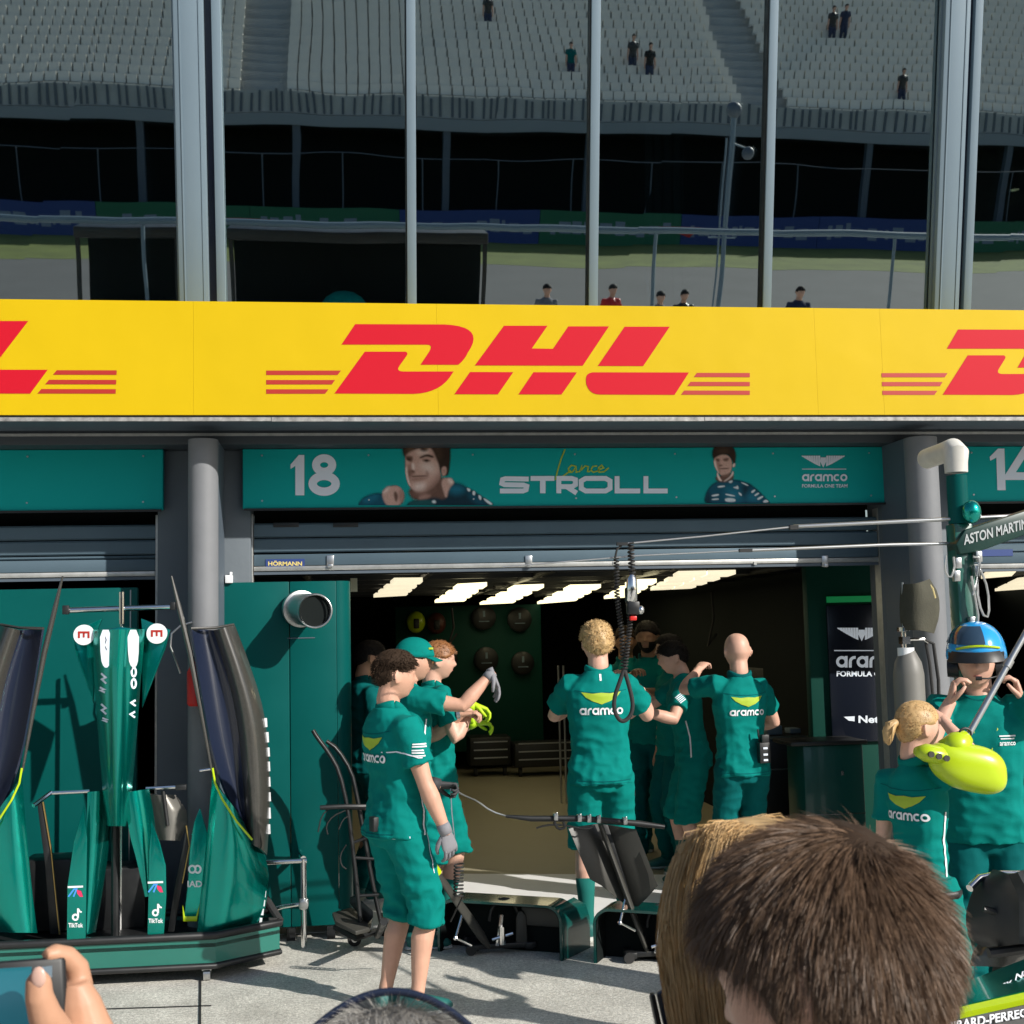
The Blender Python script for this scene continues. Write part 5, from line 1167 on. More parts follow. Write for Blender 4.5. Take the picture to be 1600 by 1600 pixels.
def jack(base, top, label, panels):
    """base: ground point; top: end of the lever"""
    t = thing('quick_lift_jack', label, 'jack', base)
    d = (top-base); n = d.normalized()
    u = V((1, -.15, 0)).normalized()
    e = MB()
    e.box(base+V((.06, 0, .045)), (.40, .05, .03)); e.box(base+V((.06, .2, .045)), (.40, .05, .03)); e.box(base+V((-.10, .1, .04)), (.05, .26, .035)); e.box(base+V((.22, .1, .04)), (.05, .26, .035))
    e.build('base_frame', M['black'], t, bevel=.006)
    e = MB(); e.prism([base+V((.14, -.02, .03)), base+V((.21, -.02, .03)), base+V((.205, -.02, .20)), base+V((.185, -.02, .235)), base+V((.16, -.02, .235)), base+V((.145, -.02, .2))], (0, .025, 0)); e.build('guide_plate', M['darkgrey'], t, bevel=.006)
    e = MB(); c = base+V((.07, .02, .2)); e.tube([c+V((.085*math.cos(a)+.01, 0, .12*math.sin(a)-.02)) for a in [math.pi*(.0+i/12) for i in range(13)]], .011, 8); e.build('lifting_hoop', M['black'], t, smooth=60)
    e = MB(); e.tube([base+V((.03, -.02, .05)), base+V((.05, -.03, .15)), base+V((.06, -.02, .22))], .014, 8); e.tube([base+V((.06, -.05, .06)), base+V((.06, -.05, .16))], .02, 10); e.tube([base+V((.0, -.05, .09)), base+V((.12, -.05, .12))], .01, 8); e.build('linkage', M['chrome'], t)
    for p in (V((-.12, -.02, .03)), V((.26, .2, .03)), V((-.12, .2, .03))):
        w_ = MB(); w_.tube([base+p+V((0, -.012, 0)), base+p+V((0, .012, 0))], .03, 16); w_.build('roller', M['rubber'], t)
    s0 = base+n*.03+V((0, 0, .02)); e = MB()
    mid = s0.lerp(top, .33) 
    e.tube([s0, s0.lerp(top, .12), mid, s0.lerp(top, .6), top], [(.022, .012), (.046, .016), (.048, .018), (.038, .016), (.026, .014)], 12, ref=u.cross(n)); e.build('lever', M['darkgrey'], t, smooth=40)
    r0 = s0.lerp(top, .45); e = MB(); e.tube([r0, r0+V((-.05, -.04, -.14)), r0+V((.04, -.02, -.19))], .009, 8); e.ball(r0+V((-.05, -.04, -.14)), .014, 8); e.build('locking_rod', M['chrome'], t)
    return t, s0
j1b = G(768, 1490); j1t = W(673, 1350, -1.05)
jk1, _ = jack(j1b, j1t, 'grey quick lift jack with bare lever in front of the left green locker', False)
e = MB(); c = j1b.lerp(j1t, .93); e.tube([c-(j1t-j1b)*.03, c+(j1t-j1b)*.03], [.028, .028], 12); e.build('lime_band', M['lime'], jk1)
j2b = G(1015, 1502); j2t = W(938, 1288, -1.12)
jk2, s0 = jack(j2b, j2t, 'quick lift jack with two folded dark grey panels below its long handlebar', True)
PJ = -1.16
for nm, pts, dy in (('fold_panel', [(888, 1294), (934, 1287), (990, 1418), (976, 1413), (940, 1384), (922, 1374)], [0, .10, .10, .08, .02, .0]), ('fold_panel', [(950, 1289), (994, 1296), (1028, 1384), (1012, 1402), (998, 1416), (992, 1419)], [.10, 0, 0, .03, .08, .10])):
    P = [W(a, b, PJ+d) for (a, b), d in zip(pts, dy)]; MB().prism(P, (0, .008, 0)).build(nm, M['darkgrey'], jk2, bevel=.002)
MB().prism([W(a, b, PJ+.10) for a, b in ((934, 1287), (950, 1289), (994, 1419), (988, 1419))], (0, .02, 0)).build('fold_spine', M['black'], jk2, bevel=.003)
hb_ = MB(); H0 = [W(a, b, PJ-.02) for a, b in ((790, 1275), (830, 1279), (910, 1279), (1000, 1287), (1038, 1292))]
hb_.tube(H0, [.008, .016, .017, .017, .012], 12); hb_.build('handlebar', M['black'], jk2, smooth=60)
for a in (868, 905, 920, 935, 976):
    gb = MB(); c = W(a, 1276+(a-868)*.06, PJ-.03); gb.box(c, (.022, .045, .036)); gb.tube([c+V((.004, -.02, .01)), c+V((.004, -.02, .026))], .007, 8); gb.build('grip_clamp', M['steel'], jk2, bevel=.004)
gb = MB(); gb.tube([W(a, b, PJ-.06) for a, b in smooth_prof([(838, 1294), (850, 1290), (872, 1288), (895, 1292), (918, 1296), (930, 1290)])], .005, 6); gb.tube([W(a, b, PJ-.06) for a, b in smooth_prof([(866, 1284), (872, 1296), (884, 1293), (880, 1284)])], .008, 6); gb.build('brake_lever', M['black'], jk2)
# the wire the mechanic holds, running to the handlebar, and the coiled lead from his other glove
cb = MB(); cb.tube([W(a, b, -1.3+.1*i) for i, (a, b) in enumerate(smooth_prof([(704, 1226), (716, 1238), (732, 1247), (748, 1256), (772, 1272), (794, 1276)]))][:0]+[W(a, b, -1.45+.03*i) for i, (a, b) in enumerate(smooth_prof([(702, 1224), (716, 1238), (732, 1246), (745, 1251), (768, 1268), (794, 1276)]))], .0045, 6)
cb.tube([W(704, 1230, -1.5), W(706, 1270, -1.52), W(711, 1318, -1.6)], .0035, 6)
tag(cb.build('cable', M['steel'], None), 'thin grey cable from the front mechanic to the jack handlebar', 'cable')
co = MB(); pts = []
for i in range(90):
    tt = i/89; a = tt*2*math.pi*9; px = lerp(717, 716, tt)+0*tt; py = lerp(1350, 1400, tt); c = W(px, py, -1.62+.12*tt); pts.append(c+V((.024*math.cos(a), .024*math.sin(a), 0)))
pts.append(W(704, 1440, -1.3)); co.tube(pts, .0045, 5); tag(co.build('coiled_lead', M['rubber'], None), 'black coiled lead hanging from the grey glove of the front mechanic', 'lead')

# ---------------------------------------------------------------- overhead gantry with hanging air line
GY = -2.6
gt = thing('pit_gantry', 'dark green overhead pit gantry post with arm, long thin booms and white pipe bend', 'gantry', (W(1500, 1000, GY).x, GY, 0))
gx = W(1503, 900, GY).x
MB().bx(gx-.046, gx+.046, GY-.045, GY+.05, .0, 2.30).build('post', mat('gantry_green', (.006, .09, .065), .3, coat=.4, var=.08), gt, bevel=.01)
e = MB(); c = W(1503, 760, GY); e.tube([V((gx, GY, 2.30)), V((gx, GY, c.z-.03)), V((gx, GY, c.z+.05))], .047, 24); e.build('pipe_riser', M['teal_panel'], gt, smooth=40)
e = MB(); b = W(1503, 732, GY); e.tube([V((gx, GY, b.z-.02)), V((gx, GY, b.z+.03)), V((gx-.004, GY-.02, b.z+.07)), V((gx+.01, GY+.04, b.z+.095)), V((gx+.03, GY+.16, b.z+.10)), V((gx+.05, GY+.4, b.z+.10))], [.052, .054, .056, .054, .05, .05], 24); e.build('white_pipe_bend', mat('offwhite_pipe', (.62, .60, .55), .5, var=.12, vs=12), gt, smooth=60)
e = MB(); e.ball(W(1518, 800, GY-.08), (.045, .04, .055), 16); e.build('junction_boss', M['teal_paint'], gt, smooth=180)
arm = MB(); arm.prism([W(a, b, GY-.07) for a, b in ((1494, 850), (1508, 828), (1640, 786), (1640, 822), (1530, 862), (1500, 866))], (0, .10, 0)); ao = arm.build('arm', mat('arm_green', (.004, .035, .028), .4), gt, bevel=.008)
q = Ink(); q.text('ASTON MARTIN aramco', 0, 0, None, 1., .02); wv = text2d('ASTON MARTIN aramco', .02)[2]
o0 = W(1506, 852, GY-.07); o1 = W(1650, 814, GY-.07); du = (o1-o0)/wv
q.put('lettering', mat('worn_lettering', (.42, .45, .46), .6), ao, plane_map(o0, du, V((0, 0, .048)), (0, -1, 0), .003))
e = MB(); e.tube([W(1650, 803, GY), W(1240, 823, GY), W(1235, 823.4, GY)], [.010, .009, .006], 10); e.tube([W(1240, 823, GY), W(1100, 838, GY), W(970, 850, GY)], .004, 8); e.tube([W(1500, 849, GY+.02), W(1390, 851, GY+.02), W(1172, 860, GY+.02)], [.008, .0075, .007], 10); e.tube([W(1172, 860, GY+.02), W(1000, 868, GY+.02), W(785, 886, GY+.02)], .0032, 8)
e.build('boom', M['steel'], gt, smooth=60)
e = MB(); e.box(W(972, 850, GY), (.05, .02, .014)); e.box(W(1165, 860, GY+.02), (.06, .02, .016)); e.box(W(1240, 824, GY), (.04, .024, .02)); e.build('boom_clip', M['black'], gt)
e = MB()
for j, pts in enumerate(([(1478, 868), (1476, 890), (1484, 905), (1492, 890), (1490, 870)], [(1530, 880), (1526, 920), (1534, 960), (1546, 965), (1544, 920), (1532, 890)], [(1518, 900), (1524, 935), (1530, 970), (1522, 985)], [(1520, 870), (1532, 872), (1528, 905), (1520, 930)])): e.tube([W(a, b, GY-.09) for a, b in smooth_prof(pts)], .006, 6)
e.build('cable', M['steel'], gt)
e = MB()
for a, b in ((1494, 900), (1496, 880), (1528, 870), (1526, 892), (1519, 972)): e.box(W(a, b, GY-.07), (.03, .03, .05))
e.build('valve_block', M['steel'], gt, bevel=.004)
pad = MB(); pts = [V((gx+.02, GY-.01, z)) for z in (0, .03, .2, .5, .8, .93, .97)]
pad.tube([p for p in pts], [.11, .125, .12, .112, .10, .085, .03], 28); pad.build('padded_base', M['teal_cloth'], gt, smooth=180)
def coil(mb, path, r, turns, rad, m=14):
    pts = []; path = [V(p) for p in path]; N = turns*m
    for i in range(N+1):
        tt = i/N*(len(path)-1); k = min(int(tt), len(path)-2); c = path[k].lerp(path[k+1], tt-k); d = (path[k+1]-path[k]).normalized(); x = d.orthogonal().normalized() if abs(d.x) > .9 else (V((1, 0, 0))-d*d.x).normalized(); y = d.cross(x); a = 2*math.pi*i/m
        pts.append(c+x*(r*math.cos(a))+y*(r*math.sin(a)))
    mb.tube(pts, rad, 5)
ah = thing('air_hose', 'black coiled air hose with a looped end hanging from the thin boom', 'hose', W(975, 860, GY))
e = MB(); coil(e, [W(985, 848, GY), W(988, 900, GY)], .013, 9, .0045); coil(e, [W(963, 872, GY), W(964, 930, GY), W(971, 985, GY), W(975, 1048, GY)], .0105, 34, .0036); coil(e, [W(984, 905, GY-.01), W(984, 975, GY-.01), W(976, 1048, GY-.01)], .0105, 30, .0036)
e.tube([W(a, b, GY) for a, b in ((972, 851), (964, 858), (961, 872))], .005, 8); e.build('coil', M['rubber'], ah, smooth=60)
e = MB(); e.tube([W(a, b, GY-.01) for a, b in smooth_prof(smooth_prof([(975, 1046), (968, 1066), (959, 1092), (960, 1112), (968, 1126), (977, 1127), (987, 1116), (989, 1098), (984, 1076), (976, 1048)]))], .0095, 10); e.build('loop', M['rubber'], ah, smooth=60)
ag = thing('air_gun', 'chrome and black air gun hanging on the coiled hose', 'air gun', W(986, 940, GY-.03))
e = MB(); c = W(987, 905, GY-.03); d = W(987, 938, GY-.03); e.tube([c+V((0, 0, .02)), c, d, d-V((0, 0, .01))], [.012, .024, .026, .018], 16); e.ball(W(1001, 953, GY-.04), (.018, .018, .02), 12); e.build('chrome_body', M['chrome'], ag, smooth=50)
e = MB(); e.box(W(989, 950, GY-.03), (.055, .05, .06)); e.box(W(984, 930, GY-.02), (.04, .045, .07)); e.build('grip', M['black'], ag, bevel=.008)
e = MB(); e.box(W(989, 966, GY-.03), (.03, .03, .02)); e.build('red_cap', M['redpl'], ag, bevel=.004)

# ---------------------------------------------------------------- pier side gear
t = thing('gas_cylinder', 'grey gas cylinder with a chrome valve in front of the right pier', 'gas cylinder', (W(1420, 1100, -.75).x, -.75, 0))
cx = W(1421, 1080, -.75).x; zt = W(1415, 1012, -.75).z
e = MB(); e.tube([(cx, -.75, .0), (cx, -.75, .03), (cx, -.75, zt-.16), (cx, -.75, zt-.09), (cx, -.75, zt-.02), (cx, -.75, zt)], [.088, .092, .092, .08, .045, .03], 32); e.build('bottle', M['cylgrey'], t, smooth=50)
e = MB(); e.tube([(cx-.01, -.75, zt-.05), (cx-.01, -.75, zt+.0)], .05, 20); e.build('neck_collar', M['white'], t)
e = MB(); e.tube([(cx-.02, -.75, zt), (cx-.02, -.75, zt+.10)], .016, 12); e.tube([(cx-.02, -.75, zt+.10), (cx-.02, -.75, zt+.125)], .038, 20); e.box((cx-.02, -.76, zt+.045), (.05, .06, .045)); e.tube([(cx, -.76, zt+.05), (cx+.10, -.76, zt+.05), (cx+.13, -.76, zt+.03)], .012, 8); e.build('valve', M['chrome'], t, smooth=40)
e = MB(); e.tube([V((cx+.10, -.76, zt+.05)), V((cx+.16, -.77, zt+.02)), V((cx+.18, -.77, zt-.2)), V((cx+.17, -.77, zt-.6))], .011, 8); e.tube([V((cx+.12, -.75, zt+.04)), V((cx+.13, -.77, zt-.1)), V((cx+.15, -.77, zt-.5))], .010, 8); e.build('hose', M['rubber'], t)
t = thing('drab_cover', 'drab olive canvas cover hanging on the right pier', 'cover', W(1440, 985, -.76))
shell('canvas', [(1416, 914), (1412, 940), (1413, 970), (1418, 982)], [(1446, 908), (1460, 930), (1461, 960), (1452, 988)], -.74, .10, M['drab'], t, th=.03)
e = MB(); e.tube([W(1448, 910, -.78), W(1456, 920, -.80), W(1460, 935, -.80)], .012, 8); e.build('webbing', mat('tan_webbing', (.4, .33, .15), .8), t)
e = MB(); e.tube([W(1410, 910, -.76), W(1411, 985, -.76)], .007, 8); e.build('hook_rod', M['steel'], t)

# ---------------------------------------------------------------- inside the garage
cl = []
def lights(q, n, gap, mname, k, cols=1):
    tl, tr_, bl, br = [V(G(*p, 2.2)) for p in q]
    t = thing('ceiling_light', '', 'ceiling light', (tl+br)/2)
    for i in range(n):
        for c in range(cols):
            a = i/n; b = (i+1-gap)/n; ca = c/cols; cb = (c+1-(.05 if cols > 1 else 0))/cols
            P = [tl.lerp(bl, a).lerp(tr_.lerp(br, a), ca), tl.lerp(bl, a).lerp(tr_.lerp(br, a), cb), tl.lerp(bl, b).lerp(tr_.lerp(br, b), cb), tl.lerp(bl, b).lerp(tr_.lerp(br, b), ca)]
            MB().prism(P, (0, 0, .03)).build('lamp_panel', M[mname], t, smooth=0)
    return t
LABS = ['dim cream ceiling light over the men at the left edge of the garage', 'bright ceiling light above the mechanic in the teal cap', 'second bright ceiling light to the right of the capped mechanic', 'bright ceiling light just left of the blond mechanic', 'bright ceiling light behind the hanging air hose', 'dim ceiling light of two columns above the dark haired mechanic']
for k, (q, n, mname, cols) in enumerate((([(616, 909.5), (660.5, 909), (580.5, 936), (632, 933)], 4, 'lamp2', 1), ([(715, 918), (761, 915.5), (676, 944), (722, 942)], 4, 'lamp', 1), ([(804, 919.5), (850, 918), (745, 947), (797, 944.5)], 4, 'lamp', 1), ([(891, 919), (939, 918), (835, 946), (895, 941)], 4, 'lamp', 1), ([(985, 911), (1026, 910), (940, 938), (985, 935)], 4, 'lamp', 1), ([(1060, 899), (1152, 897), (1012, 925), (1075, 922)], 4, 'lamp2', 2))):
    t = lights(q, n, .5, mname, k, cols); t['label'] = LABS[k]; t['group'] = 'ceiling lights in the garage'
for k, q in enumerate(([(1548, 894), (1592, 889), (1532, 905), (1580, 901)], [(1590, 908), (1640, 902), (1545, 928), (1610, 922)])):
    t = lights(q, 3, .2, 'lamp2', k); t['label'] = ('small cream ceiling light in the right garage just under the shutter', 'larger cream ceiling light deeper in the right garage')[k]; t['group'] = 'ceiling lights in the garage'
gw = thing('equipment_board', 'dark green board at the back of the garage hung with helmets and round covers', 'board', (W(730, 1200, 9).x, 9, 0))
a = W(618, 1000, 9).x; b = W(846, 1000, 9).x
MB().bx(a, b, 9, 9.08, .25, 2.2).build('board', M['intgreen'], gw, bevel=.01)
for lab, px, py, mm in (('yellow helmet hanging on the dark green board', 650, 972, 'lime'), ('dull red helmet hanging right of the yellow one', 682, 974, 'redpl')):
    t = thing('racing_helmet', lab, 'helmet', W(px, py, 8.85), 0, 'helmets on the board'); c = W(px, py, 8.85); e = MB(); e.ball(c, (.125, .10, .145), 18); o = e.build('shell', M[mm] if mm == 'lime' else mat('dull_red', (.08, .02, .012), .5), t, smooth=180)
    e = MB(); e.box(c+V((.0, -.10, -.02)), (.075, .03, .13)); e.build('visor', M['black'], t, bevel=.012)
for i, (px, py, r) in enumerate(((756, 965, 19), (812, 968, 19), (760, 1030, 19), (817, 1036, 18), (698, 1030, 17))):
    c = W(px, py, 8.9); t = thing('round_cover', ('black round cover with pale marks, top left of the five on the green board', 'black round cover, top right of the five on the green board', 'black round cover in the middle of the lower row on the green board', 'black round cover at the lower right of the green board', 'black round cover partly behind the capped mechanic on the green board')[i], 'cover', c, 0, 'round black covers on the board')
    R_ = r/ppm(px, py, 8.9); e = MB(); e.tube([c+V((0, .06, 0)), c, c+V((0, -.02, 0))], [R_, R_, R_*.8], 28); e.build('disc', M['black'], t)
    e = MB(); e.box(c+V((0, -.03, .05)), (.03, .01, .08)); e.box(c+V((.0, -.03, -.05)), (.14, .01, .012)); e.build('mark', M['grey_frame'], t)
for lab, x0_, x1_, z0_, z1_, y in (('low dark tool trolley on wheels at the back of the garage floor', 735, 800, .12, .5, 8.2), ('dark wide bench on wheels deep in the garage beside the tool trolley', 805, 900, .10, .42, 8.0)):
    a = W(x0_, 1210, y).x; b = W(x1_, 1210, y).x; t = thing('tool_trolley', lab, 'tool trolley', ((a+b)/2, y, 0))
    MB().bx(a, b, y, y+.5, z0_+.02, z1_).build('cabinet', M['black'], t, bevel=.02); e = MB()
    for z in (z0_+.12, z0_+.22, z0_+.32): e.bx(a+.05, b-.05, y-.012, y-.002, z-.008, z+.008)
    e.build('drawer_handle', M['steel'], t); e = MB()
    for x in (a+.08, b-.08): e.tube([(x-.02, y+.1, .06), (x+.02, y+.1, .06)], .06, 14)
    e.build('castor', M['rubber'], t)
e = MB()
for px in (872, 880): e.tube([W(px, 1040, 5.5), V((W(px, 1040, 5.5).x, 5.5, .0))], .012, 8)
tag(e.build('steel_upright', M['steel'], None), 'pair of thin steel uprights standing left of the blond mechanic', 'upright')
sc = thing('lit_display_panel', 'dark display panel with winged badge and green glowing edge at the right garage wall', 'display panel', (W(1330, 1150, .9).x, .9, 0))
a = W(1264, 1000, .9).x; b = XR0+.6
MB().bx(a, b, .9, 1.0, .0, 2.3).build('surround', M['intgreen'], sc, bevel=.01)
a2 = W(1292, 1000, .88).x
o = MB(); o.bx(a2, b-.02, .86, .885, W(1330, 1160, .87).z, W(1330, 944, .87).z); do = o.build('screen', mat('screen_black', (.008, .011, .02), .25), sc, bevel=.02)
o = MB(); z = W(1330, 942, .87).z; o.bx(a2+.01, b-.1, .86, .884, z+.005, z+.05); o.build('glow_strip', M['greenglow'], sc)
i = Ink(); q = Ink(); wings(q, 0, 0, 78); i.v += [(1346+u, 991-v_, k) for u, v_, k in q.v]; i.f += q.f
i.stroke([(1303, 1016.5), (1392, 1016.5)], 1.6); px_aramco(i, 1306, 1043, 18); px_text(i, 'FORMULA ONE', 1307, 1057, 84, 8.5, .03); px_text(i, 'NetApp', 1341, 1133, 66, 15, .03)
i.poly([(1318, 1120), (1335, 1119), (1335, 1127), (1326, 1126)])
i.put('lettering', mat('screen_letters', (.6, .65, .7), .5, emit=(.5, .55, .62), es=.28), do, px_map(.86, .004))
ca = thing('tool_cabinet', 'dark teal cabinet on the garage floor below the display panel', 'cabinet', (W(1302, 1290, .5).x, .5, 0))
a = W(1256, 1200, .5).x; b = W(1350, 1200, .5).x
MB().bx(a, b, .5, .85, .06, W(1300, 1164, .5).z).build('carcass', mat('cabinet_teal', (.004, .075, .062), .3, coat=.3), ca, bevel=.012)
z = W(1300, 1164, .5).z; MB().bx(a-.1, b+.02, .46, .855, z+.002, z+.03).build('worktop', M['black'], ca, bevel=.006)
e = MB(); e.box(W(1316, 1208, .49), (.02, .01, .03)); e.bx(a+.004, b-.004, .494, .499, .52, .524); e.build('catch', M['chrome'], ca)
for k, px in enumerate((1232, 1243)):
    c = W(px, 1290, .4); tag(MB().tube([(c.x, .4, .0), (c.x, .4, .02), (c.x, .4, .40), (c.x, .4, .45), (c.x, .4, .5)], [.025, .026, .026, .018, .012], 16).build('gas_bottle', M['cylgrey'] if k else M['steel'], None, smooth=50), ('slim steel bottle beside the cabinet, nearer the bald man' if k == 0 else 'slim grey bottle touching the teal cabinet'), 'bottle', 'slim bottles by the cabinet')
for lab, pts, y, d in (('dark stack of flight cases behind the bald man', (1195, 1240, 1040, 1290), 3.0, .8), ('tall black tyre rack deep in the garage right of the bearded man', (1090, 1200, 935, 1200), 6.5, .6)):
    a = W(pts[0], 1100, y).x; b = W(pts[1], 1100, y).x; t = thing('flight_case' if 'flight' in lab else 'tyre_rack', lab, 'case' if 'flight' in lab else 'rack', ((a+b)/2, y, 0)); zt_ = W(pts[0], pts[2], y).z; n = 3
    for i in range(n): MB().bx(a, b, y, y+d, .02+(zt_-.02)*i/n, .02+(zt_-.02)*(i+1)/n-.01).build('case_body' if 'flight' in lab else 'tyre_shelf', M['black'], t, bevel=.02)

# ---------------------------------------------------------------- lime lollipop bumper on a pole, and the car corner at the right
LY = -3.45
lp_ = thing('lollipop_board', 'fluorescent yellow rounded bumper on a long grey pole', 'pit sign', W(1505, 1200, LY))
e = MB(); n, m_ = 36, 24; dv, df = sphere_dirs(n, m_); cx_, cy_ = 1510, 1199; s_ = 1/ppm(1510, 1199, LY); ctr = W(cx_, cy_, LY)
vs = []
for q in dv:
    ex = .75; sg = lambda a: math.copysign(abs(a)**ex, a)
    x = sg(q.x); z = sg(q.z); yy = sg(q.y)
    hw = 60; hh = 37*(1+.10*x); X = x*hw; Z = z*hh-.19*X*1.0+(-.0)
    if x < -.3: Z += 8*(-x-.3); 
    vs.append(ctr+V((X*s_, yy*.085*(1+.2*x), Z*s_)))
mesh_obj('bumper', vs, df, M['lime'], lp_, smooth=180)
e = MB(); e.tube([W(a, b, LY) for a, b in ((1484, 1176), (1500, 1160), (1512, 1150))], [.06, .05, .028], 20); e.build('neck', M['lime'], lp_, smooth=180)
e = MB(); e.tube([W(a, b, LY-.02) for a, b in ((1432, 1174), (1446, 1176), (1466, 1180), (1486, 1188))], [(.018, .03), (.035, .05), (.037, .05), (.02, .03)], 20, ref=(0, 0, 1)); lo = e.build('grip_lobe', M['lime'], lp_, smooth=180)
e = MB()
for a, b in ((1456, 1179), (1468, 1182), (1480, 1185)):
    c = W(a, b, LY-.075); e.tube([c, c+V((0, .012, 0))], [(.012), (.012)], 14)
e.build('grip_hole', M['darkgrey'], lo)
e = MB(); a = W(1512, 1150, LY); b = W(1612, 972, LY+.05); e.tube([a, b, b+(b-a)*1.2], .0125, 12); e.tube([a.lerp(b, .6), a.lerp(b, .66)], .017, 12); e.build('pole', M['steel'], lp_, smooth=50)
e = MB(); e.tube([W(1508+9*math.cos(x), 1146+8*math.sin(x), LY-.01) for x in [2*math.pi*i/16 for i in range(17)]], .005, 8); e.build('swivel_ring', M['black'], lp_)
rc = thing('race_car', 'front corner of a teal racing car with black brake duct at the right edge', 'car', (W(1600, 1500, -3.75).x, -3.75, 0))
CY = -3.75
shell('brake_duct', [(1556, 1364), (1530, 1384), (1518, 1412), (1513, 1440), (1520, 1462), (1536, 1474)], [(1600, 1364), (1640, 1390), (1652, 1412), (1654, 1440), (1650, 1462), (1640, 1474)], CY, .22, M['black'], rc, th=.015, skew=-.45)
shell('duct_scoop', [(1536, 1476), (1524, 1490), (1520, 1510)], [(1640, 1470), (1650, 1490), (1650, 1510)], CY+.05, .10, M['carbon'], rc, th=.015)
e = MB(); e.tube([W(1515, 1388, CY-.05), W(1530, 1372, CY-.02), W(1560, 1366, CY), W(1600, 1366, CY+.02)], .014, 10); e.build('duct_lip', M['chrome'], rc, smooth=60)
wc = V((W(1660, 1440, CY+.25).x, CY+.3, .30)); e = MB(); e.tube([wc+V((-.16, 0, 0)), wc+V((-.14, 0, 0)), wc+V((.14, 0, 0)), wc+V((.16, 0, 0))], [.25, .29, .29, .25], 48); o = e.build('wheel', M['rubber'], rc, smooth=40)
e = MB(); e.tube([wc+V((-.165, 0, 0)), wc+V((-.15, 0, 0))], [.2, .22], 40); e.build('rim', M['darkgrey'], o)
e = MB(); e.tube([W(1560, 1470, CY-.1), W(1620, 1455, CY-.1)], .02, 8); e.tube([W(1545, 1490, CY-.12), W(1620, 1480, CY-.12)], .018, 8); e.tube([W(1536, 1420, CY-.13), W(1610, 1440, CY-.13)], .012, 8); e.build('wishbone', M['black'], rc)
FWY = -4.3
def wingstrip(name, top, bot, y0, y1, m, th=.02):
    return mesh_obj(name, *sheet([[W(lerp(a[0], b[0], 0), lerp(a[1], b[1], 0), lerp(y0, y1, 0)) for a, b in [(top[0], top[1])]]+[W(lerp(top[0][0], top[1][0], s), lerp(top[0][1], top[1][1], s), y0) for s in (.33, .66, 1)], [W(lerp(bot[0][0], bot[1][0], s), lerp(bot[0][1], bot[1][1], s), y1) for s in (0, .33, .66, 1)]], th), m, rc)
wingstrip('wing_flap', ((1500, 1548), (1680, 1478)), ((1500, 1582), (1680, 1540)), FWY+.25, FWY, M['teal_paint'])
wingstrip('wing_lime_edge', ((1500, 1582.5), (1680, 1540.5)), ((1500, 1592), (1680, 1552)), FWY-.002, FWY-.03, M['lime'])
ew = wingstrip('wing_lower', ((1500, 1592.5), (1680, 1552.5)), ((1500, 1640), (1680, 1604)), FWY-.032, FWY-.06, M['carbon'])
def on_strip(st, p0, p1, hv, y, m, bold=.03):
    v2, f2, asp = text2d(st, bold); q = Ink(); q.text(st, 0, 0, 1, 1, bold); a = W(*p0, y); b = W(*p1, y)
    q.put('lettering', m, rc, plane_map(a, b-a, (V(W(p0[0]+hv[0], p0[1]+hv[1], y+.02))-a), (0, -1, 0), .012))
on_strip('GIRARD-PERREGAUX', (1474, 1611), (1640, 1580), (0, -15), FWY-.06, M['white'])
on_strip('xerox', (1538, 1556), (1576, 1541), (3, -12), FWY+.10, M['white']); on_strip('NetApp', (1582, 1534), (1636, 1513), (3, -14), FWY+.12, M['white'])

for k, (px, y, py0, py1) in enumerate(((706, 6.0, 950, 1010), (1112, 4.0, 925, 1010), (1205, 3.4, 910, 1000))):
    c = W(px, py0, y); e = MB(); e.tube([c, W(px+3, (py0+py1)/2, y), W(px-6, py1, y), W(px+8, py1-20, y)], .012, 6)
    tag(e.build('hanging_cable', M['rubber'], None), ('black cable hanging inside the garage above the ginger haired man', 'black cable hanging deep in the garage right of the bearded man', 'black cable hanging from the ceiling right of the bald man')[k], 'cable', 'cables hanging in the garage')
for k, (px, py, y) in enumerate(((1098, 948, 6.2), (1222, 985, 4.4))):
    c = W(px, py, y); t = thing('monitor', ('small dim monitor high on the dark wall right of the hose', 'dim monitor on the dark garage wall right of the bald man')[k], 'monitor', c, 0, 'monitors in the garage')
    MB().box(c, (.42, .05, .27)).build('casing', M['black'], t, bevel=.008); MB().box(c+V((0, -.027, 0)), (.38, .004, .23)).build('screen', mat('dim_screen', (.02, .03, .03), .2, emit=(.05, .09, .09), es=.25), t)
t = thing('tool_bench', 'dark bench with pale edge strip and small tools right of the bald man', 'bench', (W(1230, 1290, 1.6).x, 1.6, 0))
a = W(1195, 1150, 1.6).x; b = W(1262, 1150, 1.6).x; zt_ = W(1230, 1150, 1.6).z
MB().bx(a, b, 1.6, 2.3, .05, zt_).build('carcass', M['black'], t, bevel=.01); e = MB(); e.bx(a, b, 1.585, 1.599, zt_-.02, zt_); e.bx(a+.02, b-.02, 1.59, 1.599, zt_-.26, zt_-.25); e.build('edge_strip', M['steel'], t)
e = MB(); e.box((a+.12, 1.75, zt_+.04), (.12, .10, .07)); e.box((a+.3, 1.8, zt_+.025), (.09, .14, .04)); e.build('tool_box', M['grey_frame'], t, bevel=.006)
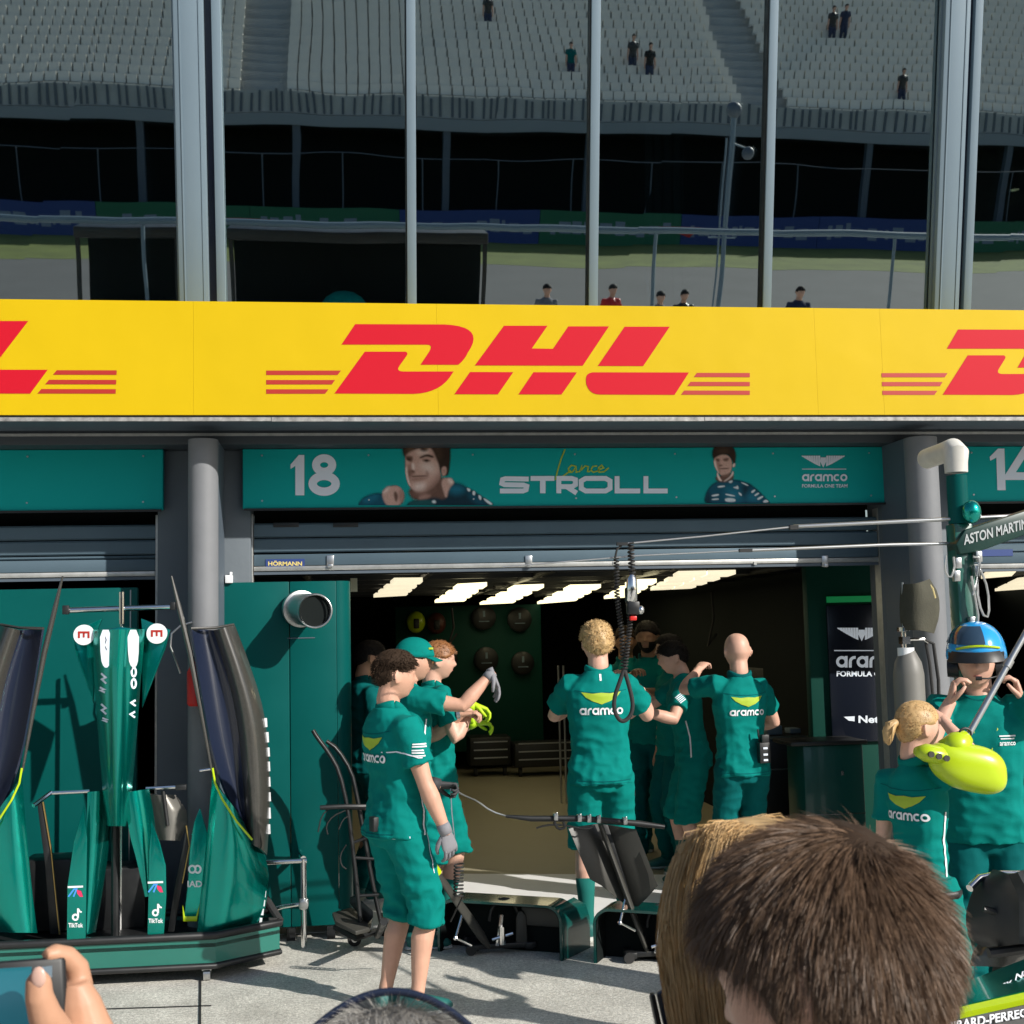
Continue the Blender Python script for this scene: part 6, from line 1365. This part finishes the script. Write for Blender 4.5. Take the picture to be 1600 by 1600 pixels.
# ================================================================ the people
def LPt(loc, heading, h, p):
    return (Matrix.Rotation(math.radians(heading), 3, 'Z') @ (V(p)-V((loc[0], loc[1], 0))))*(1.8/h)
def who(label, px, y, heading, h, aR=None, aL=None, py=1300, **k):
    """aR / aL: (pixel x, pixel y, plane Y of the wrist, elbow pole, palm normal, curl, hand direction)"""
    x = W(px, py, y).x; loc = (x, y)
    def arm(a):
        if a is None: return None
        if len(a) == 5: return a
        return (LPt(loc, heading, h, W(a[0], a[1], a[2])), a[3], a[4], a[5], a[6] if len(a) > 6 else None)
    return person(label, loc, heading, h, armR=arm(aR), armL=arm(aL), **k)

front = who('mechanic in teal shirt and shorts standing nearest, facing right with grey glove', 622, -1.76, 64, 1.755, (701, 1312, -1.96, (.25, -1, 0), (-1, -.1, 0), .5, (.0, .35, -1)), (684, 1226, -1.52, (-.5, -1, -.3), (.4, 0, -1), 1.15, (.15, 1, -.1)), py=1500,
            gloveR='glove', gloveL='bglove', hair='fade', hcol='h_brown', head=(12, -4, 0), lean=-2, skin='skin', bcol='teal_cloth', feet=((.10, .05), (-.09, -.03)), socks=None, hem=.14, seed=2, hstr=2600, vox=.0075, build=1.07)
back_print(front, 1.31)
pipe_line(front, [(.155, .060, 1.30), (.165, .055, 1.20), (.162, .055, 1.08), (.168, .06, .96), (.17, .06, .89)], dn=(1, .35, 0), wd=.012)
k_ = front['k']
q = Ink(); 
for i, (w_, z) in enumerate(((.075, .030), (.075, .018), (.05, .000), (.05, -.012), (.055, -.026))): q.stroke([(-.035, z), (-.035+w_, z)], .007)
Sh = front['hands'][1][5]; drape(front, q, 'sleeve_lettering', M['white'], (Sh+V((.1, .015, -.105)))*k_, V((0, 1, 0))*k_, V((0, 0, 1))*k_, (1, .1, 0))
q = Ink(); q.stroke([(-.05, .0), (-.02, .006), (.0, -.006), (.03, -.02), (.05, -.02)], .006); drape(front, q, 'sleeve_swoosh', M['pale'], (Sh+V((.1, -.03, -.12)))*k_, V((0, 1, 0))*k_, V((0, 0, 1))*k_, (1, .1, 0))
b_ = MB(); b_.box(V((.05, -.152, .95))*k_, (.05, .03, .07)); b_.build('belt_pouch', M['black'], front['bottom'], local=True, bevel=.004)
q = Ink(); q.stroke([(-.055, 0), (.055, .004)], .010); drape(front, q, 'pocket_piping', M['pale'], V((.14, -.06, .885))*k_, V((.5, .85, 0)).normalized()*k_, V((0, 0, 1))*k_, (1, -.5, 0), which='bottom')
q = Ink(); q.stroke([(0, 0), (.012, -.10), (.02, -.2)], .007); drape(front, q, 'leg_piping', M['pale'], V((.18, .085, .90))*k_, V((0, 1, 0))*k_, V((0, 0, 1))*k_, (1, .3, 0), which='bottom')

capm = who('mechanic in teal cap reaching right with a drooping grey glove', 643, -.42, 84, 1.80, (768, 1052, -.60, (.4, .1, -1), (0, -.2, -1), .35, (.0, .45, -1)), (722, 1116, -.3, (-.5, -.2, -1), (0, .3, -1), .9, (0.2, 1, .15)), py=1300,
           gloveR='glove', hair='short', cap='teal_cloth', head=(0, -6, 0), seed=5, hcol='h_brown', hstr=300)
pipe_line(capm, [(.16, .07, 1.34), (.165, .065, 1.22), (.166, .06, 1.08), (.168, .06, .92)], dn=(1, .3, 0), wd=.010)
wt = MB(); Wr = capm['hands'][-1][0]; d_ = capm['hands'][-1][1].normalized(); wt.tube([(Wr-d_*.035)*capm['k'], (Wr-d_*.012)*capm['k']], .031*capm['k'], 16); wt.build('wrist_watch', M['steel'], capm['root'], local=True)
em = MB(); p = capm['H']((.05, .085, .088))*capm['k']; em.box(p, (.05, .03, .014)); em.build('cap_emblem', M['lime_print'], capm['root'], local=True, bevel=.004)
who('ginger haired mechanic half hidden behind the capped man, with lime gloves', 682, -.05, 82, 1.79, (738, 1100, -.18, (.4, -.1, -1), (0, .2, -1), .7, (0, 1, -.35)), (742, 1128, .05, (-.4, -.1, -1), (0, .2, -1), .8, (0, 1, -.1)), gloveR='lime_glove', gloveL='lime_glove', hair='short', hcol='h_red', skin='skin3', seed=8, head=(4, -5, 0), hstr=700)
who('dark haired mechanic in shadow just behind the edge of the green panel', 574, 1.0, 70, 1.80, hair='short', hcol='h_black', seed=11, skin='skin2', head=(6, -8, 0), bottom='trousers', bcol='teal_dark', shirt='teal_dark', hstr=500)  # darker teal shirt and trousers put his shade into the cloth colour

bl = who('curly blond mechanic seen from behind, left of the hanging hose loop', 944, -.50, 4, 1.885, ((.34, .42, 1.33), (.5, 0, -1), (-1, 0, 0), .6, None), ((-.10, .44, 1.30), (-.75, 0, -.8), (1, 0, 0), .6, None), py=1400, hair='curly', hcol='h_blond', skin='skin3', seed=3, feet=((.13, .05), (-.10, .02)), hstr=2600, head=(-6, 3, 0), vox=.0078, build=1.04)
back_print(bl, 1.33, 1.0)
q = Ink(); q.stroke([(0, .0), (0, .045)], .012); drape(bl, q, 'collar_tab', M['white'], bl['bend']((0, -.14, 1.475))*bl['k'], V((1, 0, 0)), V((0, 0, 1)), (0, -1, .3))
bel = MB(); bel.tube([V((.17, -.03, .93))*bl['k'], V((.185, -.02, .86))*bl['k'], V((.19, -.01, .80))*bl['k']], .008, 6); bel.build('hip_cord', M['black'], bl['bottom'], local=True)

dk = who('dark haired mechanic in profile facing left with his arm stretched out', 1088, .86, 277, 1.755, (985, 1062, 1.2, (.5, -.2, -1), (0, 0, -1), .6), (1000, 1109, .52, (-.6, -.3, -1), (.2, 0, -1), .7, (.0, 1, -.05)), py=1370, hair='short', hcol='h_black', skin='skin3', seed=6, lean=7, head=(0, -8, 0), feet=((.11, .05), (-.10, -.06)), hstr=1400, shoes='shoe')
pipe_line(dk, [(-.165, .03, 1.22), (-.164, .025, 1.10), (-.168, .03, .98), (-.17, .03, .89)], dn=(-1, .2, 0), wd=.010)
q = Ink()
for i in range(5): q.stroke([(-.03, .03-.013*i), (.03, .03-.013*i)], .007)
Sh = dk['hands'][-1][5]; drape(dk, q, 'sleeve_lettering', M['pale'], (Sh+V((-.1, .035, -.06)))*dk['k'], V((0, -.8, .6))*dk['k'], V((0, .6, .8))*dk['k'], (-1, 0, .2))

bd_ = who('bald mechanic in long trousers seen from behind with hand at his shoulder', 1163, -.02, 352, 1.80, ((.20, .34, 1.15), (.6, -.6, -.3), (-1, 0, 0), .6, None), (1092, 1046, .38, (-1, -.1, -.6), (0, 0, -1), .6), py=1300, hair=None, skin='skin3', seed=9, bottom='trousers', bcol='teal_dark', head=(8, 2, 0), vox=.0078, build=.98)
back_print(bd_, 1.32, .95)
pc = MB(); kk = bd_['k']; pc.box(V((.085, -.155, 1.03))*kk, (.075, .045, .13)); pc.box(V((.09, -.16, 1.12))*kk, (.05, .04, .05)); pc.tube([V((.06, -.15, 1.1))*kk, V((.05, -.15, 1.18))*kk], .006, 6); pc.build('belt_radio', M['black'], bd_['bottom'], local=True, bevel=.006)
pc = MB()
for z in (1.06, 1.02, .985): pc.box(V((.085, -.180, z))*kk, (.03, .004, .012))
pc.build('radio_label', M['pale'], bd_['bottom'], local=True)
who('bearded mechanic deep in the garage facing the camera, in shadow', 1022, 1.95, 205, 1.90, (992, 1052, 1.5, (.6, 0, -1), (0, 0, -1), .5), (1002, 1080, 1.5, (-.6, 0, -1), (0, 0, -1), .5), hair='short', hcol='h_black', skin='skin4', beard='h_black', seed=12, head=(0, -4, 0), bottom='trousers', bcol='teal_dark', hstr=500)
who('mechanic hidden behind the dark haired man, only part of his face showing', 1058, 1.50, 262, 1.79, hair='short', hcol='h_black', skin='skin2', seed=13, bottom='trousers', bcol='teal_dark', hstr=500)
who('shadowed mechanic deep in the garage behind the blond man and hose', 986, 2.5, 190, 1.86, hair='short', hcol='h_brown', skin='skin4', seed=14, bottom='trousers', bcol='teal_dark', shirt='teal_dark', hstr=300)  # dark teal shirt: the garage shade is put into the kit colour

wm = who('woman in teal kit with blond ponytail shading her eyes, seen from behind', 1434, -3.28, 58, 1.525, (1474, 1126, -3.08, (1, .9, -.5), (-.6, .3, -.6), .35, (-.6, -.1, .35)), None, py=1250, hair='pony', hcol='h_dblond', skin='skin3', seed=4, head=(20, 0, 0), build=.76, bottom='trousers', bcol='teal_cloth', hstr=2600, vox=.0078)
back_print(wm, 1.31, .9)
pipe_line(wm, [(.15, .0, 1.30), (.14, -.0, 1.15), (.15, .0, 1.0), (.17, .0, .9)], dn=(1, -.5, 0), wd=.012)
t_ = MB(); kk = wm['k']; t_.tube([V((.19*math.cos(a), .135*math.sin(a)-.006, .93))*kk for a in [2*math.pi*i/24 for i in range(25)]], (.018*kk, .006), 8); t_.build('belt', M['black'], wm['bottom'], local=True)
hm = who('man in bright blue helmet and headset with both hands at his ears', 1541, -2.75, 200, 1.79, (1484, 1098, -2.84, (.6, 0, -1), (-.9, 0, 0), .8, (-.2, .1, 1)), (1596, 1094, -2.84, (-.6, 0, -1), (.9, 0, 0), .8, (.2, .1, 1)), py=1300, hair=None, skin='skin3', seed=15, head=(8, -6, 0), bottom='trousers', bcol='teal_dark', vox=.0078, build=1.05)
kk = hm['k']; H = hm['H']; hv = []; hdv, hdf = sphere_dirs(48, 36)
for n in hdv:
    p = head_pt(n, 0); lim = .20*smoothstep((n.y+.1)/.6)-.34*smoothstep((-n.y)/.7)
    t = smoothstep((n.z-lim)/.07+.5); hv.append(H(p+n*(.050*t-.015*(1-t))+V((0, -.010, .010))*t)*kk)
ho = mesh_obj('helmet_shell', hv, hdf, M['helmet'], hm['root'], local=True, smooth=180, fixn=False)
e = MB()
for s_ in (-1, 1): e.tube([H((s_*.080, -.01, -.03))*kk, H((s_*.128, -.01, -.03))*kk], [.046*kk, .038*kk], 20); e.tube([H((s_*.10, .0, -.01))*kk, H((s_*.098, .045, .045))*kk, H((s_*.085, .075, .06))*kk], [.016*kk, .022*kk, .016*kk], 10)
e.tube([H((-.095, .02, -.04))*kk, H((-.085, .075, -.055))*kk, H((-.045, .108, -.06))*kk, H((-.01, .116, -.058))*kk], .004, 8); e.tube([H((-.02, .116, -.058))*kk, H((.006, .118, -.057))*kk], .009, 10)
e.build('headset', M['black'], ho, local=True, smooth=50)
e = MB(); rows = []
def onhead(az, el, off):
    n = V((math.sin(az)*math.cos(el), math.cos(az)*math.cos(el), math.sin(el))); return H(head_pt(n, 0)+n*off+V((0, -.010, .010)))*kk
for j in range(4): rows.append([onhead(math.radians(-52+104*i/16), math.radians(17-5*j), .051+.008*j) for i in range(17)])
v, f = sheet(rows, .005); mesh_obj('helmet_peak', v, f, M['black'], ho, local=True, smooth=60)
e = MB(); e.tube([onhead(math.radians(-50+88*i/16), math.radians(21+5*math.sin(math.pi*i/16)), .0545) for i in range(17)], .0055, 6); e.build('lime_stripe', M['lime'], ho, local=True)
rows = []
for j in range(6): rows.append([onhead(math.radians(-20+100*i/16), math.radians(28+7*j), .0535) for i in range(17)])
v, f = sheet(rows, .003); mesh_obj('raised_visor', v, f, mat('smoke_visor', (.03, .06, .10), .12, coat=1), ho, local=True, smooth=60)
ln = MB(); B_ = hm['bend']; ln.tube([B_((-.06, .05, 1.49))*kk, B_((-.055, .122, 1.38))*kk, B_((-.01, .128, 1.24))*kk], .004, 6); ln.tube([B_((.06, .05, 1.49))*kk, B_((.05, .122, 1.38))*kk, B_((-.01, .128, 1.24))*kk], .004, 6); ln.build('lanyard', M['lime_print'], hm['shirt'], local=True)
q = Ink(); px0 = Ink(); q.stroke([(-.035, .02), (.035, .02)], .006); q.stroke([(-.03, .008), (.03, .008)], .005); q.text('lettering'[:0]+'aramco', -.035, -.022, .07, .016, .02); drape(hm, q, 'chest_lettering', M['white'], B_((-.095, .14, 1.33))*kk, V((-1, 0, 0))*kk, V((0, 0, 1))*kk, (0, 1, 0))

for c_ in (front, bl, bd_, wm): seams(c_)
# ---------------------------------------------------------------- spectators right in front of the camera
def fg_hair(ctx, name, m, n, length, whorl, segs, width, lift=.4, region=None, droop=0., swirl=.25, seed=1, par=None, rough=.18):
    rnd = random.Random(seed); H = ctx['H']; k = ctx['k']; w0 = V(whorl).normalized(); rs = []
    while len(rs) < n:
        d = V((rnd.gauss(0, 1), rnd.gauss(0, 1), rnd.gauss(0, 1))).normalized()
        if region and not region(d): continue
        tg = d-w0*d.dot(w0); tg = tg.normalized() if tg.length > 1e-4 else V((1, 0, 0)); tg = tg-d*tg.dot(d); tg = tg.normalized() if tg.length > 1e-4 else V((1, 0, 0))
        sw = d.cross(tg); cl = noise.noise(d*9+V((seed, 0, 0))); cl2 = noise.noise(d*9+V((0, seed+4, 0)))
        f = (tg+sw*(swirl+.55*cl)+d*(lift*(1+.5*cl2))+V((rnd.gauss(0, rough), rnd.gauss(0, rough), rnd.gauss(0, rough)))).normalized()
        L = length(d)*rnd.uniform(.65, 1.15); cur = head_pt(d, 0)+d*.002; pts = []
        for i in range(segs+1):
            pts.append(H(cur)*k); cur = cur+f*(L/segs); f = (f-d*(.22/segs*3)*lift*1.2+V((0, 0, -droop))+tg*.1).normalized()
        rs.append(pts)
    return strands(name, M[m], ctx['root'] if par is None else par, rs, segs, width)
reg = lambda d: d.z > hairline(d.y, d.x)-.02-.30*(abs(d.x) > .8 and d.y < .2)*(d.y > -.3)
boy = who('spectator with short brown hair seen from above and behind, close to the camera', 1388, -7.225, 322, 1.687, None, None, py=1500, group='spectators close to the camera', hair='short', hcol='h_brown', skin='skin', seed=21, shirt='tshirt', bottom='trousers', bcol='navyshirt', head=(-4, -20, 0), hstr=0, face=True)
fg_hair(boy, 'hair_strands', 'h_chest', 52000, lambda d: .046 if d.z > .2 else lerp(.028, .046, max(0, (d.z+.5)/.7)), (.12, -.60, .79), 5, .00062, .33, reg, .03, .45, 5, rough=.12)
gm = who('spectator with grey hair and sunglasses pushed up, at the bottom edge of the photo', 606, -7.18, 2, 1.532, None, None, py=1500, group='spectators close to the camera', hair='short', hcol='h_greybase', skin='skin', seed=22, shirt='navyshirt', bottom='trousers', bcol='navyshirt', head=(0, -2, 0), hstr=0, face=True)
fg_hair(gm, 'hair_strands', 'h_grey', 36000, lambda d: .06, (.10, .80, .60), 6, .0006, .16, reg, .06, .35, 8, rough=.16)
sgk = gm['k']; Hs = gm['H']; root_m = Matrix.Translation(gm['root'].location) @ gm['root'].rotation_euler.to_matrix().to_4x4()
wl = lambda p: root_m @ (Hs(p)*sgk)
lm = mat('lens_smoke', (.03, .035, .05), .08, coat=1); lm.node_tree.nodes['Principled BSDF'].inputs['Alpha'].default_value = .4
t = thing('sunglasses', 'dark framed sunglasses pushed up on the grey haired head', 'sunglasses', wl((0, .07, .12)))
e = MB(); arc = [wl((x, .055-.9*x*x*3.0,   .140-5.2*x*x)) for x in [-.088+.176*i/20 for i in range(21)]]; e.tube(arc, (.0036, .0028), 10); 
for s_ in (-1, 1): e.tube([wl((s_*.088, .035, .088)), wl((s_*.094, -.02, .062)), wl((s_*.092, -.07, .035)), wl((s_*.085, -.105, .01))], (.005, .003), 10)
e.build('frame', M['navy'], t, smooth=60)
for s_ in (-1, 1):
    rows = [[wl((s_*x, .055-.9*x*x*3.0+.02*j,   .136-5.2*x*x-.035*j)) for x in [.008+.07*i/8 for i in range(9)]] for j in (0, .5, 1)]
    v, f = sheet(rows, .002); mesh_obj('lens', v, f, mat('lens_smoke', (.03, .035, .05), .08, coat=1), t, smooth=60)
lw = who('spectator with long blond hair standing behind the brown haired head', 1163, -6.90, 345, 1.645, None, None, py=1400, group='spectators close to the camera', hair='pony', hcol='h_dblond', skin='skin3', seed=23, shirt='navyshirt', bottom='trousers', bcol='navyshirt', build=.88, head=(-10, -6, 0), hstr=0, face=True) if False else who('spectator with long blond hair standing behind the brown haired head', 1212, -6.90, 345, 1.632, None, None, py=1400, group='spectators close to the camera', hair='long', hcol='h_dblond', skin='skin3', seed=23, shirt='navyshirt', bottom='trousers', bcol='navyshirt', build=.88, head=(-10, -6, 0), hstr=0, face=True)
def long_hair(ctx, m, n, seed, drop=.36):
    rnd = random.Random(seed); H = ctx['H']; k = ctx['k']; rs = []
    while len(rs) < n:
        d = V((rnd.gauss(0, 1), rnd.gauss(0, 1), rnd.gauss(0, 1))).normalized()
        if d.z < .02+.6*max(d.y, 0)**1.4-.62*max(-d.y, 0): continue
        cur = head_pt(d, 0)+d*.006; sgn = 1 if d.x > 0 else -1; pts = []; off = rnd.uniform(.010, .030); wav = rnd.uniform(0, 6.28); steps = 20; L = (drop*rnd.uniform(.8, 1.1)+max(0, d.z)*.12)/steps
        out = V((sgn*.75, -.25, 0))
        for i in range(steps+1):
            pts.append(H(cur)*k); nn = V((cur.x/.077, cur.y/.099, cur.z/.119)); r = nn.length; nn.normalize()
            dr = V((0, 0, -1))+out*max(0, nn.z)*1.3; dr = dr-nn*min(0, dr.dot(nn)) if r < 1.28 else dr
            if r < 1.10+off*5: dr = dr+nn*.35
            if r > 1.45: dr = dr-V((nn.x, nn.y, 0))*.16
            dr = dr+V((.10*math.sin(wav+i*.55), .10*math.cos(wav*1.3+i*.5), 0)); cur = cur+dr.normalized()*L
        rs.append(pts)
    return strands('long_hair', M[m], ctx['root'], rs, 20, .0008)
long_hair(lw, 'h_dblond', 10000, 9)
ph_c = W(22, 1570, -6.98)
def grip(mb, L):
    q = lambda a, b, y: L(W(a, b, y))
    Y0 = -7.0; s = .96
    mb.tube([q(190, 1790, Y0+.03), q(166, 1710, Y0+.03), q(142, 1650, Y0+.025), q(126, 1605, Y0+.02), q(120, 1565, Y0+.02), q(117, 1535, Y0+.02)], [(.029, .025), (.031, .026), (.034, .026), (.030, .023), (.024, .019), (.014, .013)], 16)
    mb.tube([q(118, 1660, Y0+.0), q(92, 1625, Y0-.022), q(70, 1586, Y0-.038), q(61, 1556, Y0-.044), q(60, 1530, Y0-.044), q(61, 1517, Y0-.042)], [.020, .0185, .0155, .0132, .0118, .006], 14)
    mb.tube([q(130, 1590, Y0+.025), q(127, 1545, Y0+.03), q(120, 1512, Y0+.03), q(104, 1495, Y0+.024), q(84, 1490, Y0+.015), q(70, 1493, Y0+.008)], [.0130, .0125, .0122, .0112, .0098, .006], 14)
    for y_ in (1570, 1605, 1640): mb.tube([q(138, y_+30, Y0+.04), q(132, y_+8, Y0+.055), q(104, y_-6, Y0+.06), q(70, y_-4, Y0+.055), q(48, y_, Y0+.05)], [.0125, .012, .0108, .0095, .006], 12)
cp = who('spectator at the left whose raised hand holds up a phone', -310, -7.05, 8, 1.66, (150, 1700, -6.97, (-.3, -.2, -1), (-1, 0, 0), .6), None, py=1500, group='spectators close to the camera', hair='short', hcol='h_brown', skin='skin2', seed=24, shirt='tshirt', bottom='trousers', bcol='navyshirt', hstr=0, gloveR='none', extra=grip)
t = thing('phone', 'dark phone held up in the raised hand at the lower left corner', 'phone', W(40, 1560, -7.0))
def slabq(name, q, th, m, par, bev=.004): return MB().prism(q, th).build(name, m, par, bevel=bev)
pa = [W(-60, 1508, -7.012), W(100, 1496, -6.992), W(106, 1640, -7.0), W(-54, 1660, -7.02)]
slabq('phone_body', pa, (0.001, .0085, 0), M['black'], t)
pb_ = [a+V((0, -.0012, 0)) for a in (W(-56, 1516, -7.012), W(50, 1510, -7.0), W(48, 1660, -7.02), W(-54, 1660, -7.02))]
slabq('screen', pb_, (0, .0004, 0), M['glassblue'], t, 0)
pc_ = [a+V((0, -.0014, 0)) for a in (W(54, 1512, -7.0), W(82, 1508, -6.998), W(82, 1526, -6.998), W(54, 1530, -7.0))]
slabq('camera_window', pc_, (0, -.001, 0), M['grey_frame'], t, 0)
nl = MB(); nl.ball(LPt((cp['root'].location.x, cp['root'].location.y), 8, 1.66, W(60, 1527, -7.0535))*cp['k'], (.0068, .003, .0092), 14); nl.build('thumbnail', mat('fingernail', (.66, .42, .34), .3), cp['root'], local=True, smooth=180)
t = thing('phone', 'edge of a dark blue phone beside the long blond hair', 'phone', W(1026, 1590, -6.75))
slabq('phone_body', [W(1016, 1556, -6.75), W(1024, 1552, -6.75), W(1046, 1650, -6.75), W(1036, 1655, -6.75)], (.0, .012, 0), M['black'], t)
slabq('phone_back', [W(1026, 1552, -6.746), W(1090, 1530, -6.746), W(1110, 1640, -6.746), W(1048, 1652, -6.746)], (.0, .010, 0), M['navy'], t)

# ---------------------------------------------------------------- people seen only mirrored in the windows
def mirrored(px, py, stand, label, shirt, skin='skin', heading=0., h=1.75, group='people mirrored in the windows'):
    p, d = mirror_ray(px, py)
    if stand:                                              # on the terrace: z = 5.04 + .575 (-47.2 - y)
        k = (5.04+.9-p.z+.575*(-47.2-p.y))/(d.z+.575*d.y); q = p+d*k; loc = (q.x, q.y, 5.04+.575*(-47.2-q.y))
    else:
        k = (-17-p.y)/d.y; q = p+d*k; loc = (q.x, -17-random.uniform(0, 1.5), 0)
    return person(label, loc, heading, h, group=group, low=True, shirt=shirt, bottom='trousers', bcol='navyshirt', hair='short', hcol='h_black', skin=skin, face=False, hstr=0)
for px, py, s_, lab, sh in ((985, 85, 1, 'dark clothed person on the grandstand steps, left of a pair, mirrored in glass', 'black'), (1012, 98, 1, 'dark clothed person on the grandstand, right of the pair on the steps, mirrored in glass', 'h_black'), (1303, 38, 1, 'person in black at the top of the mirrored grandstand beside one in blue', 'black'), (1322, 36, 1, 'person in dark blue at the top of the mirrored grandstand', 'navyshirt'), (1410, 140, 1, 'person in black low on the mirrored grandstand near the right post', 'black'), (760, 22, 1, 'person in black high on the mirrored grandstand in the third window', 'black'), (893, 95, 1, 'person in dark clothes by the mirrored stair beside the third mullion', 'teal_dark'),
                            (972, 452, 0, 'bystander in rust coloured top across the pit lane, mirrored low in the fourth window', 'redpl'), (1035, 446, 0, 'bystander in pale shirt across the pit lane, mirrored low in the fourth window', 'tshirt'), (1078, 456, 0, 'bystander in black across the pit lane, mirrored beside the mast', 'black'), (1270, 466, 0, 'bystander mirrored alone at the bottom of the fifth window', 'navyshirt'), (865, 462, 0, 'bystander mirrored at the bottom of the third window', 'tshirt')):
    mirrored(px, py, s_, lab, sh)
